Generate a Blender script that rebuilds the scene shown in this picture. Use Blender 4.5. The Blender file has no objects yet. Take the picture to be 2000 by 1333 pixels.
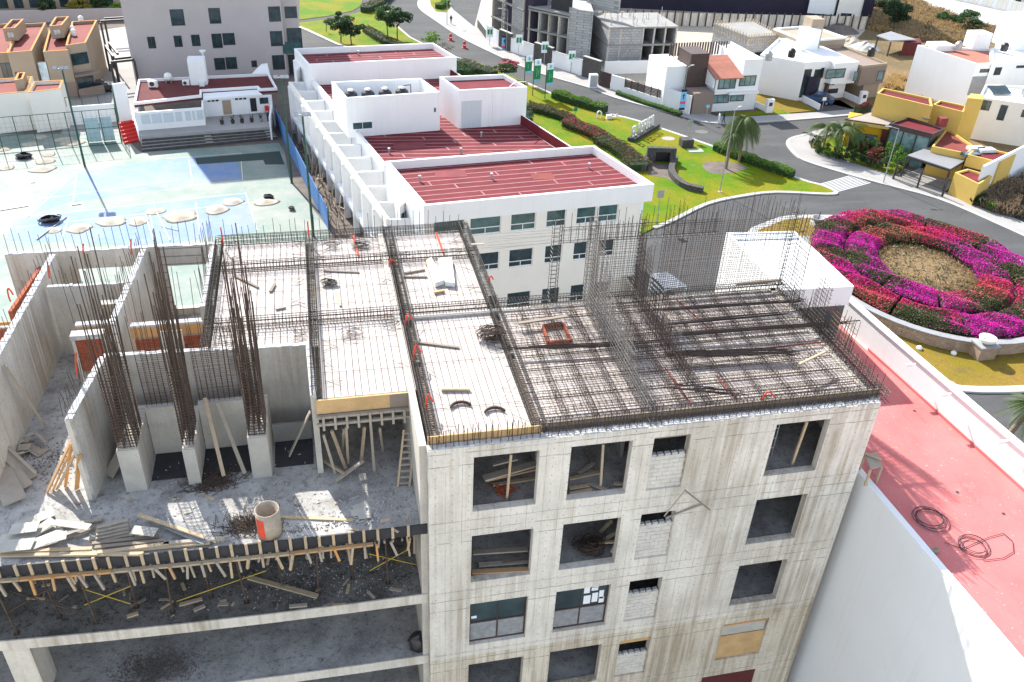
import bpy, bmesh, math, random
from mathutils import Vector, Matrix
random.seed(7)
SC = bpy.context.scene
COL = SC.collection
R = math.radians
# ---------------------------------------------------------------- camera
FPX = 1708.27
YAW, PIT, ROL = R(13.8496), R(33.036), R(2.96)
def _rot():
    Rz = Matrix(((math.cos(YAW), -math.sin(YAW), 0), (math.sin(YAW), math.cos(YAW), 0), (0, 0, 1)))
    B = Matrix(((1, 0, 0), (0, 0, -1), (0, 1, 0)))
    Rx = Matrix(((1, 0, 0), (0, math.cos(PIT), -math.sin(PIT)), (0, math.sin(PIT), math.cos(PIT))))
    Rr = Matrix(((math.cos(ROL), -math.sin(ROL), 0), (math.sin(ROL), math.cos(ROL), 0), (0, 0, 1)))
    return Rr @ Rx @ B @ Rz
RM = _rot()
DK = 19.0                                   # level of the top deck above the street
CAM = Vector((-2.89, -22.98, 19.65 + DK))
cam = bpy.data.cameras.new('camera'); cam.lens = FPX / 2000 * 36; cam.sensor_width = 36
cam.clip_start = 0.5; cam.clip_end = 3000
camo = bpy.data.objects.new('camera', cam); COL.objects.link(camo)
m3 = Matrix((RM[0], -RM[1], -RM[2])).transposed()
camo.matrix_world = Matrix.Translation(CAM) @ m3.to_4x4()
SC.camera = camo
# ---------------------------------------------------------------- sky, sun, exposure
SUN = Vector((.40, -1.18, -1.0))            # direction the light travels
w = bpy.data.worlds.new('World'); SC.world = w; w.use_nodes = True
nt = w.node_tree; bg = nt.nodes['Background']
sky = nt.nodes.new('ShaderNodeTexSky'); sky.sky_type = 'NISHITA'; sky.sun_disc = False
sky.sun_elevation = math.atan2(1, math.hypot(.40, 1.18)); sky.sun_rotation = math.atan2(-.40, 1.18)
sky.air_density = 1.0; sky.dust_density = 0.5; sky.ozone_density = 0.0
hs = nt.nodes.new('ShaderNodeHueSaturation'); hs.inputs['Saturation'].default_value = .62; nt.links.new(sky.outputs[0], hs.inputs['Color']); nt.links.new(hs.outputs[0], bg.inputs[0]); bg.inputs[1].default_value = 0.135
sl = bpy.data.lights.new('sun', 'SUN'); sl.energy = 3.4; sl.angle = R(.53); sl.color = (1, .965, .90)
so = bpy.data.objects.new('sun', sl); COL.objects.link(so)
so.rotation_euler = SUN.to_track_quat('-Z', 'Y').to_euler(); so.location = (-30, 80, 80)
SC.view_settings.view_transform = 'Standard'; SC.view_settings.look = 'None'
SC.view_settings.exposure = 1.52; SC.view_settings.gamma = 1; SC.view_settings.use_curve_mapping = False
SC.render.engine = 'CYCLES'
# ---------------------------------------------------------------- picture point -> place (survey of the photograph)
def _ray(px, py): return RM.transposed() @ Vector(((px - 1000) / FPX, (py - 666.5) / FPX, 1))
def W(px, py, z=0.0): d = _ray(px, py); return CAM + d * ((z - CAM.z) / d.z)
def WY(px, py, Y): d = _ray(px, py); return CAM + d * ((Y - CAM.y) / d.y)
def WX(px, py, X): d = _ray(px, py); return CAM + d * ((X - CAM.x) / d.x)
def PR(p): v = RM @ (Vector(p) - CAM); return (v.x / v.z * FPX + 1000, v.y / v.z * FPX + 666.5)
def ZAT(p, py):
    a, b = -30.0, 38.0
    for _ in range(40):
        c = (a + b) / 2
        if PR((p[0], p[1], c))[1] > py: a = c
        else: b = c
    return a
def WP(lst, z=0.0): return [tuple(W(x, y, z)[:2]) for x, y in lst]
def V(*a): return Vector(a)
# ---------------------------------------------------------------- materials
class NT:
    def __init__(s, name):
        s.m = bpy.data.materials.new(name); s.m.use_nodes = True; s.t = s.m.node_tree
        s.b = s.t.nodes['Principled BSDF']; s._pos = None
    def n(s, typ, **k):
        x = s.t.nodes.new(typ)
        for a, v in k.items(): setattr(x, a, v)
        return x
    def l(s, a, b): s.t.links.new(a, b)
    def pos(s):
        if s._pos is None: s._pos = s.n('ShaderNodeNewGeometry').outputs['Position']
        return s._pos
    def mapped(s, sc, src=None, rot=(0, 0, 0)):
        mp = s.n('ShaderNodeMapping'); s.l(src or s.pos(), mp.inputs[0])
        mp.inputs['Scale'].default_value = sc if hasattr(sc, '__len__') else (sc, sc, sc)
        mp.inputs['Rotation'].default_value = rot
        return mp.outputs[0]
    def noise(s, sc=1.0, det=4, rough=.6, src=None, rot=(0, 0, 0)):
        x = s.n('ShaderNodeTexNoise'); s.l(s.mapped(sc, src, rot), x.inputs['Vector'])
        x.inputs['Scale'].default_value = 1; x.inputs['Detail'].default_value = det; x.inputs['Roughness'].default_value = rough
        return x.outputs[0]
    def ramp(s, f, a, b, c0=(0, 0, 0, 1), c1=(1, 1, 1, 1)):
        x = s.n('ShaderNodeValToRGB'); s.l(f, x.inputs[0]); e = x.color_ramp.elements
        e[0].position = a; e[1].position = b; e[0].color = c0; e[1].color = c1; return x.outputs[0]
    def mix(s, f, a, b, mode='MIX'):
        x = s.n('ShaderNodeMix', data_type='RGBA', blend_type=mode)
        if isinstance(f, (int, float)): x.inputs[0].default_value = f
        else: s.l(f, x.inputs[0])
        for i, v in ((6, a), (7, b)):
            if isinstance(v, tuple): x.inputs[i].default_value = v if len(v) == 4 else v + (1,)
            else: s.l(v, x.inputs[i])
        return x.outputs[2]
    def math(s, op, a, b=0.0):
        x = s.n('ShaderNodeMath', operation=op)
        for i, v in ((0, a), (1, b)):
            if isinstance(v, (int, float)): x.inputs[i].default_value = v
            else: s.l(v, x.inputs[i])
        return x.outputs[0]
    def sep(s, src=None):
        x = s.n('ShaderNodeSeparateXYZ'); s.l(src or s.pos(), x.inputs[0]); return x.outputs
    def rnd(s): return s.n('ShaderNodeObjectInfo').outputs['Random']
    def bump(s, f, st=.3, d=.05):
        x = s.n('ShaderNodeBump'); x.inputs['Strength'].default_value = st; x.inputs['Distance'].default_value = d
        s.l(f, x.inputs['Height']); s.l(x.outputs[0], s.b.inputs['Normal'])
    def col(s, c): s.l(c, s.b.inputs['Base Color'])
    def set(s, rough=.8, spec=.3, metal=0.0):
        s.b.inputs['Roughness'].default_value = rough; s.b.inputs['Specular IOR Level'].default_value = spec; s.b.inputs['Metallic'].default_value = metal
        return s.m
ORD = 'first second third fourth fifth sixth seventh eighth ninth tenth eleventh twelfth thirteenth fourteenth fifteenth sixteenth seventeenth eighteenth'.split()
def sc3(c, k): return tuple(max(0, min(1, v * k)) for v in c[:3]) + (1,)
M = {}
def plain(name, c, rough=.8, var=.18, sc=1.3, fine=9.0, bump=.15, spec=.25, metal=0.0, orand=0.0):
    """a colour with soft large blotches, fine grain and a little relief"""
    s = NT(name); f = s.noise(sc, 5); g = s.noise(fine, 3)
    k = s.mix(s.ramp(f, .3, .7), sc3(c, 1 - var), sc3(c, 1 + var * .6))
    k = s.mix(s.ramp(g, .3, .7), s.mix(.5, k, sc3(c, 1 - var)), k)
    if orand:
        k = s.mix(s.math('MULTIPLY', s.rnd(), orand), k, sc3(c, .35))
    s.col(k)
    if bump: s.bump(g, bump, .02)
    M[name] = s.set(rough, spec, metal); return M[name]
def concrete(name, c, streak=.5, joint=None, holes=False, tint=(.30, .24, .15)):
    s = NT(name); base = s.mix(s.ramp(s.noise(.5, 5), .3, .7), sc3(c, .82), sc3(c, 1.08))
    base = s.mix(s.math('MULTIPLY', s.ramp(s.noise(7, 4), .45, .75), .35), base, sc3(c, .6))
    st = s.noise((2.6, 2.6, .16), 4, .65)
    base = s.mix(s.math('MULTIPLY', s.ramp(st, .5, .72), streak), base, tint + (1,))
    st2 = s.noise((9, 9, .5), 3, .6)
    base = s.mix(s.math('MULTIPLY', s.ramp(st2, .55, .8), streak * .7), base, sc3(c, .45))
    if streak > .3:
        g = s.ramp(s.noise((.30, .30, .10), 4, .6), .46, .62); v = s.ramp(s.noise((5.5, 5.5, .12), 4, .6), .36, .60); base = s.mix(s.math('MULTIPLY', s.math('MULTIPLY', g, v), .62), base, (.24, .175, .105, 1))
        base = s.mix(s.math('MULTIPLY', s.ramp(s.noise((.9, .9, 1.1), 5, .7), .58, .66), .3), base, sc3(c, .55))
    if joint:
        x = s.sep(); e = s.math('FRACT', s.math('MULTIPLY', x[joint[0]], 1 / joint[1]))
        ln = s.math('LESS_THAN', e, .03)
        br = s.ramp(s.noise((1.2, 1.2, .8), 3), .35, .6)
        base = s.mix(s.math('MULTIPLY', s.math('MULTIPLY', ln, br), .75), base, sc3(c, .33))
        if joint[0] == 0:
            wz = s.math('ADD', x[2], s.math('MULTIPLY', s.noise((1.5, 1.5, 1.5), 3), .10))
            for off in (.62, .05):
                hl = s.math('LESS_THAN', s.math('FRACT', s.math('MULTIPLY', s.math('ADD', wz, off), 1 / 3.77)), .011)
                base = s.mix(s.math('MULTIPLY', s.math('MULTIPLY', hl, s.ramp(s.noise((1.6, 1.6, .5), 4), .36, .55)), .7), base, sc3(c, .25))
            rx = s.n('ShaderNodeMapRange'); s.l(x[0], rx.inputs[0]); rx.inputs[1].default_value = 8; rx.inputs[2].default_value = 15; rx.inputs[3].default_value = .15; rx.inputs[4].default_value = 1
            sv = s.ramp(s.noise((4.2, 4.2, .09), 5, .62), .44, .62); sg = s.ramp(s.noise((.5, .5, .22), 4, .6), .40, .58)
            base = s.mix(s.math('MULTIPLY', s.math('MULTIPLY', s.math('MULTIPLY', sv, sg), rx.outputs[0]), .7), base, (.27, .20, .12, 1))
        if holes:
            a = s.math('LESS_THAN', s.math('ABSOLUTE', s.math('SUBTRACT', e, .42)), .028)
            fz = s.math('FRACT', s.math('MULTIPLY', x[2], 1 / .42))
            b_ = s.math('LESS_THAN', fz, .13)
            base = s.mix(s.math('MULTIPLY', s.math('MULTIPLY', a, b_), .75), base, sc3(c, .25))
    s.col(base); s.bump(s.noise(14, 4), .25, .02); M[name] = s.set(.88, .2); return M[name]
def wood(name, c, var=.35, along=1):
    s = NT(name); sc = [6, 6, 6]; tc = s.n('ShaderNodeTexCoord').outputs['Object']
    f = s.noise((14, 14, 14), 3, .6, tc)
    k = s.mix(f, sc3(c, 1 - var), sc3(c, 1 + var * .5))
    k = s.mix(s.math('MULTIPLY', s.rnd(), .55), k, (.34, .29, .235, 1))
    k = s.mix(s.math('MULTIPLY', s.ramp(s.noise(3, 4), .5, .7), .4), k, (.25, .22, .19, 1))
    s.col(k); s.bump(f, .2, .01); M[name] = s.set(.8, .2); return M[name]
def glass(name, c=(.02, .035, .04), rough=.04):
    s = NT(name); s.col(s.mix(s.ramp(s.noise(.8, 2), .35, .65), c + (1,), sc3(c, 2.0))); M[name] = s.set(rough, .6); return M[name]
concrete('concrete', (.76, .705, .62), .40, (0, .61), True)
concrete('concrete_wall', (.58, .54, .48), .32, (1, .61), True)
concrete('concrete_floor', (.30, .29, .275), .0)
concrete('slab_concrete', (.66, .61, .53), .42)
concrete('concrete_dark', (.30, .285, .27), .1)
concrete('wall_base', (.70, .62, .50), .8, (0, .61), True, (.22, .16, .09))
plain('concrete_rough', (.55, .54, .53), .95, .4, 3, 22, .6)
plain('block', (.68, .63, .56), .95, .18, 2.5, 26, .5, orand=.12)
s = NT('white_wall'); k = s.mix(s.ramp(s.noise(.4, 4), .3, .7), (.78, .775, .765, 1), (.82, .815, .81, 1)); k = s.mix(s.math('MULTIPLY', s.ramp(s.noise((3, 3, .13), 5, .65), .55, .75), .16), k, (.45, .42, .37, 1)); k = s.mix(s.math('MULTIPLY', s.ramp(s.noise(1.1, 6, .75), .62, .7), .10), k, (.5, .48, .44, 1)); s.col(k); s.bump(s.noise(25, 3), .1, .01); M['white_wall'] = s.set(.75, .25)
plain('white_trim', (.82, .82, .81), .7, .04, .8, 12, .04)
plain('cream_wall', (.80, .76, .69), .75, .06, .5, 12, .05)
plain('grey_wall', (.44, .395, .39), .85, .07, .4, 30, .15)
plain('tan_wall', (.36, .285, .21), .85, .08, .5, 20, .1)
plain('tan_dark', (.26, .20, .165), .85, .10, .5, 20, .1)
plain('yellow_wall', (.62, .42, .11), .8, .08, .5, 18, .08)
plain('orange_wall', (.66, .36, .02), .8, .06, .5, 18, .08)
plain('steel_rust', (.095, .062, .045), .75, .5, 3, 20, 0, .4)
plain('steel_bar', (.075, .06, .05), .6, .35, 2, 9, 0, .5)
plain('steel_sunlit', (.30, .27, .24), .55, .3, 2, 9, 0, .5, .3)  # paler copy of the bar steel with sunlight put into its colour
plain('dark_metal', (.045, .04, .038), .5, .2, 2, 9, 0, .5)
plain('dark_brown', (.075, .045, .04), .6, .2, 2, 9, 0, .4)
plain('grey_metal', (.42, .43, .44), .45, .15, 2, 9, 0, .5, .5)
plain('green_metal', (.012, .075, .05), .5, .2, 2, 9, 0, .5)
plain('black_plastic', (.018, .018, .022), .38, .2, 3, 9, 0, .5)
plain('tire', (.02, .02, .02), .9, .1, 3, 9, 0)
plain('white_plastic', (.78, .78, .76), .5, .05, 3, 9, 0, .4)
plain('letter_white', (.62, .62, .61), .6, .12, 2, 9, 0, .3); plain('manhole', (.15, .148, .145), .8, .2, 3, 12, .2)
plain('red_paint', (.62, .035, .03), .55, .12, 2, 9, 0, .4)
plain('orange_tube', (.72, .07, .03), .5, .15, 3, 9, 0, .4)
plain('conduit_old', (.32, .06, .035), .7, .4, 3, 9, 0, .3)
plain('yellow_paint', (.48, .34, .04), .6, .15, 2, 9, 0, .4)
plain('brick_red', (.46, .12, .06), .9, .25, 3, 20, .2, orand=.45)
plain('mortar', (.40, .37, .33), .95, .2, 3, 20, .2)
plain('roof_red', (.165, .018, .026), .85, .32, .6, 22, .15)
plain('roof_red_dark', (.22, .05, .042), .85, .2, .6, 22, .15)
plain('roof_seam', (.36, .175, .17), .85, .3, 1, 22, .1)
plain('roof_brown', (.13, .032, .032), .9, .2, .5, 22, .15)
plain('roof_tile', (.42, .17, .12), .85, .18, 1.5, 20, .1, orand=.25)
plain('roof_patch', (.22, .05, .055), .85, .3, .9, 22, .1)
plain('roof_tan', (.33, .285, .25), .85, .1, .6, 20, .1)
plain('ochre_trim', (.45, .20, .04), .8, .1, .6, 20, .1)
plain('sand', (.46, .405, .325), .95, .18, 1.5, 30, .4)
plain('soil', (.17, .14, .12), .95, .35, .8, 8, .5)
plain('paving', (.34, .325, .31), .9, .12, .4, 9, .2)
plain('kerb', (.42, .41, .39), .85, .12, .6, 9, .15)
plain('road_paint', (.55, .55, .54), .8, .12, 1.5, 9, .05)
plain('stone_dark', (.11, .105, .105), .9, .5, 2.2, 5, .6, orand=.5)
plain('stone_tan', (.42, .30, .22), .9, .3, 2, 12, .4, orand=.3)
plain('stone_cap', (.30, .30, .31), .85, .15, 2, 12, .2)
plain('navy_shade', (.035, .03, .05), .9, .25, .15, 2, .05)  # near-black navy; on the big far wall it holds the shade
plain('banner_green', (.015, .24, .09), .6, .1, 2, 9, 0)
plain('banner_blue', (.22, .52, .75), .6, .1, 2, 9, 0)
plain('banner_pink', (.75, .08, .22), .6, .1, 2, 9, 0)
plain('sign_black', (.02, .02, .025), .5, .1, 2, 9, 0)
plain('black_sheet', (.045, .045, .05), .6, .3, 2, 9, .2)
plain('skin', (.45, .25, .17), .6, .1, 2, 9, 0)
plain('cloth_dark', (.03, .03, .04), .9, .2, 5, 9, 0)
plain('hose', (.04, .035, .05), .5, .1, 5, 9, 0)
plain('plaster_bags', (.30, .30, .31), .8, .3, 4, 12, .2)
plain('metal_roof', (.26, .26, .265), .55, .1, .5, 6, .05, .4, .2)
plain('bark', (.14, .10, .075), .95, .35, 4, 14, .4)
plain('palm_bark', (.24, .18, .13), .95, .3, 5, 14, .5)
plain('paper', (.80, .81, .83), .8, .06, 5, 9, 0)
plain('paint_blue_car', (.05, .10, .22), .25, .1, 1, 9, 0, .6)
plain('paint_black_car', (.012, .012, .014), .2, .1, 1, 9, 0, .6)
plain('paint_silver_car', (.50, .52, .54), .3, .08, 1, 9, 0, .6, .3)
plain('blue_fabric', (.09, .20, .42), .8, .12, .8, 14, .1)
plain('cyan_glassy', (.42, .55, .58), .35, .15, .8, 9, 0, .5)
plain('plywood', (.62, .40, .19), .8, .25, 1.5, 14, .15)
plain('tube_card', (.46, .38, .30), .9, .3, 2.5, 14, .3)
plain('plywood_grey', (.55, .52, .46), .85, .22, 1.2, 14, .2, orand=.35)
wood('plank', (.56, .42, .26)); wood('plank_grey', (.42, .36, .29)); wood('plank_orange', (.66, .33, .10)); wood('plank_dark', (.22, .17, .13))
glass('glass'); glass('glass_teal', (.028, .062, .062)); glass('glass_light', (.30, .36, .38), .1); glass('glass_clear', (.10, .16, .16), .06)
plain('pane_frosted', (.55, .60, .62), .4, .06, .5, 9, 0, .5)
def leafmat(name, c, var=.5, tr=.25):
    s = NT(name); k = s.mix(s.ramp(s.noise(1.3, 3), .3, .7), sc3(c, 1 - var), sc3(c, 1 + var)); s.col(s.mix(s.ramp(s.noise(11, 2), .3, .7), k, sc3(c, 1.25)))
    M[name] = s.set(.6, .25)
    tb = s.n('ShaderNodeBsdfTranslucent'); tb.inputs[0].default_value = sc3(c, 1.3); mx = s.n('ShaderNodeMixShader'); mx.inputs[0].default_value = tr
    o = s.t.nodes['Material Output']; s.l(s.b.outputs[0], mx.inputs[1]); s.l(tb.outputs[0], mx.inputs[2]); s.l(mx.outputs[0], o.inputs[0]); return M[name]
leafmat('leaf', (.045, .095, .03)); leafmat('leaf_dark', (.03, .06, .025)); leafmat('leaf_lime', (.10, .20, .02)); leafmat('leaf_olive', (.085, .085, .035))
leafmat('leaf_palm', (.075, .11, .03)); leafmat('leaf_red', (.16, .03, .03)); leafmat('leaf_yellow', (.30, .26, .04)); leafmat('leaf_grey', (.15, .15, .10))
leafmat('fl_violet', (.46, .012, .28), .4); leafmat('fl_magenta', (.46, .012, .25), .45); leafmat('fl_red', (.48, .02, .09), .45); leafmat('fl_orange', (.44, .10, .08), .4); leafmat('fl_white', (.7, .66, .6), .1)
leafmat('dry_grass', (.36, .25, .11), .35); leafmat('dry_brush', (.20, .15, .10), .35)
# ground materials
s = NT('asphalt'); k = s.mix(s.ramp(s.noise(.12, 5), .35, .65), (.058, .058, .060, 1), (.080, .079, .078, 1))
k = s.mix(s.math('MULTIPLY', s.ramp(s.noise(9, 3), .4, .75), .5), k, (.115, .113, .11, 1))
k = s.mix(s.math('MULTIPLY', s.ramp(s.noise(.6, 6, .7), .6, .68), .3), k, (.06, .06, .06, 1)); k = s.mix(s.math('MULTIPLY', s.ramp(s.noise((.05, .4, 1), 5, .7, None, (0, 0, .5)), .5, .7), .4), k, (.13, .128, .125, 1)); vo = s.n('ShaderNodeTexVoronoi', feature='DISTANCE_TO_EDGE'); s.l(s.mapped(.13), vo.inputs['Vector']); k = s.mix(s.math('MULTIPLY', s.math('LESS_THAN', vo.outputs[0], .006), .55), k, (.03, .03, .03, 1)); s.col(k); s.bump(s.noise(30, 2), .3, .01); M['asphalt'] = s.set(.9, .2)
s = NT('grass'); k = s.mix(s.ramp(s.noise(.16, 5, .65), .40, .60), (.085, .19, .003, 1), (.24, .20, .008, 1))
k = s.mix(s.ramp(s.noise(5, 4), .3, .7), k, s.mix(.5, k, (.035, .10, .002, 1))); k = s.mix(s.math('MULTIPLY', s.ramp(s.noise(.7, 5, .7), .56, .68), .5), k, (.20, .15, .05, 1)); k = s.mix(s.math('MULTIPLY', s.ramp(s.noise(2.6, 5, .75), .62, .7), .5), k, (.045, .10, .004, 1)); s.col(k); s.bump(s.noise(9, 4), .9, .06); M['grass'] = s.set(.85, .1)
s = NT('grass_dry'); k = s.mix(s.ramp(s.noise(.25, 5), .35, .65), (.28, .175, .03, 1), (.20, .16, .012, 1))
k = s.mix(s.ramp(s.noise(6, 4), .3, .7), k, s.mix(.5, k, (.14, .09, .03, 1))); k = s.mix(s.ramp(s.noise(.9, 6, .75), .52, .66), k, (.15, .105, .045, 1)); s.col(k); s.bump(s.noise(9, 4), .9, .06); M['grass_dry'] = s.set(.85, .1)
s = NT('hill'); k = s.mix(s.ramp(s.noise(.10, 6, .7), .38, .62), (.28, .185, .09, 1), (.17, .135, .07, 1)); k = s.mix(s.ramp(s.noise(1.6, 5), .3, .7), s.mix(.6, k, (.12, .09, .06, 1)), k); s.col(k); s.bump(s.noise(2.5, 5), 1, .3); M['hill'] = s.set(.95, .1)
def court(name, c, dust):
    s = NT(name); k = s.mix(s.ramp(s.noise(.35, 5, .65), .35, .7), c + (1,), sc3(c, 1.15))
    k = s.mix(s.math('MULTIPLY', s.ramp(s.noise(.16, 6, .72), .42, .66), dust), k, (.30, .285, .255, 1)); k = s.mix(s.math('MULTIPLY', s.ramp(s.noise(1.4, 5, .7), .52, .7), dust * .7), k, (.28, .265, .235, 1)); s.col(k); M[name] = s.set(.7, .3)
court('court_green', (.145, .205, .175), .8); court('court_blue', (.115, .20, .36), .5); court('court_mat', (.02, .04, .035), .0)
s = NT('terrace_red'); k = s.mix(s.ramp(s.noise(.4, 5), .3, .7), (.48, .135, .13, 1), (.57, .19, .18, 1)); k = s.mix(s.math('MULTIPLY', s.ramp(s.noise(.5, 7, .75), .60, .72), .45), k, (.55, .36, .32, 1)); k = s.mix(s.math('MULTIPLY', s.ramp(s.noise((2.5, .35, 1), 5, .7), .56, .7), .35), k, (.33, .085, .085, 1)); k = s.mix(s.math('MULTIPLY', s.ramp(s.noise(7, 3), .66, .7), .5), k, (.62, .5, .46, 1)); s.bump(s.noise(20, 3), .15, .01); s.col(k); M['terrace_red'] = s.set(.8, .25)
s = NT('deck_sheet'); sp = s.sep(); e = s.math('FRACT', s.math('MULTIPLY', sp[0], 1 / .2)); ln = s.math('LESS_THAN', e, .06)
k = s.mix(s.ramp(s.noise(1.1, 5), .3, .7), (.43, .375, .34, 1), (.55, .50, .465, 1)); k = s.mix(s.math('MULTIPLY', s.ramp(s.noise((9, .7, 1), 4), .5, .75), .45), k, (.40, .27, .23, 1)); k = s.mix(s.math('MULTIPLY', ln, .5), k, (.3, .24, .2, 1))
k = s.mix(s.math('MULTIPLY', s.ramp(s.noise(3, 6, .75), .6, .72), .4), k, (.35, .27, .22, 1)); s.col(k); s.bump(s.noise(10, 3), .2, .02); M['deck_sheet'] = s.set(.85, .2)
s = NT('site_floor'); k = s.mix(s.ramp(s.noise(.6, 6, .7), .3, .7), (.20, .19, .18, 1), (.52, .50, .47, 1)); k = s.mix(s.ramp(s.noise(4, 6, .75), .52, .68), k, (.15, .14, .135, 1)); k = s.mix(s.math('MULTIPLY', s.ramp(s.noise(18, 2), .6, .7), .6), k, (.6, .58, .55, 1)); s.col(k); s.bump(s.noise(12, 5), .8, .03); M['site_floor'] = s.set(.95, .15)
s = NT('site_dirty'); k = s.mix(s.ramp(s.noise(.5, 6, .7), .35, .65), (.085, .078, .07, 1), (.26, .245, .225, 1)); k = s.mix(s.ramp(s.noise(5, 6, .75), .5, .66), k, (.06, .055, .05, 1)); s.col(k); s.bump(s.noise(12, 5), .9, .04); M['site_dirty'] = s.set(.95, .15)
# ---------------------------------------------------------------- mesh builder
class MB:
    def __init__(s): s.v = []; s.f = []; s.mi = []; s.cur = 0
    def add(s, vs, fs):
        o = len(s.v); s.v += [tuple(x) for x in vs]; s.f += [tuple(i + o for i in f) for f in fs]; s.mi += [s.cur] * len(fs); return s
    def box(s, x0, x1, y0, y1, z0, z1):
        return s.add([(x0, y0, z0), (x1, y0, z0), (x1, y1, z0), (x0, y1, z0), (x0, y0, z1), (x1, y0, z1), (x1, y1, z1), (x0, y1, z1)],
                     [(3, 2, 1, 0), (4, 5, 6, 7), (0, 1, 5, 4), (1, 2, 6, 5), (2, 3, 7, 6), (3, 0, 4, 7)])
    def hexa(s, lo, hi):
        n = len(lo); return s.add(list(lo) + list(hi), [tuple(range(n - 1, -1, -1)), tuple(range(n, 2 * n))] + [(i, (i + 1) % n, n + (i + 1) % n, n + i) for i in range(n)])
    def prism(s, poly, z0, z1):
        a = sum(poly[i][0] * poly[(i + 1) % len(poly)][1] - poly[(i + 1) % len(poly)][0] * poly[i][1] for i in range(len(poly)))
        if a < 0: poly = poly[::-1]
        return s.hexa([(p[0], p[1], z0) for p in poly], [(p[0], p[1], z1) for p in poly])
    def bar(s, a, b, wd, h, up=(0, 0, 1), roll=0):
        a = Vector(a); b = Vector(b); d = (b - a).normalized(); u = Vector(up)
        if abs(d.dot(u)) > .98: u = Vector((0, 1, 0))
        x = d.cross(u).normalized(); y = x.cross(d).normalized()
        if roll: q = Matrix.Rotation(roll, 3, d); x = q @ x; y = q @ y
        c = [x * (i * wd / 2) + y * (j * h / 2) for i, j in ((-1, -1), (1, -1), (1, 1), (-1, 1))]
        return s.hexa([a + k for k in c], [b + k for k in c])
    def tube(s, a, b, r, n=4, r2=None, cap=False):
        a = Vector(a); b = Vector(b); d = b - a
        if d.length < 1e-6: return s
        d.normalize(); u = Vector((0, 0, 1)) if abs(d.z) < .95 else Vector((1, 0, 0))
        x = d.cross(u).normalized(); y = x.cross(d); r2 = r if r2 is None else r2
        A = [a + (x * math.cos(t) + y * math.sin(t)) * r for t in [2 * math.pi * i / n for i in range(n)]]
        B = [b + (x * math.cos(t) + y * math.sin(t)) * r2 for t in [2 * math.pi * i / n for i in range(n)]]
        fs = [(i, (i + 1) % n, n + (i + 1) % n, n + i) for i in range(n)]
        if cap: fs += [tuple(range(n - 1, -1, -1)), tuple(range(n, 2 * n))]
        return s.add(A + B, fs)
    def path(s, pts, r, n=4, closed=False):
        pts = [Vector(p) for p in pts]
        for i in range(len(pts) - (0 if closed else 1)): s.tube(pts[i], pts[(i + 1) % len(pts)], r, n)
        return s
    def lathe(s, c, prof, n=14):
        c = Vector(c); vs = []; fs = []
        for r, z in prof:
            for i in range(n): t = 2 * math.pi * i / n; vs.append((c.x + r * math.cos(t), c.y + r * math.sin(t), c.z + z))
        for k in range(len(prof) - 1):
            for i in range(n): fs.append((k * n + i, k * n + (i + 1) % n, (k + 1) * n + (i + 1) % n, (k + 1) * n + i))
        fs.append(tuple(range(n - 1, -1, -1))); fs.append(tuple((len(prof) - 1) * n + i for i in range(n)))
        return s.add(vs, fs)
    def strip(s, pts, wd, z0, z1, closed=False):
        P = [Vector((p[0], p[1])) for p in pts]; n = len(P); L = []; Rr = []
        for i in range(n):
            a = P[(i - 1) % n] if (closed or i > 0) else P[i]; b = P[(i + 1) % n] if (closed or i < n - 1) else P[i]
            d = (b - a).normalized(); q = Vector((-d.y, d.x)) * wd / 2; L.append(P[i] + q); Rr.append(P[i] - q)
        for i in range(n - (0 if closed else 1)):
            j = (i + 1) % n; poly = [L[i], Rr[i], Rr[j], L[j]]
            s.hexa([(p.x, p.y, z0) for p in poly], [(p.x, p.y, z1) for p in poly])
        return s
    def wall(s, p0, p1, th, z0, z1, ops=()):
        """wall from p0 to p1, thickness to the left of the direction, rectangular openings (s0,s1,za,zb)"""
        a = Vector((p0[0], p0[1])); b = Vector((p1[0], p1[1])); L = (b - a).length; d = (b - a) / L; q = Vector((-d.y, d.x)) * th
        cuts = sorted({0.0, L} | {max(0, min(L, o[0])) for o in ops} | {max(0, min(L, o[1])) for o in ops})
        for c0, c1 in zip(cuts, cuts[1:]):
            if c1 - c0 < 1e-4: continue
            mid = (c0 + c1) / 2; seg = sorted([(o[2], o[3]) for o in ops if o[0] <= mid <= o[1]]); z = z0; sol = []
            for za, zb in seg:
                if za > z: sol.append((z, za))
                z = max(z, zb)
            if z < z1: sol.append((z, z1))
            for za, zb in sol:
                poly = [a + d * c0, a + d * c1, a + d * c1 + q, a + d * c0 + q]; s.prism([tuple(p) for p in poly], za, zb)
        return s
    def mesh(s, name, mats, off=None):
        me = bpy.data.meshes.new(name)
        vs = s.v if off is None else [(x - off[0], y - off[1], z - off[2]) for x, y, z in s.v]
        me.from_pydata(vs, [], s.f)
        for mt in (mats if isinstance(mats, (list, tuple)) else [mats]): me.materials.append(M[mt] if isinstance(mt, str) else mt)
        if any(s.mi): me.polygons.foreach_set('material_index', s.mi)
        return me
    def build(s, name, mats, parent=None, smooth=False, kind=None, label=None, world=None):
        """world=True: coordinates are world ones even when the parent sits elsewhere"""
        off = None
        if parent is not None: off = parent.get('_o'); off = tuple(off) if off is not None else None
        me = s.mesh(name, mats, off)
        if smooth: me.polygons.foreach_set('use_smooth', [True] * len(me.polygons))
        o = bpy.data.objects.new(name, me); COL.objects.link(o)
        if parent is not None:
            o.parent = parent
            if off: o['_o'] = off
        if kind: o['kind'] = kind
        if label: o['label'] = label
        return o
def tag(o, label, cat, group=None, kind=None):
    o['label'] = label; o['category'] = cat
    if group: o['group'] = group
    if kind: o['kind'] = kind
    return o
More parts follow.
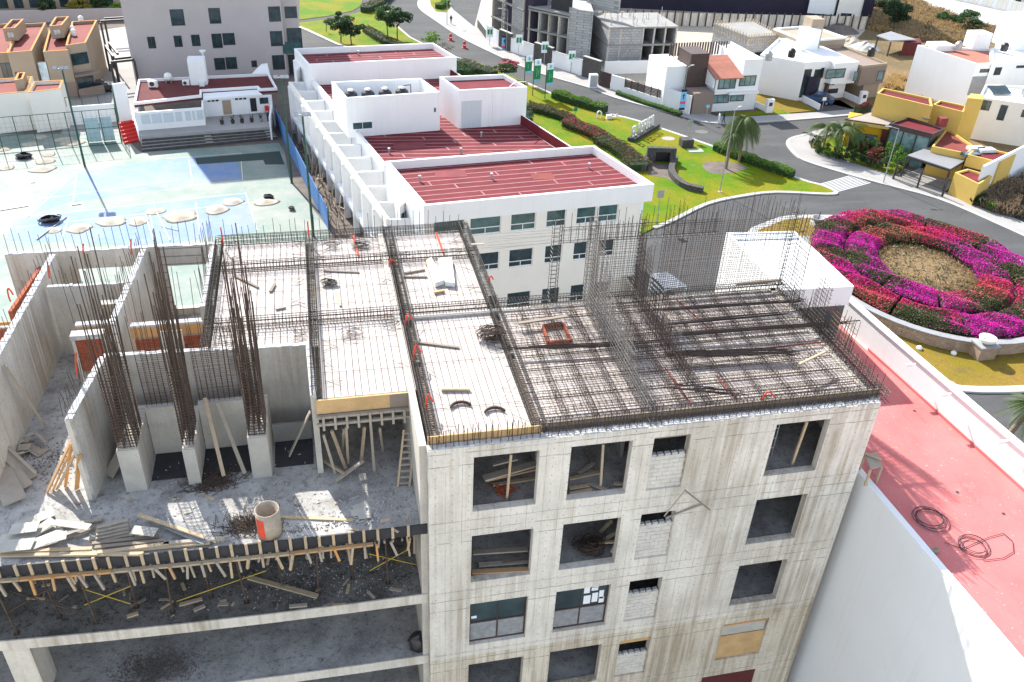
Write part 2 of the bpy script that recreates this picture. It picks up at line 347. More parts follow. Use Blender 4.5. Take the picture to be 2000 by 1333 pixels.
def thing(name, label, cat, loc=(0, 0, 0), group=None, local=False, rotz=0.0):
    """an Empty at the thing's base; parts are given in world coordinates unless local"""
    o = bpy.data.objects.new(name, None); o.empty_display_size = .3; COL.objects.link(o); o.location = loc; o.rotation_euler = (0, 0, rotz)
    if not local: o['_o'] = tuple(loc)
    return tag(o, label, cat, group)
def single(name, mb, mats, label, cat, loc=None, group=None, smooth=False):
    """a thing that is one mesh; its origin is moved to loc (its base)"""
    if loc is None:
        xs = [v[0] for v in mb.v]; ys = [v[1] for v in mb.v]; loc = ((min(xs) + max(xs)) / 2, (min(ys) + max(ys)) / 2, min(v[2] for v in mb.v))
    loc = tuple(loc); me = mb.mesh(name, mats, loc)
    if smooth: me.polygons.foreach_set('use_smooth', [True] * len(me.polygons))
    o = bpy.data.objects.new(name, me); o.location = loc; COL.objects.link(o); return tag(o, label, cat, group)
def struct(name, mb, mat, parent=None):
    o = mb.build(name, mat, parent)
    if parent is None: o['kind'] = 'structure'
    return o
def copy_tree(o, parent=None):
    c = o.copy(); COL.objects.link(c)
    if parent is not None: c.parent = parent
    for ch in o.children: copy_tree(ch, c)
    return c
BOXME = {}
def piece(name, mat, parent, loc, dims, rotz=0.0):
    """a small box piece (block, brick, tile): shares one mesh per size and material"""
    key = (name, mat, tuple(round(d, 3) for d in dims))
    if key not in BOXME:
        b = MB().box(-dims[0] / 2, dims[0] / 2, -dims[1] / 2, dims[1] / 2, -dims[2] / 2, dims[2] / 2); BOXME[key] = b.mesh(name, mat)
    o = bpy.data.objects.new(name, BOXME[key]); COL.objects.link(o); o.parent = parent
    off = parent.get('_o'); off = Vector(off) if off is not None else Vector((0, 0, 0))
    o.location = Vector(loc) - off; o.rotation_euler = (0, 0, rotz)
    return o
# ================================================================ ground, roads, pavements, lawns
struct('ground', MB().prism([(-260, -140), (-1.9, -140), (-1.9, 520), (-260, 520)], -1.0, -.02).prism([(-1.9, 50), (420, 50), (420, 520), (-1.9, 520)], -1.0, -.02).prism([(-1.9, -140), (420, -140), (420, 17.4), (-1.9, 17.4)], -1.0, -.02).prism([(24.1, 17.4), (420, 17.4), (420, 50), (24.1, 50)], -1.0, -.02), 'soil')
struct('sunken_yard', MB().prism([(-2, 17.3), (24.2, 17.3), (24.2, 50.1), (-2, 50.1)], -5.6, -4.6), 'paving')
struct('retaining_wall', MB().strip([(-1.75, 17.4), (-1.75, 50)], .3, -4.6, .1).strip([(23.95, 17.4), (23.95, 46)], .3, -4.6, .1), 'concrete_wall')
struct('site_yard', MB().prism([(-60, -60), (24, -60), (24, 17.2), (-60, 17.2)], -.02, .012), 'sand')  # unseen ground, kept pale to bounce light onto the shaded facade
def smooth(pts, n=4, closed=False):
    out = []; P = [Vector((p[0], p[1])) for p in pts]; k = len(P)
    for i in range(k if closed else k - 1):
        a = P[(i - 1) % k] if (closed or i > 0) else P[i]; b = P[i]; c = P[(i + 1) % k]; d = P[(i + 2) % k] if (closed or i < k - 2) else P[(i + 1) % k]
        for t in [j / n for j in range(n)]:
            out.append(tuple(.5 * ((2 * b) + (c - a) * t + (2 * a - 5 * b + 4 * c - d) * t * t + (3 * b - a - 3 * c + d) * t ** 3)))
    if not closed: out.append(tuple(P[-1]))
    return out
road = MB().prism(WP([(560, 40), (600, -40), (900, -60), (1100, 110), (1400, 222), (1700, 206), (1760, 250), (1640, 300), (1780, 345), (2130, 460), (2400, 900), (1990, 1000)]) + [(24.2, 20), (24.2, 40)] + WP([(1180, 400), (900, 250), (600, 180)]), -.02, .016)
struct('road', road, 'asphalt')
# pavement along the houses and the walled building site
edge_a = WP([(826, -14), (817, 6), (823, 21), (852, 42), (900, 74), (960, 104), (1044, 141), (1152, 173), (1200, 192), (1329, 227), (1385, 241), (1470, 241), (1582, 233), (1672, 225), (1745, 219)])
back_a = WP([(1745, 208), (1600, 221), (1470, 229), (1400, 229), (1340, 210), (1230, 175), (1160, 150), (1050, 112), (985, 90), (950, 72), (915, 45), (885, 20), (868, -14)])
struct('pavement', MB().prism(smooth(edge_a, 3) + back_a, 0, .13), 'paving')
struct('kerb', MB().strip(smooth(edge_a, 3), .35, 0, .15), 'kerb')
edge_b = WP([(1700, 238), (1620, 252), (1576, 264), (1548, 271), (1538, 281), (1549, 299), (1573, 316), (1650, 340), (1722, 360), (1830, 389), (1935, 433), (2060, 490)])
back_b = WP([(2060, 462), (1935, 409), (1845, 377), (1740, 343), (1680, 323), (1612, 303), (1584, 289), (1578, 279), (1600, 269), (1710, 247)])
struct('pavement', MB().prism(smooth(edge_b, 3) + back_b, 0, .13), 'paving')
struct('kerb', MB().strip(smooth(edge_b, 3), .45, 0, .15), 'kerb')
# lawn with the town sign
isl = WP([(905, 118), (940, 126), (1029, 164), (1080, 186), (1182, 222), (1245, 238), (1392, 288), (1553, 349), (1605, 364), (1632, 377), (1614, 381), (1515, 377), (1447, 385), (1380, 400), (1312, 433), (1277, 447)])
isl_s = smooth(isl, 3)
struct('lawn', MB().prism(isl_s + WP([(1232, 470), (1120, 430), (900, 300), (820, 180)]), 0, .14), 'grass')
struct('kerb', MB().strip(smooth(isl[2:], 3), .5, 0, .16), 'kerb')
# lawns beyond the far wing
l1 = WP([(585, -30), (712, -30), (706, 12), (690, 22), (640, 33), (585, 40)])
struct('lawn', MB().prism(l1, 0, .12), 'grass')
l2 = WP([(585, 46), (650, 38), (700, 26), (735, 18), (752, 14), (770, 48), (800, 74), (830, 92), (700, 92), (660, 88), (600, 60), (585, 54)])
struct('lawn', MB().prism(l2, 0, .12), 'grass')
struct('footpath', MB().prism(WP([(585, 40), (640, 33), (690, 22), (706, 12), (712, -30), (750, -30), (735, 16), (700, 26), (650, 38), (585, 46)]), 0, .05), 'stone_dark')
struct('kerb', MB().strip(WP([(585, 54), (600, 60), (660, 88), (690, 96)]), .6, 0, .14), 'kerb')
struct('kerb', MB().strip(WP([(758, 0), (752, 14), (770, 48), (800, 74), (850, 100), (905, 118)]), .4, 0, .14), 'kerb')
struct('lawn', MB().prism(WP([(838, -8), (842, 12), (852, 24), (872, 26), (880, 14), (868, -14)]), .1, .17), 'grass')
# crosswalk
cw0, cw1, cw2, cw3 = [W(*p, .022) for p in ((1592, 362), (1634, 377), (1703, 358), (1660, 343))]
st = thing('crosswalk', 'white striped pedestrian crossing beside the street lamp', 'crosswalk', tuple((cw0 + cw2) / 2))
n = 9
for i in range(n):
    a, b = (i + .05) / n, (i + .55) / n
    q = [cw0.lerp(cw1, a), cw0.lerp(cw1, b), cw3.lerp(cw2, b), cw3.lerp(cw2, a)]
    MB().prism([tuple(p[:2]) for p in q], .016, .022).build('stripe', 'road_paint', st)
# roundabout island
rk = smooth(WP([(1465, 460), (1500, 440), (1544, 427), (1632, 426), (1690, 428), (1824, 449), (1907, 477), (1960, 500)]) + [(66, 38), (66, 31), (61, 25), (55, 22)] + WP([(2000, 762), (1880, 762), (1835, 745)]) + [(38.5, 28), (35.8, 36), (36.5, 44)], 3, True)
struct('roundabout_lawn', MB().prism(rk, 0, .15), 'grass_dry')
struct('kerb', MB().strip(rk, .8, 0, .17, True), 'kerb')
# far hillside, dirt lots
struct('hillside', MB().prism(WP([(1560, 190), (1690, 60), (1690, -60), (2300, -120), (2500, 160), (2200, 330), (1900, 330), (1740, 205), (1700, 222)]), -.02, .05), 'hill')
struct('building_site_ground', MB().prism(WP([(925, 60), (985, 98), (1160, 158), (1340, 165), (1500, 170), (1620, 150), (1760, 130), (1700, 40), (1300, -40), (950, -40)]), -.02, .03), 'sand')
# sports ground
struct('court_surface', MB().prism(WP([(-120, 330), (-60, 262), (235, 262), (275, 298), (545, 280), (556, 298), (566, 352), (640, 445)]) + [(-2.2, 30), (-45, 30)], -.02, .02), 'court_green')
struct('court_blue_paint', MB().prism(WP([(54, 425), (100, 378), (150, 337), (325, 311), (460, 304), (473, 352), (353, 364), (143, 395)]), .02, .026), 'court_blue')
struct('court_blue_paint', MB().prism(WP([(10, 470), (28, 427), (480, 378), (502, 452), (300, 480)]), .02, .026), 'court_blue')
struct('court_mat', MB().prism(WP([(381, 310), (546, 296), (556, 322), (518, 322), (514, 313), (385, 322)]), .02, .04), 'court_mat')
ln = MB()
def cl(a, b, wd=.09): ln.strip([tuple(W(*a)[:2]), tuple(W(*b)[:2])], wd, .026, .031)
for a, b in [((28, 427), (480, 378)), ((480, 378), (502, 450)), ((28, 427), (12, 465)), ((382, 396), (390, 450)), ((135, 424), (120, 470)), ((290, 408), (300, 452)), ((470, 302), (474, 352)), ((369, 314), (376, 357)), ((325, 311), (473, 300)), ((353, 364), (474, 352)), ((150, 337), (143, 395)), ((60, 392), (350, 352)), ((54, 425), (143, 395)), ((30, 445), (500, 395)), ((150, 337), (54, 425))]: cl(a, b)
o = ln.build('court_lines', 'road_paint'); o['kind'] = 'structure'
struct('parking_court', MB().prism(WP([(130, 190), (195, 60), (262, 50), (266, 165), (262, 262), (120, 262)]), -.02, .025), 'paving')
# ================================================================ the concrete building under construction
CB = thing('concrete_building', 'raw concrete building under construction with open window holes', 'building', (8, 8, 0))
H = 3.77
XR, BK = 17.45, 9.0                         # right end of the facade, back of the right half
cols = [(1.62, 4.0), (5.17, 7.5), (8.32, 9.75), (13.2, 15.45)]
for k in range(5):
    zt = DK - k * H; zb = DK - (k + 1) * H
    ops = []
    for i, (a, b) in enumerate(cols):
        ops.append((a, b, DK - k * H * 1.004 - 3.1 + (0.02 if k else 0), DK - k * H * 1.004 - .5 - (.06 if k else 0)))
    MB().wall((0, 0), (XR, 0), .32, zb, zt, ops).build('front_wall', 'concrete' if k < 2 else ('concrete' if k == 2 else 'wall_base'), CB)
for k in range(5):
    zf = DK - .62 - k * H - 2.62                # finished floor level = foot of the openings
    MB().box(.25, XR - .25, .322, BK - .26, zf - .22, zf).build('floor_slab', 'site_floor', CB)
    MB().box(-.002, XR + .012, -.028, -.002, zf - .30, zf - .255).build('cold_joint_ledge', 'concrete', CB)
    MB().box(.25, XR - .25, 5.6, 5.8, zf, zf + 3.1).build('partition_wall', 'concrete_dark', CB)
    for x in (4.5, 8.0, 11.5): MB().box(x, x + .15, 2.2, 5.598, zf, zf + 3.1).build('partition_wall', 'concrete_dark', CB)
MB().wall((XR, .322), (XR, BK), .25, 0, DK).build('side_wall', 'concrete_wall', CB)
MB().wall((.25, 17.0), (.25, .322), .25, 0, DK).build('side_wall', 'concrete_wall', CB) if False else MB().wall((0, 17.0), (0, .322), -.25, 0, DK).build('side_wall', 'concrete_wall', CB)
MB().wall((.25, BK), (XR, BK), -.25, 0, DK).build('back_wall', 'concrete_wall', CB)
MB().box(.25, XR - .25, .322, BK - .26, DK - .45, DK - .28).build('roof_slab_formwork', 'plank_dark', CB)
# rough top of the walls
rt = MB(); random.seed(3)
x = .02
while x < XR - .1:
    d = random.uniform(.12, .3); rt.box(x, min(XR, x + d), .02 + random.uniform(0, .04), .30, DK, DK + random.uniform(.01, .05)); x += d
rt.build('rough_wall_top', 'concrete_rough', CB, kind='stuff')
# blockwork infill of the narrow windows, block by block
for k in range(4):
    a, b = cols[2]; zs = DK - k * H * 1.004 - 3.1 + (.02 if k else 0); top = DK - k * H * 1.004 - (1.3 if k != 1 else 1.1) - (.0 if k < 2 else -.55 if k == 2 else -.3) + (0 if k < 2 else -.55)
    bh, bw = .2, .4; nr = int((top - zs) / bh)
    for r in range(nr):
        x = a - (bw / 2 if r % 2 else 0)
        while x < b - .02:
            x0, x1 = max(a, x), min(b, x + bw)
            if x1 - x0 > .06: piece('block', 'block', CB, ((x0 + x1) / 2, .16 + random.uniform(-.006, .006), zs + (r + .5) * bh), (round(x1 - x0 - .012, 2), .14, bh - .012))
            x += bw
    MB().box(a + .003, b - .003, .112, .2, zs, zs + nr * bh - .02).build('mortar_bed', 'mortar', CB)
    for j in range(5): MB().box(a + .04 + j * .28, a + .24 + j * .28, .1, .24, zs + nr * bh, zs + nr * bh + .09).build('hollow_block_course', 'concrete_rough', CB)
    MB().box(a - .01, b + .01, .08, .10, DK - k * H * 1.004 - .62, DK - k * H * 1.004 - .5).build('lintel_board', 'plank_dark', CB) if k < 3 else MB().box(a, b, .14, .2, DK - k * H - 1.0, DK - k * H - .5).build('plywood_infill', 'plywood', CB)
# glazed window frames on the third row, plywood on the fourth
for ci in (0, 1):
    a, b = cols[ci]; z0 = DK - 2 * H * 1.004 - 3.08; z1 = z0 + 2.52; y = .17
    fr = MB()
    for xx in (a + .03, b - .03): fr.box(xx - .035, xx + .035, y, y + .07, z0, z1)
    for zz in (z0 + .04, z0 + 1.15, z1 - .04): fr.box(a + .066, b - .066, y + .002, y + .068, zz - .035, zz + .035)
    fr.box((a + b) / 2 - .03, (a + b) / 2 + .03, y + .004, y + .066, z0 + .076, z0 + 1.114); fr.box((a + b) / 2 - .015, (a + b) / 2 + .015, y + .004, y + .066, z0 + 1.186, z1 - .076)
    wn = fr.build('window_frame', 'dark_brown', CB, label='rusty brown window frame with glass above grey panels')
    MB().box(a + .07, b - .07, y + .03, y + .04, z0 + 1.19, z1 - .08).build('pane', 'glass', wn)
    for h in ((a + .07, (a + b) / 2 - .035), ((a + b) / 2 + .035, b - .07)): MB().box(h[0], h[1], y + .028, y + .042, z0 + .08, z0 + 1.11).build('lower_panel', 'plaster_bags', wn)
    if ci == 1:
        for (u, v_, w_, h_) in ((.10, .75, .25, .35), (.42, .85, .28, .2), (.12, .1, .3, .5), (.48, .15, .25, .55), (.78, .3, .2, .5), (.8, .05, .22, .35), (.5, 1.02, .22, .12)):
            MB().box((a + b) / 2 + u, (a + b) / 2 + u + w_, y + .02, y + .027, z0 + 1.2 + v_, z0 + 1.2 + min(1.2, v_ + h_)).build('paper_sheet', 'paper', wn)
    else:
        MB().box(a + .1, a + .32, y + .02, y + .027, z0 + 1.4, z0 + 1.55).build('paper_sheet', 'paper', wn)
a, b = cols[3]; z0 = DK - 3 * H * 1.004 - 3.08
MB().box(a, b, .12, .16, z0, z0 + 1.55).build('plywood_infill', 'plywood', CB); MB().box(a + .02, b - .05, .13, .15, z0 + 1.6, z0 + 2.25).build('plywood_infill', 'plywood_grey', CB); MB().box(a, b, .1, .14, z0 + 2.26, z0 + 2.36).build('lintel_board', 'plank_orange', CB)
MB().box(13.6, 15.3, .9, .94, DK - 2 * H - 2.0, DK - 2 * H - .5).build('steel_door_leaf', 'black_sheet', CB)
# bottom shop opening with red shutter
MB().box(12.8, 15.5, -.03, -.004, DK - 4 * H - 2.6, DK - 4 * H - .5).build('roller_shutter', 'roof_brown', CB)
# ---------------- left half: balcony slabs, walls, columns
LF = thing('balcony_wing', 'stepped concrete wing with bare balcony slabs and unfinished partition walls', 'building', (-8, 8, 0))
def yf(x): return .33 + .0022 * x * x            # slightly bowed slab front
for k in range(5):
    zs = DK - 3.78 - 3.74 * k
    fr = [(x, yf(x)) for x in (-21, -18, -15, -12, -9, -6, -3, -.02)]
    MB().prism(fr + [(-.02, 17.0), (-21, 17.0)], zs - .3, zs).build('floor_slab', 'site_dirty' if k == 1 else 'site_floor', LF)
    if k: MB().prism([(x, yf(x) - .06) for x in (-21, -18, -15, -12, -9, -6, -3, -.02)] + [(x, yf(x) - .003) for x in (-.02, -3, -6, -9, -12, -15, -18, -21)], zs - .48, zs + .02).build('slab_edge', 'slab_concrete', LF)
    if k:
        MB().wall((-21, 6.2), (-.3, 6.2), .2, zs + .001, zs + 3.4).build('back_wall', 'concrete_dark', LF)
z1 = DK - 3.78
def wl(name, p0, p1, th, zt=DK, zb=None, mat='concrete_wall', ops=()): return MB().wall(p0, p1, th, z1 + .002 if zb is None else zb, zt, ops).build(name, mat, LF)
def tops(p0, p1, th, z=DK):
    t = MB(); a = V(*p0, 0); b = V(*p1, 0); L = (b - a).length; d = (b - a) / L; q = V(-d.y, d.x, 0) * th; s_ = 0
    while s_ < L - .05:
        e = min(L, s_ + random.uniform(.12, .3)); h = random.uniform(.02, .07)
        t.prism([tuple((a + d * s_ + q * .06)[:2]), tuple((a + d * e + q * .06)[:2]), tuple((a + d * e + q * .94)[:2]), tuple((a + d * s_ + q * .94)[:2])], z, z + h); s_ = e
    return t.build('rough_wall_top', 'concrete_rough', LF, kind='stuff')
def wt(p0, p1, th, **k): wl('partition_wall', p0, p1, th, **k); tops(p0, p1, th, k.get('zt', DK))
wt((-15.05, 16.6), (-15.5, 4.6), -.3)                    # long outer partition
wt((-17.3, 16.85), (-8.0, 16.7), .3, ops=[(5.0, 7.2, z1 + .002, DK - 1.0), (3.0, 3.6, z1 + 1.0, DK - 1.0), (8.1, 9.2, z1 + .8, DK - 1.3)] if False else [(2.9, 5.6, DK - 2.9, DK - .9), (6.9, 9.2, DK - 3.4, DK - 1.0)])
wt((-11.1, 16.6), (-11.5, 10.0), -.3)
wt((-8.0, 16.6), (-8.05, 10.9), -.25, ops=[(.6, 3.6, z1 + .6, DK - .9)])
wt((-14.95, 13.9), (-11.5, 13.8), .22, zt=DK - .25, ops=[(2.0, 3.1, z1, DK - 1.0)])
wt((-11.75, 7.55), (-12.25, 3.7), .28)
wt((-11.6, 7.55), (-3.9, 7.2), .25)
wt((-3.95, 7.2), (-3.85, 3.8), .22)
for yy, xa, xb in ((11.3, -13.4, -11.6), (10.9, -11.2, -8.1)):
    MB().box(xa, xb, yy - .12, yy + .12, DK - 1.25, DK - .72).build('lintel_formwork', 'plank_orange', LF)
    MB().box(xa, xb, yy - .15, yy + .15, DK - .717, DK - .62).build('lintel_cap', 'concrete_rough', LF)
# red brick piers: core plus bricks one by one on the face that shows
def brickwall(x0, x1, y, zb, zt):
    MB().box(x0, x1, y + .02, y + .18, zb, zt).build('brick_core', 'mortar', LF)
    bw, bh = .26, .085; r = 0; z = zb
    while z < zt - bh:
        x = x0 - (bw / 2 if r % 2 else 0)
        while x < x1 - .03:
            a, b = max(x0, x), min(x1, x + bw)
            if b - a > .05: piece('brick', 'brick_red', LF, ((a + b) / 2, y + random.uniform(.004, .014), z + bh / 2), (round(b - a - .02, 2), .05, bh - .018))
            x += bw
        z += bh; r += 1
brickwall(-13.35, -12.35, 10.6, DK - 2.6, DK - .95)
brickwall(-11.1, -9.4, 10.75, DK - 2.4, DK - 1.27); brickwall(-9.3, -8.3, 10.75, DK - 2.4, DK - 1.27)
brickwall(-16.9, -15.7, 11.6, DK - 3.2, DK - .75); brickwall(-17.6, -15.8, 9.0, DK - 2.6, DK - 1.0)
MB().wall((-15.75, 16.5), (-16.1, 12.5), -.16, DK - 2.4, DK - .5).build('brick_panel', 'brick_red', LF)
MB().box(-13.5, -12.2, 10.45, 10.9, DK - .93, DK - .72).build('lintel_cap', 'concrete_rough', LF)
MB().box(-13.5, -13.37, 10.55, 10.8, z1, DK - .94).build('door_post', 'concrete_wall', LF); MB().box(-12.33, -12.18, 10.55, 10.8, z1, DK - .94).build('door_post', 'concrete_wall', LF)
MB().box(-9.9, -9.0, 9.95, 10.0, DK - 2.9, DK - .5).build('board_panel', 'plywood_grey', LF)
MB().box(-11.3, -8.2, 9.2, 9.45, DK - 1.6, DK - 1.25).build('beam', 'concrete_rough', LF)
MB().box(-17.3, -15.6, 12.3, 12.36, DK - 2.2, DK - .9).build('formwork_panel', 'plank_orange', LF)
# column stubs along the terrace with the recess behind them
for x, w_, zt in ((-10.55, .75, DK - 1.75), (-8.45, .45, DK - 2.0), (-5.95, .72, DK - 1.75)):
    MB().box(x - w_ / 2, x + w_ / 2, 3.95, 6.6, z1 + .002, zt).build('column', 'concrete_wall', LF)
    MB().box(x - w_ / 2 - .004, x + w_ / 2 + .004, 3.91, 3.948, z1 + .002, zt - .03).build('column_face', 'plywood_grey', LF)
MB().box(-10.15, -8.7, 6.0, 6.25, z1 + .002, DK - 1.5).build('low_wall', 'concrete_wall', LF)
MB().box(-8.2, -6.35, 6.0, 6.25, z1 + .002, DK - 1.5).build('low_wall', 'concrete_wall', LF)
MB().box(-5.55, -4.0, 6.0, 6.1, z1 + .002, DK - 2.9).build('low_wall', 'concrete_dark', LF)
MB().prism([(-10.1, 4.4), (-6.4, 4.4), (-6.4, 5.98), (-10.1, 5.98)], z1 + .002, z1 + .02).build('recess_dark', 'black_sheet', LF)  # black floor paints the dark void behind the stubs
MB().prism([(-5.5, 4.4), (-4.0, 4.4), (-4.0, 5.98), (-5.5, 5.98)], z1 + .002, z1 + .02).build('recess_dark', 'black_sheet', LF)  # same painted darkness in the right-hand recess
# deck of the left half (bay by bay) and the propped edge with plywood
bays = [(-7.55, -3.75, 7.3, 16.9), (-3.45, .12, 3.75, 16.9), (.45, 3.95, .42, 8.85), (.45, 3.95, 8.95, 16.9)]
for (x0, x1, y0, y1) in bays:
    MB().box(x0, x1, y0, y1, DK - .22, DK - .12).build('deck_panel', 'deck_sheet', LF if x1 < 1 else CB)
MB().box(4.25, 17.7, .42, 8.9, DK - .16, DK - .06).build('deck_panel', 'deck_sheet', CB)
MB().box(.3, 4.2, BK, 17.0, 0, DK - .3).build('rear_core', 'concrete_wall', CB)
MB().box(-7.7, -.002, 7.6, 17.0, z1, DK - .3).build('rear_core', 'concrete_wall', LF)
MB().box(-3.66, -.15, 3.60, 3.68, DK - .72, DK - .1).build('edge_board', 'plywood', LF)
MB().box(-.95, -.148, 3.585, 3.598, DK - .72, DK - .1).build('edge_board', 'plank_dark', LF)
MB().box(-3.7, -.12, 3.45, 3.62, DK - .86, DK - .76).build('ledger_beam', 'plank_grey', LF)
MB().box(-3.7, -.12, 3.35, 3.47, DK - 1.12, DK - 1.02).build('ledger_beam', 'plank_grey', LF)
for i in range(8): MB().bar((-3.45 + i * .43, 3.3, DK - 1.28), (-3.45 + i * .43, 3.42, DK - .72), .09, .06).build('joist_end', 'plank_grey', LF)
# fair-faced front formwork strip of the deck above the facade
MB().box(.05, 4.1, .36, .42, DK - .1, DK + .32).build('edge_board', 'plywood', CB); MB().box(4.1, 17.6, .5, .56, DK - .1, DK + .3).build('edge_board', 'plank_dark', CB)
# ================================================================ reinforcement on the deck
random.seed(11)
def jit(s): return random.uniform(-s, s)
def cage(label, a, b, wd, h, sp=.18, nl=3, r=.013, rs=.010, group='rebar beam cages', mat='steel_bar', ext=.25):
    """a beam cage from a to b (foot of its axis)"""
    a = Vector(a); b = Vector(b); d = (b - a).normalized(); q = V(-d.y, d.x, 0); L = (b - a).length
    t = thing('rebar_cage', label, 'rebar cage', tuple((a + b) / 2), group)
    lo = MB()
    for z in ([0, h] if nl < 3 else [0, h * .5, h]):
        for k in range(nl):
            o = q * (wd * (k / (nl - 1) - .5))
            if 0 < z < h and 0 < k < nl - 1: continue
            lo.tube(a - d * ext * random.random() + o + V(0, 0, z + jit(.015)), b + d * ext * random.random() + o + V(0, 0, z + jit(.015)), r, 4)
    st = MB(); s_ = .05
    while s_ < L:
        c = a + d * (s_ + jit(.02)); k = jit(.015)
        p = [c + q * (wd / 2 + .015) + V(0, 0, -.015), c - q * (wd / 2 + .015) + V(0, 0, -.015), c - q * (wd / 2 + .015) + V(0, 0, h + .015 + k), c + q * (wd / 2 + .015) + V(0, 0, h + .015 + k)]
        st.path(p, rs, 3, True); s_ += sp
    lo.build('long_bars', mat, t, kind='stuff'); st.build('stirrups', mat, t, kind='stuff'); return t
D = DK - .1
for x, y0, y1, w_, nm in ((-7.8, 7.5, 16.9, .3, 'rebar cage running back from the column bundles, leftmost of the deck'), (-3.6, 3.8, 17.1, .34, 'rebar cage along the deck just right of the propped plywood edge'), (.27, .4, 17.1, .36, 'long rebar cage over the inner corner wall of the deck'), (4.1, .4, 17.0, .4, 'long rebar cage where the plain deck meets the crowded bar grid'), (17.72, .3, 8.9, .35, 'rebar cage along the right edge of the deck')):
    cage(nm, (x, y0, D), (x, y1, D), w_, .42, .13, 3, .016, .011)
for y, x0, x1, w_, nm in ((16.95, -7.7, 4.2, .3, 'rebar cage along the rear edge of the deck'), (14.15, -7.7, 4.1, .32, 'second rebar cage from the rear edge crossing the pale deck'), (9.15, -7.7, 8.2, .4, 'middle rebar cage crossing the whole pale deck'), (8.95, 8.4, 17.8, .4, 'rebar cage along the rear edge of the crowded bar grid'), (.62, 4.2, 17.7, .35, 'rebar cage just behind the facade edge')):
    cage(nm, (x0, y, D), (x1, y, D), w_, .40, .14, 3, .016, .011)
# rib cages of the waffle grid on the right half
gx = [5.2 + 1.12 * i for i in range(12)]; gy = [1.5 + .93 * i for i in range(8)]
for i, x in enumerate(gx): cage('thin rusty rib cage running rearwards, %s from the plain deck' % ORD[i], (x, .8, D + .03), (x, 8.8, D + .03), .14, .26, .2, 2, .013, .009, 'rib cages of the bar grid running to the rear', 'steel_rust')
for i, y in enumerate(gy): cage('thin rusty rib cage running along the facade, %s from the front' % ORD[i], (4.4, y, D + .05), (17.6, y, D + .05), .13, .24, .24, 2, .013, .009, 'rib cages of the bar grid running along the facade', 'steel_rust')
# loose mat over the grid
m = MB()
for k in range(80): x = 4.4 + k * .165 + jit(.05); m.tube((x, .6 + random.random() * .5, D + .31 + jit(.02)), (x + jit(.12), 8.7 - random.random() * .6, D + .31 + jit(.03)), .009, 3)
for k in range(64): y = .7 + k * .127 + jit(.05); a_ = 4.3 + random.random() * 2; m.tube((a_, y, D + .33 + jit(.02)), (17.6 - random.random() * 2.5, y + jit(.1), D + .33 + jit(.03)), .009, 3)
single('rebar_mat', m, 'steel_rust', 'criss-cross rusty bar mat laid over the grid on the right deck', 'rebar mat')
# single bars on the pale bays
def bays_bars(label, x0, x1, y0, y1, sp=.3, cross=()):
    m = MB(); x = x0 + .12
    while x < x1 - .05:
        m.tube((x + jit(.03), y0 - .05 + jit(.1), DK - .1 + .012), (x + jit(.05), y1 + jit(.1), DK - .1 + .012), .010, 3); x += sp
    for y in cross: m.tube((x0 + jit(.1), y + jit(.05), DK - .075), (x1 + jit(.1), y + jit(.05), DK - .075), .010, 3)
    for k in range(18):      # short bent top bars near the beams
        y = y0 + (y1 - y0) * random.random(); s_ = random.choice((0, 1)); xx = x0 + .1 if s_ == 0 else x1 - .1
        m.tube((xx, y, DK + .02), (xx + (1 if s_ == 0 else -1) * random.uniform(.35, .8), y + jit(.7), DK - .05), .009, 3)
    single('slab_bars', m, 'steel_bar', label, 'rebar mat')
bays_bars('row of slab bars on the pale deck bay behind the column bundles', -7.5, -3.8, 7.4, 9.0, .3, (8.2,))
bays_bars('row of slab bars on the left middle bay strewn with sticks', -7.5, -3.8, 9.4, 14.0, .36, (10.6, 11.9, 13))
bays_bars('row of slab bars on the left rear bay', -7.5, -3.8, 14.4, 16.8, .3, (15.5,))
bays_bars('row of slab bars above the plywood edge board', -3.4, .05, 3.8, 8.9, .27, (5.3, 7.6))
bays_bars('row of slab bars on the middle bay with two short boards', -3.4, .05, 9.4, 14.0, .3, (12, 10.5))
bays_bars('row of slab bars on the middle rear bay with wire tangles', -3.4, .05, 14.4, 16.8, .3, (15.6,))
bays_bars('row of slab bars on the bay with the two rusty arcs', .5, 3.9, .5, 8.8, .27, (2.4, 5.4, 7.8))
bays_bars('row of slab bars around the pair of white boxes', .5, 3.9, 9.4, 14.0, .3, (10.6, 11.3))
bays_bars('row of slab bars on the right rear bay', .5, 3.9, 14.4, 16.8, .32, (15.6,))
# starter bars standing out of the wall heads
def starters(label, p0, p1, z, h, sp, r=.013, lean=.05, mat='steel_rust', rows=2, gap=.2):
    a = V(*p0, z); b = V(*p1, z); L = (b - a).length; d = (b - a) / L; q = V(-d.y, d.x, 0); m = MB(); s_ = .05
    while s_ < L:
        for k in range(rows):
            p = a + d * (s_ + jit(.06)) + q * (gap * k); m.tube(p, p + V(jit(lean), jit(lean), h * random.uniform(.75, 1.2)), r, 4)
        s_ += sp
    return single('starter_bars', m, mat, label, 'rebar')
starters('rusty starter bars along the top of the front facade', (.1, .08), (17.4, .08), DK - .02, .72, .24, .015)
starters('rusty starter bars along the right end wall of the deck', (17.55, .4), (17.55, 7.4), DK - .02, 1.0, .3, .014)
starters('starter bars along the rear edge of the deck against the courts', (-7.6, 17.1), (4.2, 17.1), DK - .2, 1.15, .38, .012, .04, 'steel_bar', 1)
starters('starter bars on the rear wall head of the left wing', (-17.2, 16.95), (-8.1, 16.8), DK - .05, 1.15, .36, .012, .06, 'steel_bar', 1)
starters('starter bars on the long outer partition of the left wing', (-15.2, 16.5), (-15.65, 5.0), DK - .05, .9, .4, .012, .08, 'steel_bar', 1)
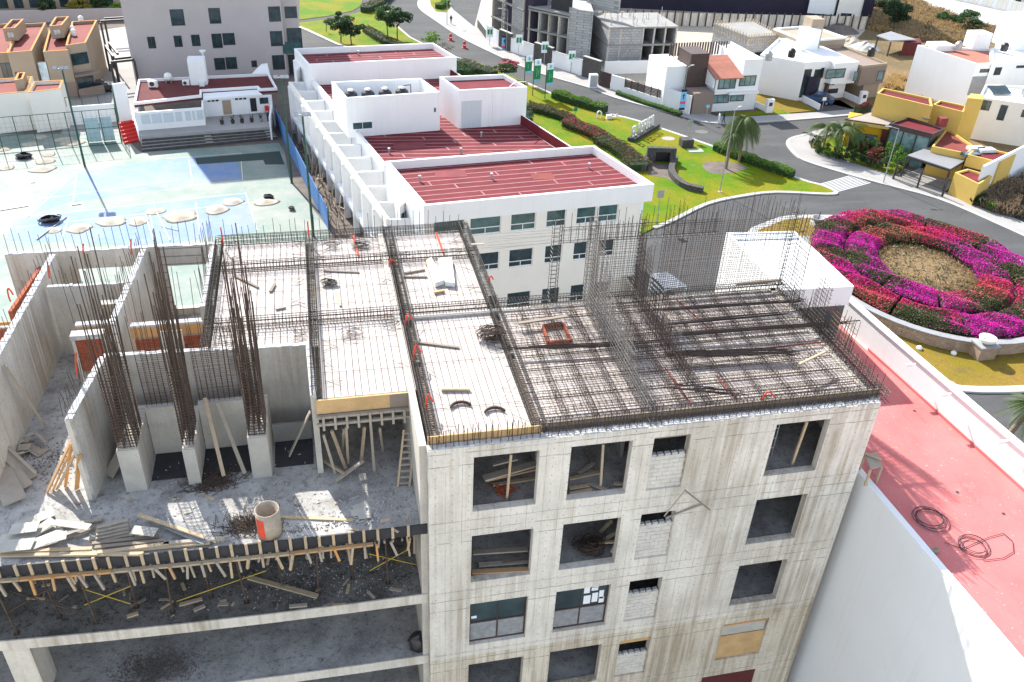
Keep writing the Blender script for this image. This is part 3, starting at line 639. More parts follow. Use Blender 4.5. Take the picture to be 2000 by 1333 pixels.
starters('starter bars on the partition behind the red brick pier', (-11.25, 16.5), (-11.6, 10.0), DK - .05, 1.4, .3, .012, .1, 'steel_bar', 1)
starters('starter bars on the short wall beside the ramp of planks', (-11.9, 7.5), (-12.35, 3.9), DK - .05, .9, .22, .013, .1, 'steel_bar', 1)
starters('starter bars on the cross partition of the left wing', (-14.8, 13.95), (-11.6, 13.85), DK - .3, 1.3, .3, .012, .1, 'steel_bar', 1)
starters('tall thin bars standing in the room with the orange lintel', (-13.4, 11.2), (-8.3, 11.0), DK - .6, 2.2, .34, .012, .16, 'steel_bar', 1)
starters('tall thin bars along the partition towards the deck', (-8.15, 16.4), (-8.2, 11), DK - .1, 1.9, .34, .012, .12, 'steel_bar', 1)
# dense column cages on the three stubs
for x, wd, zt, nm in ((-10.55, .62, DK + 1.5, 'dense rusty column cage on the wide stub, left of the three'), (-8.45, .36, DK + 1.5, 'dense rusty column cage on the narrow middle stub'), (-5.95, .58, DK + 1.55, 'dense rusty column cage on the stub nearest the plywood edge')):
    t = thing('column_cage', nm, 'rebar cage', (x, 5.2, DK - 1.8), 'column cages of the left wing'); lo = MB(); st = MB()
    ys = [4.05 + .17 * i for i in range(9)]
    for xx in (-wd / 2, -wd / 6, wd / 6, wd / 2):
        for y in ys:
            if abs(xx) < wd * .4 and random.random() < .45 and y not in (ys[0], ys[-1], ys[4]): continue
            ht = random.uniform(.6, 3.0) if random.random() < .7 else random.uniform(3.0, 5.0)
            lo.tube((x + xx, y, DK - 1.9), (x + xx + jit(.14), y + jit(.16), zt + ht), .020, 4)
    z = DK - 1.7
    while z < zt:
        for y0, y1 in ((4.02, 5.44), (4.02, 4.75)):
            st.path([(x - wd / 2 - .02, y0, z + jit(.02)), (x + wd / 2 + .02, y0, z + jit(.02)), (x + wd / 2 + .02, y1, z + jit(.02)), (x - wd / 2 - .02, y1, z + jit(.02))], .013, 3, True)
        z += .13
    lo.build('vertical_bars', 'steel_rust', t, kind='stuff'); st.build('ties', 'steel_rust', t, kind='stuff')
def curtain(label, a, b, z0, hs, vs=.2, hsn=.22, r=.012, over=.7, dbl=.2, mat='steel_rust', hx=0.0):
    """two-layer wall mesh from a to b; hs = list of (fraction, height)"""
    a = V(*a, z0); b = V(*b, z0); L = (b - a).length; d = (b - a) / L; q = V(-d.y, d.x, 0)
    def hh(f):
        for lim, h in hs:
            if f <= lim: return h
        return hs[-1][1]
    t = thing('wall_mesh', label, 'rebar mesh', tuple((a + b) / 2), 'wall meshes standing on the building'); vb = MB(); hb = MB(); s_ = 0
    while s_ <= L + .001:
        h = hh(s_ / L)
        for k in (0, 1):
            p = a + d * s_ + q * (dbl * k) + V(jit(.02), jit(.02), 0); vb.tube(p, p + V(jit(.06), jit(.06), h + over * random.uniform(.3, 1.1)), r, 3)
        s_ += vs
    hm = max(h for _, h in hs); z = .15
    while z < hm:
        segs = [s for s in [i * .25 for i in range(int(L / .25) + 1)] if hh(s / L) >= z]
        if segs:
            for k in (0, 1):
                p = a + d * (min(segs) - hx * random.random()) + q * (dbl * k); e = a + d * min(L, max(segs) + .25 + hx * random.random()) + q * (dbl * k)
                hb.tube(p + V(0, 0, z + jit(.02)), e + V(0, 0, z + jit(.02)), r, 3)
        z += hsn
    s_ = 0
    while s_ <= L:
        z = .2
        while z < hh(s_ / L): hb.tube(a + d * s_ + V(0, 0, z), a + d * s_ + q * dbl + V(0, 0, z), r * .8, 3); z += hsn * 2
        s_ += max(L, .4) if L < 1.5 else L
    vb.build('vertical_bars', mat, t, kind='stuff'); hb.build('horizontal_bars', mat, t, kind='stuff'); return t
curtain('rusty wall mesh between the left and middle column cages', (-10.1, 6.15), (-8.75, 6.15), DK - 1.5, [(1, 2.6)], .19, .17, .012, 1.6, .14, 'steel_rust')
curtain('rusty wall mesh between the middle and right column cages', (-8.15, 6.15), (-6.35, 6.15), DK - 1.5, [(1, 2.6)], .19, .17, .012, 1.2, .14, 'steel_rust')
curtain('big wall mesh standing on the rear right edge of the deck', (11.6, 9.0), (17.8, 9.0), DK, [(1, 3.6)], .2, .21, .012, 1.1, .2)
curtain('narrow return of wall mesh at the rear right deck corner', (17.85, 9.0), (17.85, 7.6), DK, [(1, 3.6)], .2, .21, .012, .4, .2, 'steel_rust', .0)
curtain('wall mesh fragment on the right deck edge above the glass entrance', (17.85, 6.6), (17.85, 5.5), DK, [(1, 2.1)], .2, .2, .012, .3, .2)
curtain('low wall mesh on the right deck edge beside the red terrace', (17.85, 4.9), (17.85, 3.3), DK, [(1, 1.2)], .2, .2, .012, .4, .2)
curtain('tall stepped wall mesh with pale bars in the middle of the deck', (8.3, .9), (8.3, 9.0), DK, [(.25, .8), (.6, 1.6), (.78, 2.6), (1, 3.7)], .22, .2, .014, .6, .2, 'steel_sunlit', .8)  # the lit look of these bars comes from their paler steel
curtain('lower stepped wall mesh right of the tall pale one', (10.55, 2.2), (10.55, 9.0), DK, [(.4, .7), (.75, 1.4), (1, 2.6)], .24, .22, .013, .8, .2, 'steel_rust', .6)
curtain('small wall mesh on the rear edge beside the tall pale one', (8.5, 9.0), (10.6, 9.0), DK, [(1, 3.5)], .2, .24, .012, .5, .2)
curtain('sparse wall mesh crossing the deck between the two stepped ones', (8.6, 4.6), (10.5, 4.6), DK, [(1, 1.2)], .2, .22, .012, .6, .2)
# slender ladder-like columns and the lintel cage high above the rear edge
def ccage(label, x, y, z0, z1, wd=.32, sp=.2):
    t = thing('column_cage', label, 'rebar cage', (x, y, z0)); lo = MB(); st = MB()
    for i in (-1, 1):
        for j in (-1, 1): lo.tube((x + i * wd / 2, y + j * wd / 2, z0), (x + i * wd / 2 + jit(.03), y + j * wd / 2, z1 + random.uniform(.1, .7)), .014, 4)
    z = z0 + .1
    while z < z1: st.path([(x - wd / 2, y - wd / 2, z), (x + wd / 2, y - wd / 2, z), (x + wd / 2, y + wd / 2, z), (x - wd / 2, y + wd / 2, z)], .012, 3, True); z += sp
    lo.build('vertical_bars', 'steel_bar', t, kind='stuff'); st.build('ties', 'steel_bar', t, kind='stuff')
ccage('slender ladder-like column cage in front of the white office block', 6.75, 9.2, DK, DK + 3.8)
ccage('column cage at the rear end of the tall pale wall mesh', 8.4, 9.25, DK, DK + 3.9, .34); ccage('column cage at the rear end of the lower wall mesh', 10.65, 9.25, DK, DK + 3.7, .3); ccage('column cage at the rear right corner of the deck', 17.75, 9.1, DK, DK + 3.7, .3)
cage('lintel cage hanging high above the rear edge of the deck', (7.0, 9.2, DK + 2.95), (14.2, 9.2, DK + 2.95), .24, .62, .3, 2, .013, .010)
m = MB()
for k in range(7): m.tube((3.6 + jit(.3), 9.2 + jit(.1), DK + 2.75 + .13 * k + jit(.1)), (8.2, 9.2, DK + 2.95 + .1 * k), .009, 3)
single('loose_bars', m, 'steel_sunlit', 'loose long bars sticking out sideways past the slender ladder column', 'rebar')
starters('fine vertical bars on the high lintel cage', (7.0, 9.1), (14.2, 9.1), DK + 3.0, 1.25, .3, .011, .05, 'steel_rust', 1)
# bundles of spare bars, coils, tie wire
def bundle(label, p0, p1, n, wd, r=.016, mat='steel_rust', h=.12):
    a = Vector(p0); b = Vector(p1); d = (b - a).normalized(); q = V(-d.y, d.x, 0); m = MB()
    for k in range(n):
        o = q * jit(wd / 2) + V(0, 0, random.random() * h); m.tube(a + o + d * jit(.9), b + o + q * jit(wd * .5) + d * jit(.9), r, 4)
    return single('bar_bundle', m, mat, label, 'rebar bundle')
z = DK + .28
bundle('long bundle of spare bars lying across the bar grid', (10.9, 3.9, z), (15.0, 3.5, z), 46, .42)
bundle('short bundle of spare bars near the facade edge on the bar grid', (10.1, 1.7, z), (11.5, 1.3, z), 26, .3)
bundle('thin bundle of bars laid along the rear part of the bar grid', (10.7, 7.3, z), (17.2, 7.2, z), 10, .12)
bundle('thin bundle of bars across the middle of the bar grid', (11.0, 5.3, z), (18.6, 5.0, z + .1), 14, .14)
bundle('dark bundle of bars crossing the deck beside the brick shaft hole', (4.4, 5.3, z), (9.6, 4.9, z), 16, .16)
bundle('rear bundle of bars across the bar grid', (11.5, 6.2, z), (16.6, 6.3, z), 10, .12)
def coil(label, c, r, n, wr=.008, mat='steel_bar', flat=.15, loops=None):
    m = MB(); c = Vector(c)
    for k in range(n):
        rr = r * random.uniform(.5, 1.1); o = V(jit(r * .5), jit(r * .4), random.random() * flat); tl = jit(.4); t0 = random.random() * 6
        pts = [c + o + V(rr * math.cos(t0 + t), rr * .7 * math.sin(t0 + t), .02 + tl * rr * math.sin(t) * .5 + abs(tl) * rr * .5) for t in [i * .6 for i in range(random.randint(5, 11))]]
        m.path(pts, wr, 3)
    return single('wire_tangle', m, mat, label, 'wire')
d0 = DK - .09
coil('black heap of tie wire at the edge of the bar grid', W(958, 662, d0), .45, 60, .014, 'steel_rust', .45)
coil('loose tangle of thin wire in front of the middle cage', W(688, 657, d0), .45, 14)
coil('flat tangle of wire beside the middle cage', W(760, 633, d0), .35, 10)
coil('pale tangle of wire at the rear of the left middle bay', W(650, 483, d0), .4, 16)
coil('dark knot of wire by an orange tube at the rear', W(705, 482, d0), .35, 26, .012)
coil('dark knot of wire beside a stick on the middle bay', W(644, 556, d0), .28, 34, .013)
# curved rusty offcuts
for nm, px, a0 in (('dark curved steel offcut on the front bay, the left of two', (900, 795), .5), ('rusty curved steel offcut on the front bay, the right of two', (966, 806), .4)):
    c = W(*px, d0); m = MB(); pts = [(c.x + .42 * math.cos(a0 + t), c.y - .2 + .42 * math.sin(a0 + t), d0 + .06) for t in [i * .25 for i in range(10)]]
    for i in range(9): m.bar(pts[i], pts[i + 1], .05, .12)
    single('steel_arc', m, 'steel_rust', nm, 'steel offcut')
# orange conduit tubes
tubes = [(436, 478, 0.9, 0, 'sticking up at the left rear deck corner'), (604, 470, 1.0, 0, 'sticking up beside the second lamp post'), (760, 522, .5, .3, 'bent along the long inner cage at the rear'), (792, 640, .8, .3, 'bent along the long inner cage, halfway'), (808, 705, .9, .3, 'bent along the long inner cage near the wood strip'), (832, 800, .8, .25, 'bent along the long inner cage at the front'), (955, 555, .5, .2, 'on the cage beside the white boxes'), (1486, 790, .7, .5, 'looped over the facade edge of the bar grid'), (97, 545, .8, .1, 'on the outer partition of the left wing'), (164, 500, .6, .1, 'on the left wing rear wall, left one'), (258, 498, .8, .1, 'on the left wing rear wall near the corner'), (152, 735, 1.0, .15, 'on the short wall by the ramp of planks'), (20, 590, .8, .2, 'over the brick wall at the picture edge')]
for px, py, h, ln, nm in tubes:
    p = W(px, py, DK + .1); pts = [p + V(ln * t * t, jit(.03), h * (t if ln < .2 else math.sin(t * 2.6) * .8)) for t in [i / 6 for i in range(7)]]
    single('conduit_tube', MB().path(pts, .035, 5), 'orange_tube', 'orange conduit tube ' + nm, 'conduit', None, 'orange conduit tubes')
for a_, b_, nm in (((690, 460), (700, 500), 'short'), ((852, 455), (866, 495), 'right')):
    single('conduit_tube', MB().tube(W(*a_, d0 + .05), W(*b_, d0 + .05), .05, 5, None, True), 'orange_tube', 'orange conduit lying on the rear bays, the %s one' % ('left' if nm == 'short' else 'right'), 'conduit', None, 'orange conduit tubes')
for i, (a_, b_) in enumerate((((1320, 585), (1400, 655)), ((1300, 720), (1350, 790)), ((1400, 735), (1440, 780)), ((1500, 680), (1610, 668)))):
    single('conduit_tube', MB().tube(W(*a_, D + .2), W(*b_, D + .2), .035, 5, None, True), 'conduit_old', 'red conduit lying in the bar grid ' + ('at the rear', 'by the short bar bundle', 'before the long bar bundle', 'near the right edge')[i], 'conduit', None, 'orange conduit tubes')
# brick lined shaft opening
t = thing('brick_shaft', 'small red brick shaft opening among the bars', 'shaft', tuple(W(1075, 665, d0)))
a_ = [W(*p, d0) for p in ((1062, 645), (1098, 640), (1112, 672), (1072, 676))]
for i in range(4): MB().wall(a_[i][:2], a_[(i + 1) % 4][:2], .09, d0 - .001, d0 + .25).build('shaft_wall', 'brick_red', t)
MB().prism([tuple(p[:2]) for p in a_], d0 + .001, d0 + .01).build('shaft_floor', 'roof_red_dark', t)
# ================================================================ timber, props and litter on the building
random.seed(5)
def plank(pa, pb, z, label, wd=.16, th=.05, mat='plank', zb=None, group='loose timber', name='plank', roll=0):
    a = W(*pa, z + th / 2 + .012); b = W(*pb, (z if zb is None else zb) + th / 2 + .012)
    return single(name, MB().bar(a, b, wd, th, roll=roll), mat, label, 'plank', None, group)
def plank3(a, b, label, wd=.16, th=.05, mat='plank', group='loose timber', name='plank'):
    return single(name, MB().bar(a, b, wd, th), mat, label, 'plank', None, group)
dz = DK - .1
plank((810, 668), (897, 679), dz, 'thin wooden strip lying from the long inner cage to the front bay', .12, .05, 'plank_dark')
plank((862, 761), (918, 761), dz, 'short pale plank on the front bay above the arcs', .13, .1, 'plank')
plank((1012, 632), (1108, 618), D + .32, 'dark plank across the bars beside the brick shaft', .16, .07, 'plank_dark')
plank((1560, 712), (1612, 687), D + .75, 'pale stick raised above the bar grid near its right edge', .09, .07, 'plank')
plank((460, 540), (505, 562), dz, 'dark stick on the left middle bay', .1, .05, 'plank_dark'); plank((528, 570), (537, 555), dz, 'small dark stub on the left middle bay', .12, .06, 'plank_dark'); plank((538, 604), (558, 600), dz, 'short dark offcut on the left middle bay', .12, .06, 'plank_grey')
plank((632, 529), (702, 532), dz, 'dark strip on the middle bay near the tie wire', .1, .04, 'plank_dark'); plank((656, 570), (665, 598), dz, 'pale upright board piece on the middle bay', .1, .04, 'plank')
plank((790, 534), (830, 527), dz, 'dark lath left of the white boxes, rear one', .09, .05, 'plank_dark'); plank((788, 541), (835, 541), dz, 'dark lath left of the white boxes, front one', .09, .05, 'plank_dark')
plank((1440, 556), (1525, 547), D + .45, 'dark timber on the rear edge of the bar grid', .14, .1, 'plank_dark')
plank((920, 478), (945, 477), D + .4, 'board poking out past the rear right bay', .12, .05, 'plank_grey')
# the pair of white boxes
for i, q in enumerate((((833, 518), (842, 512), (868, 556), (850, 562)), ((856, 514), (882, 512), (888, 562), (870, 560)))):
    p = [W(*x, dz) for x in q]; nm = ('left', 'right')[i]
    t = thing('white_box_form', 'white box form with wire handles, %s of the pair on the deck' % nm, 'box form', tuple(p[0]), 'white box forms')
    m = MB().prism([tuple(x[:2]) for x in p], dz + .005, dz + .26); m.build('box_body', 'white_plastic', t)
    c = (p[0] + p[1] + p[2] + p[3]) / 4
    for k in (-.7, .6): MB().path([c + V(.1 * math.cos(t_) + .05, k + .14 * math.sin(t_), .30) for t_ in [j * .6 for j in range(8)]], .015, 3).build('handle', 'dark_metal', t)
plank((848, 572), (868, 568), dz, 'tan board end in front of the white boxes', .12, .1, 'plywood'); plank((832, 517), (846, 516), dz, 'tan board end behind the white boxes', .14, .12, 'plank_orange')
# ---- below the propped bay: raking props, ladder
for i, (a, b) in enumerate((((632, 850), (655, 925)), ((648, 842), (675, 915)), ((672, 840), (668, 880)), ((676, 835), (680, 905)), ((724, 830), (731, 920)), ((712, 835), (705, 905)), ((742, 838), (748, 880)))):
    A = WY(*a, 3.5); B = W(*b, z1 + .02); plank3(A, B, 'timber prop under the propped plywood edge, number %s from the left' % ('one two three four five six seven'.split()[i]), .10, .09, 'plank' if i % 2 else 'plank_grey', 'props under the plywood edge', 'timber_prop')
plank((632, 900), (672, 925), z1 + .3, 'lath lying between the props, rear one', .1, .05); plank((655, 940), (710, 900), z1 + .05, 'dark plank on the floor before the props', .14, .06, 'plank_grey', z1 + .5)
ld = thing('ladder', 'homemade wooden ladder leaning beside the dark doorway', 'ladder', tuple(W(788, 950, z1)))
fa, fb = W(777, 951, z1), W(800, 950, z1); ta = WY(789, 840, 3.3); tb = WY(812, 838, 3.3)
for p, q in ((fa, ta), (fb, tb)): MB().bar(p, q, .08, .06).build('rail', 'plank', ld)
for k in range(9):
    f = .06 + k * .11; MB().bar(fa.lerp(ta, f), fb.lerp(tb, f), .06, .08).build('rung', 'plank_grey', ld)
plank((400, 778), (437, 930), DK - 1.0, 'pale timber leaning in the recess behind the middle stub', .14, .07, 'plank', z1 + .1) ; plank((425, 790), (478, 925), DK - 1.3, 'grey timber leaning in the recess behind the middle stub', .14, .07, 'plank_grey', z1 + .1)
plank((605, 805), (565, 890), DK - 1.6, 'board leaning in the dark recess by the propped edge', .2, .05, 'plank_grey', z1 + .1)
plank((212, 930), (245, 870), z1 + .05, 'wide board leaning behind the wide stub', .5, .04, 'plank_grey', z1 + .9)
plank((10, 715), (88, 832), DK - .4, 'long timber raking down the outer partition', .12, .1, 'plank_grey', z1 + .1)
# orange ramp of planks by the short wall
for i, (a, b) in enumerate((((92, 962), (145, 850)), ((103, 958), (148, 860)), ((112, 955), (150, 880)), ((128, 950), (140, 865)), ((150, 955), (155, 890)))):
    plank(a, b, z1, 'orange scaffold plank standing by the short wall, %s' % ('outermost', 'second', 'third', 'fourth', 'innermost')[i], .16, .06, 'plank_orange' if i != 2 else 'plank', z1 + 2.2)
# board stacks and rubble at the far left
for i, (a, b, w_, zb) in enumerate((((0, 870), (62, 935), .5, 1.2), ((0, 885), (55, 950), .4, .8), ((0, 920), (30, 980), .8, .6), ((0, 860), (70, 925), .12, 1.4))): plank(a, b, z1 + zb * .6, 'grey board in the leaning pile at the left picture edge, %s' % ('upper', 'middle', 'wide front', 'thin top')[i], w_, .05, 'plank_grey', z1 + .05 + i * .06)
for i in range(12):
    p = W(random.uniform(20, 95), random.uniform(850, 890), z1 + .05 + i * .025); t_ = random.random() * 3; L = random.uniform(.2, .5)
    plank3(p - V(math.cos(t_), math.sin(t_), 0) * L, p + V(math.cos(t_), math.sin(t_), jit(.15)) * L, 'broken board in the rubble heap at the foot of the outer partition', random.uniform(.12, .4), .03, random.choice(('plank_grey', 'plywood_grey')), 'broken boards by the outer partition', 'board')
# heap of boards along the front of the terrace
sheets = [((30, 1030), (105, 1000), .45), ((0, 1055), (60, 1045), .5), ((55, 1050), (105, 1015), .4), ((62, 1065), (125, 1040), .5), ((0, 1068), (65, 1062), .55), ((20, 1035), (75, 1028), .5), ((105, 1020), (175, 1030), .3), ((90, 1055), (130, 1045), .4)]
for i, (a, b, w_) in enumerate(sheets): plank(a, b, z1 + .04 + .05 * i, 'pale plywood sheet in the heap on the terrace', w_, .03, 'plywood_grey', z1 + .1 + .05 * i, 'plywood sheets in the terrace heap', 'plywood_sheet')
lg = [((175, 1052), (260, 1045), 'plank_grey'), ((180, 1062), (310, 1048), 'plank_dark'), ((185, 1070), (320, 1056), 'plank_dark'), ((190, 1080), (330, 1062), 'plank'), ((150, 1085), (410, 1060), 'plank'), ((0, 1085), (280, 1082), 'plank'), ((0, 1078), (180, 1072), 'plank'), ((320, 1062), (440, 1052), 'plank_grey'), ((110, 1030), (200, 1015), 'plank_grey'), ((130, 1050), (200, 1025), 'plank_dark')]
for i, (a, b, mt) in enumerate(lg): plank(a, b, z1 + .03 + .02 * (i % 4), 'long timber lying along the front edge of the terrace', .14, .08, mt, None, 'long timbers on the terrace edge')
plank((270, 1005), (400, 1050), z1 + .35, 'pale plank slanting over the timber heap', .14, .06, 'plank', z1 + .25); plank((300, 1010), (405, 1055), z1 + .2, 'blue-grey sheet slanting under the pale plank', .5, .03, 'plaster_bags', z1 + .15); plank((258, 1035), (305, 1040), z1 + .3, 'white board at the foot of the slanting plank', .4, .03, 'plywood_grey')
pl = thing('pallet', 'weathered wooden pallet lying in the timber heap', 'pallet', tuple(W(220, 1035, z1)))
for k in range(5):
    u = k / 4; MB().bar(W(190, 1030, z1 + .5).lerp(W(186, 1058, z1 + .1), u), W(250, 1015, z1 + .5).lerp(W(252, 1045, z1 + .1), u), .12, .03).build('slat', 'plank_grey', pl)
for a, b in (((190, 1028), (187, 1060)), ((220, 1022), (220, 1052)), ((250, 1014), (252, 1046))): MB().bar(W(*a, z1 + .46), W(*b, z1 + .06), .08, .06).build('bearer', 'plank_dark', pl)
plank((545, 1010), (690, 1016), z1, 'long pale plank lying behind the concrete tube', .13, .05, 'plank')
# concrete tube with red paint
c = W(528, 1042, z1); t = thing('concrete_tube', 'upright cardboard tube splashed with red paint on the terrace', 'tube', tuple(c))
ri, ro, hh = .40, .43, 1.2; MB().lathe(c, [(ro, 0), (ro, hh), (ri, hh), (ri, .1)], 20).build('tube_wall', 'tube_card', t, True)
MB().add([(c.x + .436 * math.cos(a_), c.y + .436 * math.sin(a_), c.z + zz) for zz in (.15, 1.0) for a_ in (3.6, 3.8, 4.0, 4.2, 4.4)], [(i, i + 1, i + 6, i + 5) for i in range(4)]).build('red_paint_patch', 'orange_tube', t)
def litter(label, px, n, spread, z, mats=('plank_grey',), size=.12, cat='rubble', ymin=.45, asp=.6):
    m = MB(); c = W(*px, z)
    for k in range(n):
        p = c + V(random.gauss(0, spread), random.gauss(0, spread * asp), 0)
        if p.y < ymin + .0022 * p.x * p.x + .15 or p.x > -.1: continue
        t_ = random.random() * 3.1; L = size * random.uniform(.3, 1.2)
        if size > .4: m.tube(p + V(0, 0, .02), p + V(math.cos(t_) * L, math.sin(t_) * L, random.random() * .12 + .02), .012, 3)
        elif random.random() < .3: m.bar(p + V(0, 0, .02), p + V(math.cos(t_) * L, math.sin(t_) * L, random.random() * .05 + .02), size * .2, .02)
        else: r_ = L * .3; m.hexa([(p.x + r_ * math.cos(t_ + k_), p.y + r_ * math.sin(t_ + k_), z + .003) for k_ in (0, 1.3, 2.9, 4.4)], [(p.x + .6 * r_ * math.cos(t_ + k_ + .3), p.y + .6 * r_ * math.sin(t_ + k_ + .3), z + .003 + L * .25) for k_ in (0, 1.3, 2.9, 4.4)])
    o = single('rubble', m, mats[0], label, cat); o['kind'] = 'stuff'; return o
litter('brown wire and twig litter before the middle stub', (415, 945), 300, .5, z1, ('steel_rust',), .5); litter('dark twig and wire litter beside the tube', (490, 1030), 320, .45, z1, ('steel_rust',), .5)
litter('grey rubble before the propped bay', (700, 1010), 90, .6, z1, ('concrete_rough',), .2); litter('small rubble on the terrace right end', (780, 985), 160, .7, z1, ('concrete_rough',), .12); litter('scattered crumbs over the terrace', (450, 990), 500, 2.6, z1, ('concrete_rough',), .1)
for i, (a, b) in enumerate((((690, 995), (720, 985)), ((685, 1003), (715, 998)), ((700, 1008), (725, 1005)))): plank(a, b, z1 + .03 * i, 'grey board scrap in front of the propped bay', .35, .03, 'plywood_grey', None, 'board scraps before the propped bay', 'board')
# ---- edge formwork of the terrace slab with struts
EF = thing('edge_formwork', 'timber edge formwork hanging along the terrace slab', 'formwork', (-8, .3, z1 - 1))
xs = [-20 + i * .5 for i in range(41)]
fb_ = MB()
for a, b in zip(xs, xs[1:]): fb_.hexa([(a, yf(a) - .06, z1 - .42), (b, yf(b) - .06, z1 - .42), (b, yf(b) - .005, z1 - .42), (a, yf(a) - .005, z1 - .42)], [(a, yf(a) - .06, z1 + .06), (b, yf(b) - .06, z1 + .06), (b, yf(b) - .005, z1 + .06), (a, yf(a) - .005, z1 + .06)])
fb_.build('form_board', 'black_sheet', EF)
for a, b in zip(xs[::6], xs[6::6]): MB().bar((a, yf(a) - .2, z1 - .47), (b - .02, yf(b) - .2, z1 - .47), .14, .08).build('waling_plank', 'plank' if random.random() < .6 else 'plank_orange', EF)
x = -19.7
while x < -.3:
    y = yf(x); MB().box(x - .05, x + .05, y - .13, y - .065, z1 - .4, z1 + .16 + jit(.05)).build('cleat', 'plank', EF)
    MB().bar((x + jit(.1), y - .3 + jit(.04), z1 - .42), (x + jit(.15), y - .22, z1 - 1.15 + jit(.2)), .08, .09).build('strut', random.choice(('plank_grey', 'plank_grey', 'plank', 'plank_orange')), EF)
    x += .52 + jit(.06)
x = -19.4
while x < -.4:
    y = yf(x) + .25; MB().bar((x, y - .35, z1 - .56), (x + jit(.06), y + .9, z1 - .52), .07, .12).build('joist', random.choice(('plank_grey', 'plank', 'plank_dark')), EF)
    if random.random() < .6: MB().bar((x + .2, y + .1, z1 - .6), (x + .2 + jit(.25), y + jit(.15), z1 - 1.5 + jit(.35)), .07, .07).build('strut', random.choice(('plank_grey', 'plank_dark', 'plank')), EF)
    x += .31 + jit(.05)
# scaffold props under the slab
z2 = DK - 3.78 - 3.74
x = -15.0; i = 0
while x < -.5:
    yy = 1.1 + .5 * (i % 2); pr = thing('steel_prop', 'slim steel prop under the terrace slab, %s from the left' % ORD[i], 'prop', (x, yy, z2), 'steel props under the terrace slab'); MB().tube((x, yy, z2), (x + jit(.2), yy, z1 - .32), .035, 6).build('tube', 'steel_rust', pr); MB().box(x - .1, x + .1, yy - .1, yy + .1, z2 + .002, z2 + .02).build('foot_plate', 'steel_rust', pr); x += 1.35; i += 1
for i, (a, b, mt) in enumerate((((485, 1128), (620, 1165), 'plank'), ((0, 0), (0, 0), None), ((565, 1185), (600, 1182), 'plank_grey'), ((350, 1182), (395, 1170), 'plank'), ((378, 1193), (400, 1183), 'plank_grey'), ((248, 1205), (270, 1198), 'plank'))):
    if mt: plank(a, b, z2, 'plank lying on the slab under the terrace, %s' % ('the long one', '', 'at the right', 'upper of the short pair', 'lower of the short pair', 'leftmost')[i], .2 if i == 0 else .14, .08, mt)
for i, (a, b, mt) in enumerate((((165, 1182), (255, 1145), 'yellow_paint'), ((160, 1150), (255, 1180), 'yellow_paint'), ((345, 1175), (520, 1115), 'yellow_paint'), ((722, 1115), (800, 1072), 'yellow_paint'), ((720, 1082), (820, 1105), 'yellow_paint'), ((20, 1155), (140, 1192), 'steel_rust'), ((10, 1200), (95, 1150), 'steel_rust'))):
    A = WY(*a, 1.4); B = WY(*b, 1.5); single('cross_brace', MB().tube(A, B, .022, 5), mt, ('yellow' if 'yell' in mt else 'rusty') + ' brace bar under the terrace formwork, ' + ('first from left, rising', 'first from left, falling', 'long middle one', 'right pair, rising', 'right pair, falling', 'far left, falling', 'far left, rising')[i], 'brace', None, 'brace bars')
litter('dark rubble spread over the slab below the terrace', (300, 1165), 1500, 3.2, z2, ('soil',), .10); litter('pale rubble over the right of the slab below the terrace', (640, 1130), 500, 2.0, z2, ('concrete_rough',), .09)
z3 = z2 - 3.74
litter('dark gravel heap on the lower slab', (300, 1310), 1800, .8, z3, ('soil',), .10)
c = W(92, 1310, z3); t = thing('bucket', 'yellow bucket standing on the lower slab', 'bucket', tuple(c)); MB().lathe(c, [(.17, 0), (.22, .42), (.2, .42), (.16, .05)], 16).build('pail', 'yellow_paint', t, True); MB().lathe(c + V(0, 0, .3), [(.185, 0), (.185, .01)], 12).build('paint', 'banner_blue', t)
c = W(818, 1215, z3 + 1.5); bg_ = MB().lathe(V(-.42, .75, z3 + .01), [(.2, 0), (.36, .12), (.38, .4), (.30, .62), (.14, .74), (.16, .9), (.05, .95)], 14); bg_.v = [(x + .07 * math.sin(z * 9 + y * 7), y + .07 * math.cos(z * 11 + x * 8), z) for x, y, z in bg_.v]
t = single('rubble_bag', bg_, 'black_plastic', 'black refuse bag standing beside the facade corner', 'bag', None, None, True)
single('paper_bin', MB().box(*(lambda p: (p.x - .25, p.x + .25, p.y - .2, p.y + .2, p.z, p.z + .45))(W(825, 1262, z3))), 'paper', 'pale carton beside the facade corner on the lower slab', 'carton')
MB().box(-15.6, -14.7, .9, 2.2, z3, z2 - .5).build('pier', 'slab_concrete', LF)
# ---- timber seen through the window holes
fl = [DK - .62 - k * H - 2.62 for k in range(5)]
def inplank(pa, pb, k, label, za=.1, zb=.1, Ya=None, wd=.15, th=.07, mat='plank'):
    return plank(pa, pb, fl[k] + za, label, wd, th, mat, fl[k] + zb, 'timber inside the window holes')
inplank((945, 935), (1050, 905), 0, 'grey plank stacked inside the top left window hole, upper', .8, .9, mat='plank_grey', wd=.3); inplank((950, 938), (1050, 915), 0, 'orange plank inside the top left window hole', .4, .5, mat='plank_orange'); inplank((962, 948), (1048, 934), 0, 'pale plank inside the top left window hole, lower', .05, .05); inplank((962, 908), (1010, 896), 0, 'grey board end inside the top left window hole', 1.0, 1.1, mat='plank_grey')
plank3(WY(998, 888, .45), V(WY(990, 970, .6).x, .6, fl[0]), 'timber post standing in the top left window hole', .09, .07, 'plank', 'window posts', 'timber_post'); plank3(WY(1178, 868, .45), V(WY(1173, 950, .6).x, .6, fl[0]), 'timber post standing in the second top window hole', .09, .07, 'plank', 'window posts', 'timber_post'); plank3(WY(1576, 824, .45), V(WY(1548, 902, .6).x, .6, fl[0]), 'timber post standing in the top right window hole', .1, .08, 'plank', 'window posts', 'timber_post')
m = MB(); c = W(985, 955, fl[0])
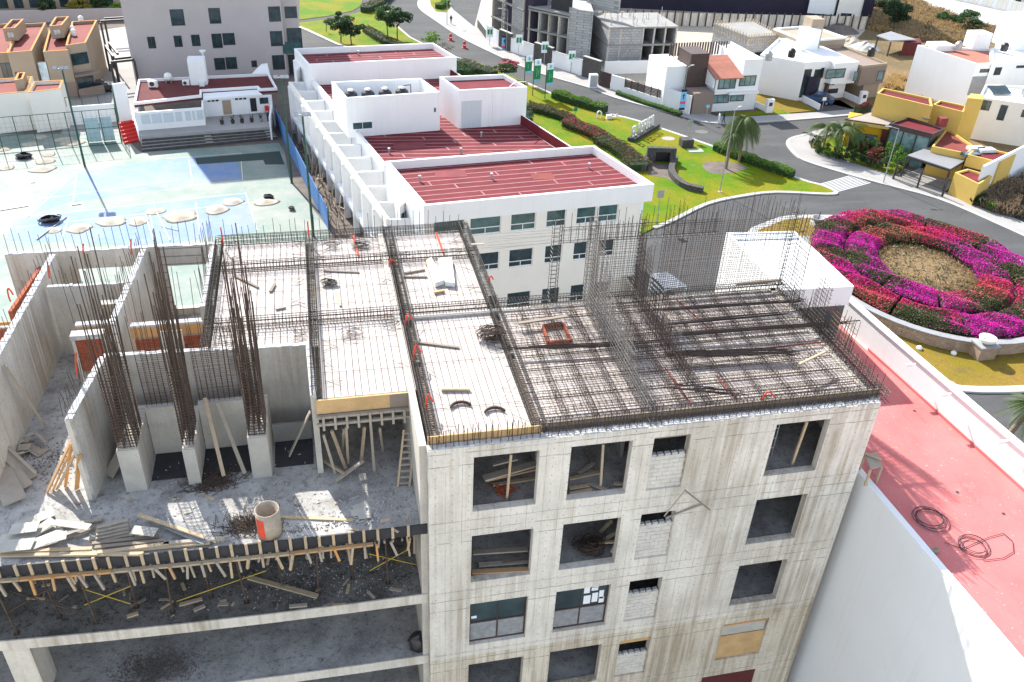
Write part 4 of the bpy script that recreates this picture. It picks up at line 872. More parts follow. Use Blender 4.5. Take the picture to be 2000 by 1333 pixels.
for k in range(26): p = c + V(random.gauss(0, .25), random.gauss(0, .15), .03 + random.random() * .08); m.bar(p, p + V(jit(.2), jit(.2), jit(.04)), .11, .07)
single('broken_bricks', m, 'brick_red', 'heap of broken red bricks inside the top left window hole', 'bricks')
for i, (a, b, mt) in enumerate((((1112, 936), (1170, 923), 'plank'), ((1112, 955), (1150, 948), 'plank'), ((1112, 965), (1155, 957), 'plank'), ((1146, 942), (1184, 958), 'plank_grey'), ((1130, 925), (1160, 905), 'plank_grey'), ((1145, 880), (1170, 925), 'plank_dark'), ((1198, 945), (1220, 945), 'plank'))): inplank(a, b, 0, 'plank on the floor of the second top window hole', .05, .08, mat=mt)
for i, (a, b, mt) in enumerate((((923, 1080), (1030, 1073), 'plank_grey'), ((935, 1104), (1035, 1096), 'plank_grey'), ((922, 1118), (1035, 1112), 'plank_orange'), ((980, 1098), (1035, 1090), 'plank_dark'))): inplank(a, b, 1, 'timber stored in the left window hole of the second row, %s' % ('rear', 'middle', 'orange front', 'short'
)[i], .1 + .3 * (i == 0), .1 + .3 * (i == 0), wd=.22, mat=mt)
coil('spiky heap of rusty wire in the second-row window hole', W(1150, 1075, fl[1]), .5, 70, .013, 'steel_rust', .5)
for i, (a, b) in enumerate((((1172, 1040), (1195, 1018)), ((1178, 1055), (1207, 1040)), ((1170, 1060), (1205, 1058)), ((1195, 1080), (1207, 1055)))): inplank(a, b, 1, 'timber piled behind the wire heap', .3, .6, wd=.14)
t = thing('scaffold_ladder', 'slim steel scaffold ladder inside the top right window hole', 'ladder', tuple(W(1540, 885, fl[0])))
for x_ in (13.35, 14.15): MB().tube((x_, 1.2, fl[0]), (x_, 1.2, fl[0] + 2.5), .025, 5).build('rail', 'grey_metal', t)
for k in range(4): MB().tube((13.35, 1.2, fl[0] + .5 + k * .5), (14.15, 1.2, fl[0] + .5 + k * .5), .022, 5).build('rung', 'grey_metal', t)
# bracket of laths on the facade
a = WY(1338, 958, -.5); 
for i, (b, mt) in enumerate(((WY(1298, 1008, -.05), 'plank_grey'), (WY(1372, 985, -.1), 'plank_grey'), (WY(1386, 996, -.25), 'plank_dark'))): plank3(WY(1300, 1012, -.02) if i == 1 else a, b, 'lath of the bracket sticking out of the facade, ' + ('rising', 'level', 'falling')[i], .07, .05, mt, 'facade bracket laths', 'lath')

for i in range(34):
    p = W(random.uniform(120, 800), random.uniform(965, 1040), z1 + .02); t_ = random.random() * 3.1; L = random.uniform(.08, .45)
    plank3(p, p + V(math.cos(t_) * L, math.sin(t_) * L * .7, 0), 'small timber offcut lying loose on the terrace floor', random.uniform(.05, .14), .035, random.choice(('plank_grey', 'plank', 'plank_dark', 'plywood_grey')), 'timber offcuts on the terrace floor', 'offcut')
litter('fine dark rubble along the foot of the outer partition', (130, 900), 500, 1.0, z1, ('soil',), .1); litter('fine dark rubble behind the edge formwork', (560, 1045), 400, 1.8, z1, ('soil',), .09, 'rubble', .5, .15)
for i in range(26):
    p = W(random.uniform(40, 790), random.uniform(1130, 1190), z2 + .02); t_ = random.random() * 3.1; L = random.uniform(.1, .7)
    plank3(p, p + V(math.cos(t_) * L, abs(math.sin(t_)) * L * .7, 0), 'timber offcut lying on the dirty slab under the terrace', random.uniform(.06, .14), .04, random.choice(('plank_grey', 'plank', 'plank_dark')), 'timber offcuts on the slab under the terrace', 'offcut')
# ================================================================ facades: measure on a vertical plane, then build windows into it
class Fac:
    """vertical plane over the ground line p0-p1 (outside on the right of the direction)"""
    def __init__(s, p0, p1):
        s.a = V(p0[0], p0[1], 0); s.b = V(p1[0], p1[1], 0); s.L = (s.b - s.a).length; s.d = (s.b - s.a) / s.L; s.n = V(s.d.y, -s.d.x, 0)
    def sz(s, px, py):
        r = _ray(px, py); t = (s.a - CAM).dot(s.n) / r.dot(s.n); p = CAM + r * t; return ((p - s.a).dot(s.d), p.z)
    def rect(s, x0, y0, x1, y1):
        a = s.sz(x0, y0); b = s.sz(x1, y1); c = s.sz(x0, y1); e = s.sz(x1, y0)
        return ((a[0] + c[0]) / 2, (b[0] + e[0]) / 2, (b[1] + c[1]) / 2, (a[1] + e[1]) / 2)
    def pt(s, u, z, out=0.0): return s.a + s.d * u + s.n * out + V(0, 0, z)
    def slab(s, m, u0, u1, z0, z1, o0, o1):
        lo = [s.pt(u0, z0, o0), s.pt(u1, z0, o0), s.pt(u1, z0, o1), s.pt(u0, z0, o1)]
        if o1 > o0: lo = lo[::-1]
        return m.hexa(lo, [p + V(0, 0, z1 - z0) for p in lo])
    def wallmesh(s, th, z0, z1, ops=(), u0=0.0, u1=None):
        return MB().wall(tuple(s.pt(u0, 0)[:2]), tuple(s.pt(s.L if u1 is None else u1, 0)[:2]), th, z0, z1, [(o[0] - u0, o[1] - u0, o[2], o[3]) for o in ops])
    def window(s, th, r, nx=2, fr='dark_metal', gl='glass', cut=False, low=0.0, fw=.07, sill=None, name='window', bars=True):
        u0, u1, z0, z1 = r; o = -.14 if cut else .035; f = MB(); ft = .07 if cut else .035
        e = .0 if cut else .0
        s.slab(f, u0, u0 + fw, z0, z1, o - .03, o + ft - .03); s.slab(f, u1 - fw, u1, z0, z1, o - .03, o + ft - .03)
        s.slab(f, u0 + fw, u1 - fw, z0, z0 + fw, o - .03, o + ft - .03); s.slab(f, u0 + fw, u1 - fw, z1 - fw, z1, o - .03, o + ft - .03)
        if low:
            zl = z0 + (z1 - z0) * low; s.slab(f, u0 + fw, u1 - fw, zl - fw * .45, zl + fw * .45, o - .03, o + ft - .035)
            s.slab(f, (u0 + u1) / 2 - fw * .4, (u0 + u1) / 2 + fw * .4, z0 + fw, zl - fw * .45, o - .03, o + ft - .035)
        else:
            for k in range(1, nx): uu = u0 + (u1 - u0) * k / nx; s.slab(f, uu - fw * .35, uu + fw * .35, z0 + fw, z1 - fw, o - .03, o + ft - .035)
        wn = f.build(name, fr, th)
        p = MB(); s.slab(p, u0 + fw * .5, u1 - fw * .5, z0 + fw * .5, z1 - fw * .5, o - .034, o - .012 if cut else o - .014); p.build('pane', gl, wn)
        if sill: q = MB(); s.slab(q, u0 - .08, u1 + .08, z0 - .1, z0 - .002, .002, .10); q.build('sill', sill, wn)
        return wn
def lerp2(a, b, t): return (a[0] + (b[0] - a[0]) * t, a[1] + (b[1] - a[1]) * t)
def seams(th, q, z, n, cuts, wd=.13, mat='roof_seam', first=.5):
    """roofing seams: n strips across the quad q = (fl, fr, br, bl) plus staggered short joints"""
    fl_, fr_, br, bl = q; rows = [(first + i) / n for i in range(n)]
    for t in rows: MB().strip([lerp2(fl_, bl, t), lerp2(fr_, br, t)], wd, z + .002, z + .012).build('seam_strip', mat, th)
    for i, t in enumerate(rows[:-1]):
        for c in cuts[i % len(cuts)]:
            a = lerp2(lerp2(fl_, bl, t), lerp2(fr_, br, t), c); b = lerp2(lerp2(fl_, bl, rows[i + 1]), lerp2(fr_, br, rows[i + 1]), c); d = V(b[0] - a[0], b[1] - a[1]); L = d.length; d = d / L
            MB().strip([tuple(V(*a) + d * (wd / 2 + .003)), tuple(V(*b) - d * (wd / 2 + .003))], wd, z + .002, z + .012).build('seam_strip', mat, th)
def parapet(th, poly, z0, z1, wd=.2, mat='white_wall', name='parapet', cap=None):
    """closed parapet along the inside of a counter-clockwise polygon"""
    a = sum(poly[i][0] * poly[(i + 1) % len(poly)][1] - poly[(i + 1) % len(poly)][0] * poly[i][1] for i in range(len(poly)))
    if a < 0: poly = poly[::-1]
    c = V(sum(p[0] for p in poly) / len(poly), sum(p[1] for p in poly) / len(poly)); n = len(poly); ins = []
    for i in range(n):
        p = V(*poly[i]); d1 = (p - V(*poly[i - 1])).normalized(); d2 = (V(*poly[(i + 1) % n]) - p).normalized(); n1 = V(-d1.y, d1.x); n2 = V(-d2.y, d2.x); b = (n1 + n2); b = b / b.dot(n1) if abs(b.dot(n1)) > 1e-3 else n1; ins.append(p + b * wd)
    for i in range(n):
        j = (i + 1) % n; MB().prism([poly[i], poly[j], tuple(ins[j]), tuple(ins[i])], z0, z1).build(name, mat, th)
    return [tuple(p) for p in ins]
def block(th, poly, z0, z1, mat='white_wall', name='wall'): return MB().prism(poly, z0, z1).build(name, mat, th)
# ================================================================ red terrace, its walls and the glass entrance
TZ = DK - 4.2
PB = thing('terrace_building', 'white building with a red roof terrace right of the concrete one', 'building', (21, 0, 0))
tp = [(18.0, 9.2), (18.02, 0.0), (18.45, -16), (25.4, -16), (24.25, .43), (23.7, 9.15), (23.55, 12.0), (18.0, 12.0)]
block(PB, tp, 0, TZ - .02, 'white_wall', 'body'); block(PB, [(18.3, 11.9), (18.32, .0), (18.75, -15.9), (25.3, -15.9), (24.2, .43), (23.62, 9.15), (23.5, 11.9)], TZ - .018, TZ, 'terrace_red', 'terrace_floor')
MB().strip([(18.16, 3.0), (18.17, 0), (18.6, -16)], .28, TZ - .019, TZ + .09).build('kerb_edge', 'white_trim', PB)
MB().strip([(25.55, -16), (24.40, .43), (23.85, 9.15), (23.72, 12.0)], .3, 0, TZ + 1.5).build('parapet', 'white_wall', PB)
MB().strip([(25.52, -16), (24.36, .43), (23.81, 9.15), (23.68, 12.0)], .4, TZ + 1.503, TZ + 1.56).build('parapet_cap', 'white_trim', PB)
MB().strip([(25.33, -16), (24.2, .43), (23.66, 9.15)], .05, TZ + .002, TZ + .12).build('skirting', 'terrace_red', PB)
# entrance pavilion on the terrace
GZ = DK - .45
g_ = [tuple(W(*p, GZ)[:2]) for p in ((1667, 563), (1541, 588), (1418, 458), (1553, 455))]; gp = [g_[0], (max(17.75, g_[1][0]), 9.3), g_[2], g_[3]]
gh = thing('roof_pavilion', 'white flat-roofed glass entrance pavilion beside the flower roundabout', 'pavilion', (20, 12, TZ))
block(gh, gp, GZ - .95, GZ, 'white_wall', 'roof_slab')
parapet(gh, gp, GZ + .002, GZ + .1, .16, 'white_trim', 'roof_rim')
c_ = sum((V(*p) for p in gp), V(0, 0)) / 4; gi = [tuple(V(*p).lerp(c_, .06)) for p in gp]
block(gh, [gi[2], gi[3], tuple(V(*gi[3]).lerp(V(*gi[0]), .10)), tuple(V(*gi[2]).lerp(V(*gi[1]), .10))], GZ + .004, GZ + .06, 'pane_frosted', 'skylight')
for i in range(4):
    gs_ = i in (0, 3); a, b = (gi if gs_ else gp)[i], (gi if gs_ else gp)[(i + 1) % 4]; MB().wall(a, b, .06 if gs_ else -.25, TZ if gs_ else 0, GZ - .952).build('glass_wall' if gs_ else 'side_wall', 'glass_teal' if gs_ else 'white_wall', gh)
block(gh, [(18.05, 9.3), (18.05, 3.6), (18.4, 3.6), (18.4, 9.3)], TZ + .1, GZ - 1.35, 'white_wall', 'side_wall')
for i, (px, py) in enumerate(((1783, 712), (1853, 770), (1963, 862))):
    p = W(px, py, TZ + 1.56); t = thing('wall_lamp', 'white bulkhead lamp on the terrace parapet, ' + ('the farthest of three', 'the middle of three', 'the nearest of three')[i], 'lamp', tuple(p), 'lamps on the terrace parapet')
    MB().box(p.x - .35, p.x - .05, p.y - .06, p.y + .06, p.z - .08, p.z + .04).build('housing', 'white_plastic', t); MB().box(p.x - .06, p.x + .12, p.y - .04, p.y + .04, p.z - .001, p.z + .03).build('arm', 'white_plastic', t)
def hose(label, px, r, n, tail=None):
    m = MB(); c = W(*px, TZ + .04)
    for k in range(n):
        rr = r * random.uniform(.8, 1.05); o = V(jit(.12), jit(.12), .03 * k); m.path([c + o + V(rr * math.cos(t), rr * .95 * math.sin(t), 0) for t in [i * math.pi / 12 for i in range(24)]], .013, 5, True)
    if tail: m.path([W(*p, TZ + .04) for p in tail], .013, 5)
    return single('hose', m, 'hose', label, 'hose', tuple(c))
random.seed(2)
hose('coiled dark hose on the red terrace, the rear coil', (1814, 1014), .62, 5)
hose('coiled dark hose with a wide loose loop on the red terrace', (1898, 1066), .55, 4, [(1845, 1060), (1880, 1072), (1930, 1050), (1960, 1042), (1978, 1058), (1980, 1078), (1960, 1090), (1920, 1095)])
coil('small brown wad of cord on the terrace beside the coils', W(1826, 1078, TZ), .1, 20, .012, 'plank_grey', .12)
p = W(1706, 935, TZ); t = thing('work_table', 'rough wooden work table against the end of the concrete building', 'table', (p.x, p.y, TZ))
tz_ = TZ + .85; q = [W(*a, tz_) for a in ((1688, 890), (1712, 885), (1722, 912), (1700, 918))]
block(t, [tuple(a[:2]) for a in q], tz_, tz_ + .05, 'plank_grey', 'top')
for a in q: MB().box(a.x - .04, a.x + .04, a.y - .04, a.y + .04, TZ, tz_ - .002).build('leg', 'plank', t)
MB().bar(W(1690, 886, tz_ + .1), W(1722, 898, tz_ + .1), .12, .06).build('loose_batten', 'plank', t)
for i, px in enumerate(((1786, 803), (1960, 1004), (1870, 962))): single('drain', MB().lathe(W(*px, TZ), [(.07, .002), (.07, .012)], 10), 'dark_metal', 'small round drain hole in the red terrace, ' + ('near the pavilion shadow', 'near the right picture edge', 'above the hoses')[i], 'drain')
# white pergola down by the entrance road
p0 = [W(*a, 2.6) for a in ((1272, 537), (1305, 533), (1340, 558), (1300, 566))]; t = thing('pergola', 'white slatted pergola beside the entrance road', 'pergola', (p0[0].x, p0[0].y, 0))
for i in range(9):
    f = i / 8; MB().bar(p0[0].lerp(p0[3], f), p0[1].lerp(p0[2], f), .12, .1).build('slat', 'white_plastic', t)
for a in p0: MB().box(a.x - .06, a.x + .06, a.y - .06, a.y + .06, 0, 2.54).build('post', 'white_plastic', t)
for i in range(5):
    z = .4 + i * .45; MB().bar(p0[0] + V(0, 0, z - 2.6), p0[3] + V(0, 0, z - 2.6), .05, .12).build('side_rail', 'white_plastic', t)
# ================================================================ white office block with the red roofs
WB = thing('office_block', 'long white office block with red felt roofs and roof boxes', 'building', (12, 60, 0))
ZF = 9.0; PIT = -4.6
FL_, FR_, BR_, BL_ = [tuple(W(*p, ZF)[:2]) for p in ((828, 402), (1278, 360), (1160, 284), (753, 315))]
q = (FL_, FR_, BR_, BL_)
ins = parapet(WB, list(q), ZF - 1.3, ZF, .28, 'white_wall', 'parapet')
rf = block(WB, [FL_, FR_, BR_, BL_], ZF - 1.6, ZF - 1.302, 'white_wall', 'roof_slab')
iq = [tuple(V(*a).lerp((V(*FL_) + V(*FR_) + V(*BR_) + V(*BL_)) / 4, .022)) for a in q]
block(WB, iq, ZF - 1.3, ZF - .75, 'roof_red', 'roof_felt'); seams(WB, iq, ZF - .75, 10, [(.12, .62), (.45,), (.3, .8), (.66,), (.22, .9)], .14)
wr = tuple(V(*FL_).lerp(V(*FR_), .962)); wrb = tuple(V(*BL_).lerp(V(*BR_), .962))
F1 = Fac(FL_, wr)
rows = [[(918, 418, 979, 452), (998, 410, 1047, 443), (1068, 403, 1106, 435), (1127, 397, 1165, 430), (1170, 391, 1208, 424), (847, 426, 908, 470)],
        [(994, 488, 1041, 520), (1064, 480, 1098, 511), (1120, 473, 1147, 506), (936, 496, 975, 528), (1168, 465, 1200, 495)],
        [(990, 572, 1036, 600), (1058, 563, 1093, 590), (1114, 556, 1142, 582), (930, 580, 972, 610), (1160, 550, 1190, 575)]]
rc = [[F1.rect(*r) for r in row] for row in rows]
zt = [sum(r[3] for r in row) / len(row) for row in rc]; zb_ = [sum(r[2] for r in row) / len(row) for row in rc]
ops = [];
for k, row in enumerate(rc):
    for r in row: ops.append((r[0], r[1], zt[k] - (1.95 if k == 0 else 1.75), zt[k]))
F1.wallmesh(.3, PIT, ZF - 1.602, ops).build('front_wall', 'cream_wall', WB)
for i, o in enumerate(ops): F1.window(WB, o, 2, 'white_trim', 'glass_teal' if i < 6 else 'glass', True, .3, .07)
block(WB, [tuple(V(*FL_).lerp(V(*FR_), .02) + V(-.04, .6)), tuple(V(*wr) + V(-.1, .6)), tuple(V(*wr) + V(-.1, .7)), tuple(V(*FL_).lerp(V(*FR_), .02) + V(-.04, .7))], PIT, ZF - 1.602, 'concrete_dark', 'inner_wall')
MB().wall(wr, wrb, .3, PIT, ZF - 1.602).build('end_wall', 'white_wall', WB); F2 = Fac(FL_, BL_)
MB().wall(BL_, FL_, .3, PIT, ZF - 1.602).build('end_wall', 'white_wall', WB)
# bay window box on the left gable
b = [W(*p, ZF - 1.6) for p in ((768, 370), (790, 364), (797, 388), (780, 402))]
block(WB, [tuple(a[:2]) for a in b], ZF - 4.4, ZF - 1.7, 'white_wall', 'bay_box')
FB = Fac(tuple(b[3][:2]), tuple(b[2][:2])); FB.window(WB, (.15, FB.L - .1, ZF - 3.9, ZF - 2.4), 2, 'white_trim', 'glass_teal')
# long wing
ZM = 6.5
Lr, Lf = W(604, 152, ZM + .3), W(753, 330, ZM + .3)
rb = block(WB, [], 0, 1) if False else None
RA = (14.2, 84.6); RBp = BR_
mq = [tuple(Lf[:2]), (RBp[0] - .3, RBp[1]), RA, tuple(Lr[:2])]
block(WB, mq, PIT, ZM - .02, 'white_wall', 'wing_body'); block(WB, [tuple(V(*p).lerp(V(10, 68), .012)) for p in mq], ZM - .018, ZM, 'roof_red', 'roof_felt')
im = [tuple(V(*p).lerp(V(10, 68), .02)) for p in mq]
seams(WB, im, ZM, 30, [(.2, .7), (.5,), (.35, .9), (.15, .6), (.8,), (.42,)], .16)
MB().strip([tuple(Lf[:2]), tuple(Lr[:2])], .3, ZM + .001, ZM + .7).build('low_parapet', 'white_wall', WB)
MB().strip([(RBp[0] - .15, RBp[1] + .2), RA], .16, ZM + .001, ZM + 1.0).build('low_parapet', 'white_wall', WB); MB().strip([(RBp[0] - .30, RBp[1] + .2), (RA[0] - .15, RA[1])], .1, ZM + .001, ZM + 1.02).build('red_coping', 'roof_red', WB)
# rear block
rq = [tuple(W(*p, ZF)[:2]) for p in ((601, 126), (892, 112), (846, 84), (574, 95))]
block(WB, rq, PIT, ZF - 1.0, 'white_wall', 'rear_body'); parapet(WB, rq, ZF - 1.0, ZF, .25, 'white_wall', 'parapet')
ri = [tuple(V(*p).lerp(V(5, 87), .03)) for p in rq]; block(WB, ri, ZF - .998, ZF - .7, 'roof_red', 'roof_felt'); seams(WB, ri, ZF - .7, 7, [(.1, .55), (.35, .82), (.2, .7)], .14)
Fr = Fac(rq[3], rq[0]); bq = [W(*p, ZF - 1.4) for p in ((572, 118), (584, 112), (590, 128), (578, 138))]; block(WB, [tuple(a[:2]) for a in bq], ZF - 4.5, ZF - 1.4, 'white_wall', 'bay_box')
# tank box
ZT = 10.6
tq = [tuple(W(*p, ZT)[:2]) for p in ((675, 192), (859, 180), (822, 153), (647, 160))]
parapet(WB, tq, ZM + .002, ZT, .22, 'white_wall', 'tank_room_wall'); block(WB, [tuple(V(*p).lerp(V(4.6, 68.4), .05)) for p in tq], ZM + .003, ZT - 1.5, 'white_wall', 'tank_floor')
FT = Fac(tq[0], tq[1]); FT.window(WB, FT.rect(688, 238, 728, 253), 2, 'white_trim', 'glass_teal', False)
f = MB(); FT.slab(f, *FT.rect(683, 236, 730, 268), .003, .02); f.build('door_leaf', 'white_trim', WB)
f = MB(); FT.slab(f, *FT.rect(848, 211, 851, 219), .003, .05); f.build('wall_light', 'dark_metal', WB)
for i in range(4):
    u = .13 + .185 * i; p = V(*tq[0]).lerp(V(*tq[1]), u).lerp(V(*tq[3]).lerp(V(*tq[2]), u), .5); z = ZT - 1.497
    t = thing('water_tank', 'black ribbed water tank on the office roof, %s from the left' % ('first', 'second', 'third', 'fourth')[i], 'water tank', (p.x, p.y, z), 'water tanks on the office roof')
    MB().lathe((p.x, p.y, z), [(.62, 0), (.68, .05), (.68, .45), (.72, .5), (.72, .55), (.68, .6), (.68, 1.0), (.6, 1.12), (.34, 1.32), (.3, 1.34)], 20).build('body', 'black_plastic', t, False)
    MB().lathe((p.x, p.y, z + 1.34), [(.32, 0), (.32, .1), (.2, .16)], 16).build('lid', 'grey_metal', t)
    MB().box(p.x - .03, p.x + .03, p.y - .73, p.y - .66, z + .5, z + .62).build('outlet', 'white_plastic', t)
    MB().box(p.x + .5, p.x + 1.1, p.y - 1.2, p.y - .8, z, z + .25).build('valve_box', 'white_plastic', t)
p = V(*tq[0]).lerp(V(*tq[1]), .83).lerp(V(*tq[3]).lerp(V(*tq[2]), .83), .75)
single('pipe', MB().path([(p.x - 1.1, p.y - .6, ZT - .2), (p.x, p.y - .2, ZT - .2), (p.x, p.y - .2, ZT - 1.49)], .05, 6), 'dark_metal', 'black pipe dropping from the fourth water tank', 'pipe')
# stair box
sq = [tuple(W(*p, ZT)[:2]) for p in ((896, 177), (1030, 170), (985, 145), (858, 150))]
block(WB, sq, PIT, ZT - .7, 'white_wall', 'stair_room_wall'); parapet(WB, sq, ZT - .7, ZT, .22, 'white_wall', 'parapet'); block(WB, [tuple(V(*p).lerp(V(15.2, 69.5), .05)) for p in sq], ZT - .698, ZT - .45, 'roof_red', 'roof_felt')
FS = Fac(sq[0], sq[1]); f = MB(); r = FS.rect(901, 197, 940, 250); FS.slab(f, r[0], (r[0] + r[1]) / 2 - .02, r[2], r[3], .003, .03); FS.slab(f, (r[0] + r[1]) / 2 + .02, r[1], r[2], r[3], .003, .03); f.build('louvre_door', 'banner_blue' if False else 'pane_frosted', WB)
for px in (963,): f = MB(); u, _ = FS.sz(px, 200); FS.slab(f, u - .05, u + .05, ZM, ZT - .1, .003, .09); f.build('downpipe', 'white_trim', WB)
for k, (a, b_) in enumerate((((995, 170), (1008, 160)), ((1008, 160), (1028, 160)))): MB().tube(W(*a, ZT + .3), W(*b_, ZT + .3), .05, 5).build('vent_rail', 'white_plastic', WB)
# left side: screen frame with balconies
Of, Orr = W(757, 428, ZM - .2), W(566, 160, ZM - .2)
Of, Orr = V(Of.x, Of.y, 0), V(Orr.x, Orr.y, 0); If, Ir = V(Lf.x, Lf.y, 0), V(Lr.x, Lr.y, 0)
n = 11
for z in (ZM - .2, ZM - 4.1, ZM - 8.0): MB().strip([tuple(Of[:2]), tuple(Orr[:2])], .35, z - .55, z).build('frame_beam', 'white_wall' if z < ZM - 1 else 'cream_wall', WB)
dI = (Ir - If)
for i in range(n + 1):
    f = i / n; o = Of.lerp(Orr, f); j = If + dI * ((o.y - If.y) / dI.y)
    MB().box(o.x - .3, o.x + .3, o.y - .3, o.y + .3, PIT, ZM - .76).build('frame_column', 'white_wall', WB)
    if (j - o).length > .7: MB().strip([tuple((o + (j - o).normalized() * .2)[:2]), tuple((j - (j - o).normalized() * .02)[:2])], .22, PIT, ZM - .25).build('balcony_divider', 'white_wall', WB)
for z in (ZM - 4.2, ZM - 8.1):
    MB().prism([tuple((Of + V(.2, 0, 0))[:2]), tuple((Orr + V(.2, 0, 0))[:2]), tuple(Ir[:2]), tuple(If[:2])], z - .3, z - .003).build('balcony_slab', 'white_wall', WB)
FI = Fac(tuple(Ir[:2]), tuple(If[:2]))
for i in range(n):
    for z in (ZM - 3.9, ZM - 7.8): FI.window(WB, (FI.L * (i + .3) / n, FI.L * (i + .75) / n, z, z + 2.4), 2, 'white_trim', 'glass_teal')
ins = None

for i, (px, z) in enumerate((((900, 300), ZM), ((760, 300), ZM), ((960, 350), ZF - .75), ((1150, 330), ZF - .75), ((820, 355), ZF - .75), ((700, 108), ZF - .7), ((640, 160), ZM), ((940, 268), ZM))):
    p = W(*px, z); MB().lathe(p, [(.09, 0), (.09, .45), (.16, .47), (.14, .56)], 10).build('vent_pipe' if i % 2 else 'drain_outlet', 'grey_metal', WB)
for i, (px, w_, h_) in enumerate((((880, 340), 1.4, .8), ((1060, 345), 1.0, .7), ((800, 285), 1.6, .9), ((940, 300), 1.2, .6), ((760, 100), 1.3, .7))):
    p = W(*px, ZF - .75 if i < 2 else (ZM if i < 4 else ZF - .7)); MB().box(p.x - w_, p.x + w_, p.y - h_, p.y + h_, p.z + .013, p.z + .02).build('felt_patch', 'roof_red_dark' if i % 2 else 'roof_patch', WB)
# ================================================================ left background: flats, clubhouse, courts, tan houses
random.seed(21)
GB = thing('apartment_block', 'tall mauve-grey apartment block behind the clubhouse', 'building', (-16, 115, 0))
G0, G1 = (-26.63, 106.31), (-6.13, 108.57); GF = Fac(G0, G1); bk = V(-1.4, 17, 0)
gl_ = [(333, 18.5, 360, 51), (408, 16, 431, 47), (524.5, 13, 548, 43), (288.5, 72, 304, 95.5), (340, 70, 356, 92.6), (374, 68, 391, 91), (414, 66, 434, 95), (435, 65, 459, 89), (528, 61, 552, 91), (419, 113.5, 440, 137.5), (441, 112, 463, 136), (491, 118.6, 502, 132), (532, 108, 556, 137), (381, 126, 398, 150)]
rc = [GF.rect(*r) for r in gl_]
GF.wallmesh(.3, 0, 31, rc).build('front_wall', 'grey_wall', GB)
block(GB, [tuple(GF.pt(.3, 0, -.301)[:2]), tuple(GF.pt(GF.L - .3, 0, -.301)[:2]), tuple((GF.pt(GF.L - .3, 0, -17))[:2]), tuple(GF.pt(.3, 0, -17)[:2])], 0, 30.9, "grey_wall", 'body')
MB().wall(tuple(GF.pt(0, 0, -17)[:2]), tuple(GF.pt(0, 0, -.301)[:2]), .299, 0, 31).build('side_wall', 'grey_wall', GB)
for r in rc: GF.window(GB, r, 2, 'dark_metal', 'glass', True, 0, .1, None)
rb2 = [tuple(GF.pt(GF.L - .29, 0, -1.2)[:2]), tuple(GF.pt(GF.L + 2.3, 0, -1.2)[:2]), tuple(GF.pt(GF.L + 2.3, 0, -12)[:2]), tuple(GF.pt(GF.L - .29, 0, -12)[:2])]
block(GB, rb2, 0, 22, 'grey_wall', 'side_bay'); FB2 = Fac(rb2[0], rb2[1])
for r in ((556, 13, 580, 36), (561, 55, 590, 98), (564, 107, 578, 152)): FB2.window(GB, FB2.rect(*r), 2, 'dark_metal', 'glass', False, 0, .1)
block(GB, [tuple(FB2.pt(-.0, 0, 1.3)[:2]), tuple(FB2.pt(2.6, 0, 1.3)[:2]), tuple(FB2.pt(2.6, 0, .04)[:2]), tuple(FB2.pt(-.0, 0, .04)[:2])], FB2.sz(575, 100)[1], FB2.sz(575, 82)[1], 'glass_teal', 'balcony_glass')
# clubhouse
CH = thing('clubhouse', 'low white clubhouse with dark red roof above the stepped terrace', 'building', (-16, 90, 0)); CT = 1.5; CR = 3.9
r1 = [tuple(W(*p, CR)[:2]) for p in ((262, 206), (394, 191), (394, 181), (502, 174), (507, 179), (542, 177), (526, 148), (271, 160))]
block(CH, r1, CR - .25, CR, 'roof_brown', 'roof'); parapet(CH, r1, CR + .002, CR + .32, .22, 'white_wall', 'parapet')
block(CH, [tuple(W(*p, CR)[:2]) for p in ((398, 191), (508, 180), (504, 176), (396, 183))], CR - .2, CR + .1, 'white_wall', 'canopy') if False else block(CH, [tuple(W(*p, CR)[:2]) for p in ((397, 193), (512, 184), (506, 180), (504, 175), (396, 182.5))], CR - .26, CR - .02, 'white_trim', 'canopy')
lw0, lw1 = W(270, 256, CT), W(402, 245, CT); CF = Fac(lw0[:2], lw1[:2])
CF.wallmesh(.25, 0, CR - .26).build('front_wall', 'white_wall', CH)
r = CF.rect(272, 212, 398, 232)
for i, (a, b) in enumerate(((0, .16), (.165, .34), (.345, .53), (.535, .66), (.69, .80), (.805, .87), (.875, 1))): CF.window(CH, (r[0] + (r[1] - r[0]) * a, r[0] + (r[1] - r[0]) * b, CR - 1.75, CR - .45), 1, 'white_trim', 'pane_frosted')
rw0, rw1 = W(402, 229, CT), W(534, 219, CT); CG = Fac(rw0[:2], rw1[:2]); CG.wallmesh(.25, CT, CR - .27).build('recessed_wall', 'white_wall', CH)
MB().wall(tuple(lw1[:2]), tuple(rw0[:2]), .2, 0, CR - .27).build('return_wall', 'white_wall', CH); MB().wall(tuple(W(530, 250, CT)[:2]), tuple(rw1[:2]), .2, 0, CT + 1.2).build('return_wall', 'white_wall', CH)
bkl = W(271, 175, CR); MB().wall(tuple(bkl[:2]), tuple(lw0[:2]), .25, 0, CR - .26).build('side_wall', 'white_wall', CH)
for rr, gm in (((489, 192, 501, 218), 'black_plastic'), ((435, 196, 452, 224), 'tan_wall')): f = MB(); CG.slab(f, *CG.rect(*rr), .003, .05); f.build('door', gm, CH)
for x in (405, 413, 421, 459, 467, 475): CG.window(CH, CG.rect(x, 196 - (x - 405) * .07, x + 6, 199.5 - (x - 405) * .07), 1, 'dark_metal', 'glass', False, 0, .05)
CG.window(CH, CG.rect(507, 191, 524, 203), 2, 'dark_metal', 'glass')
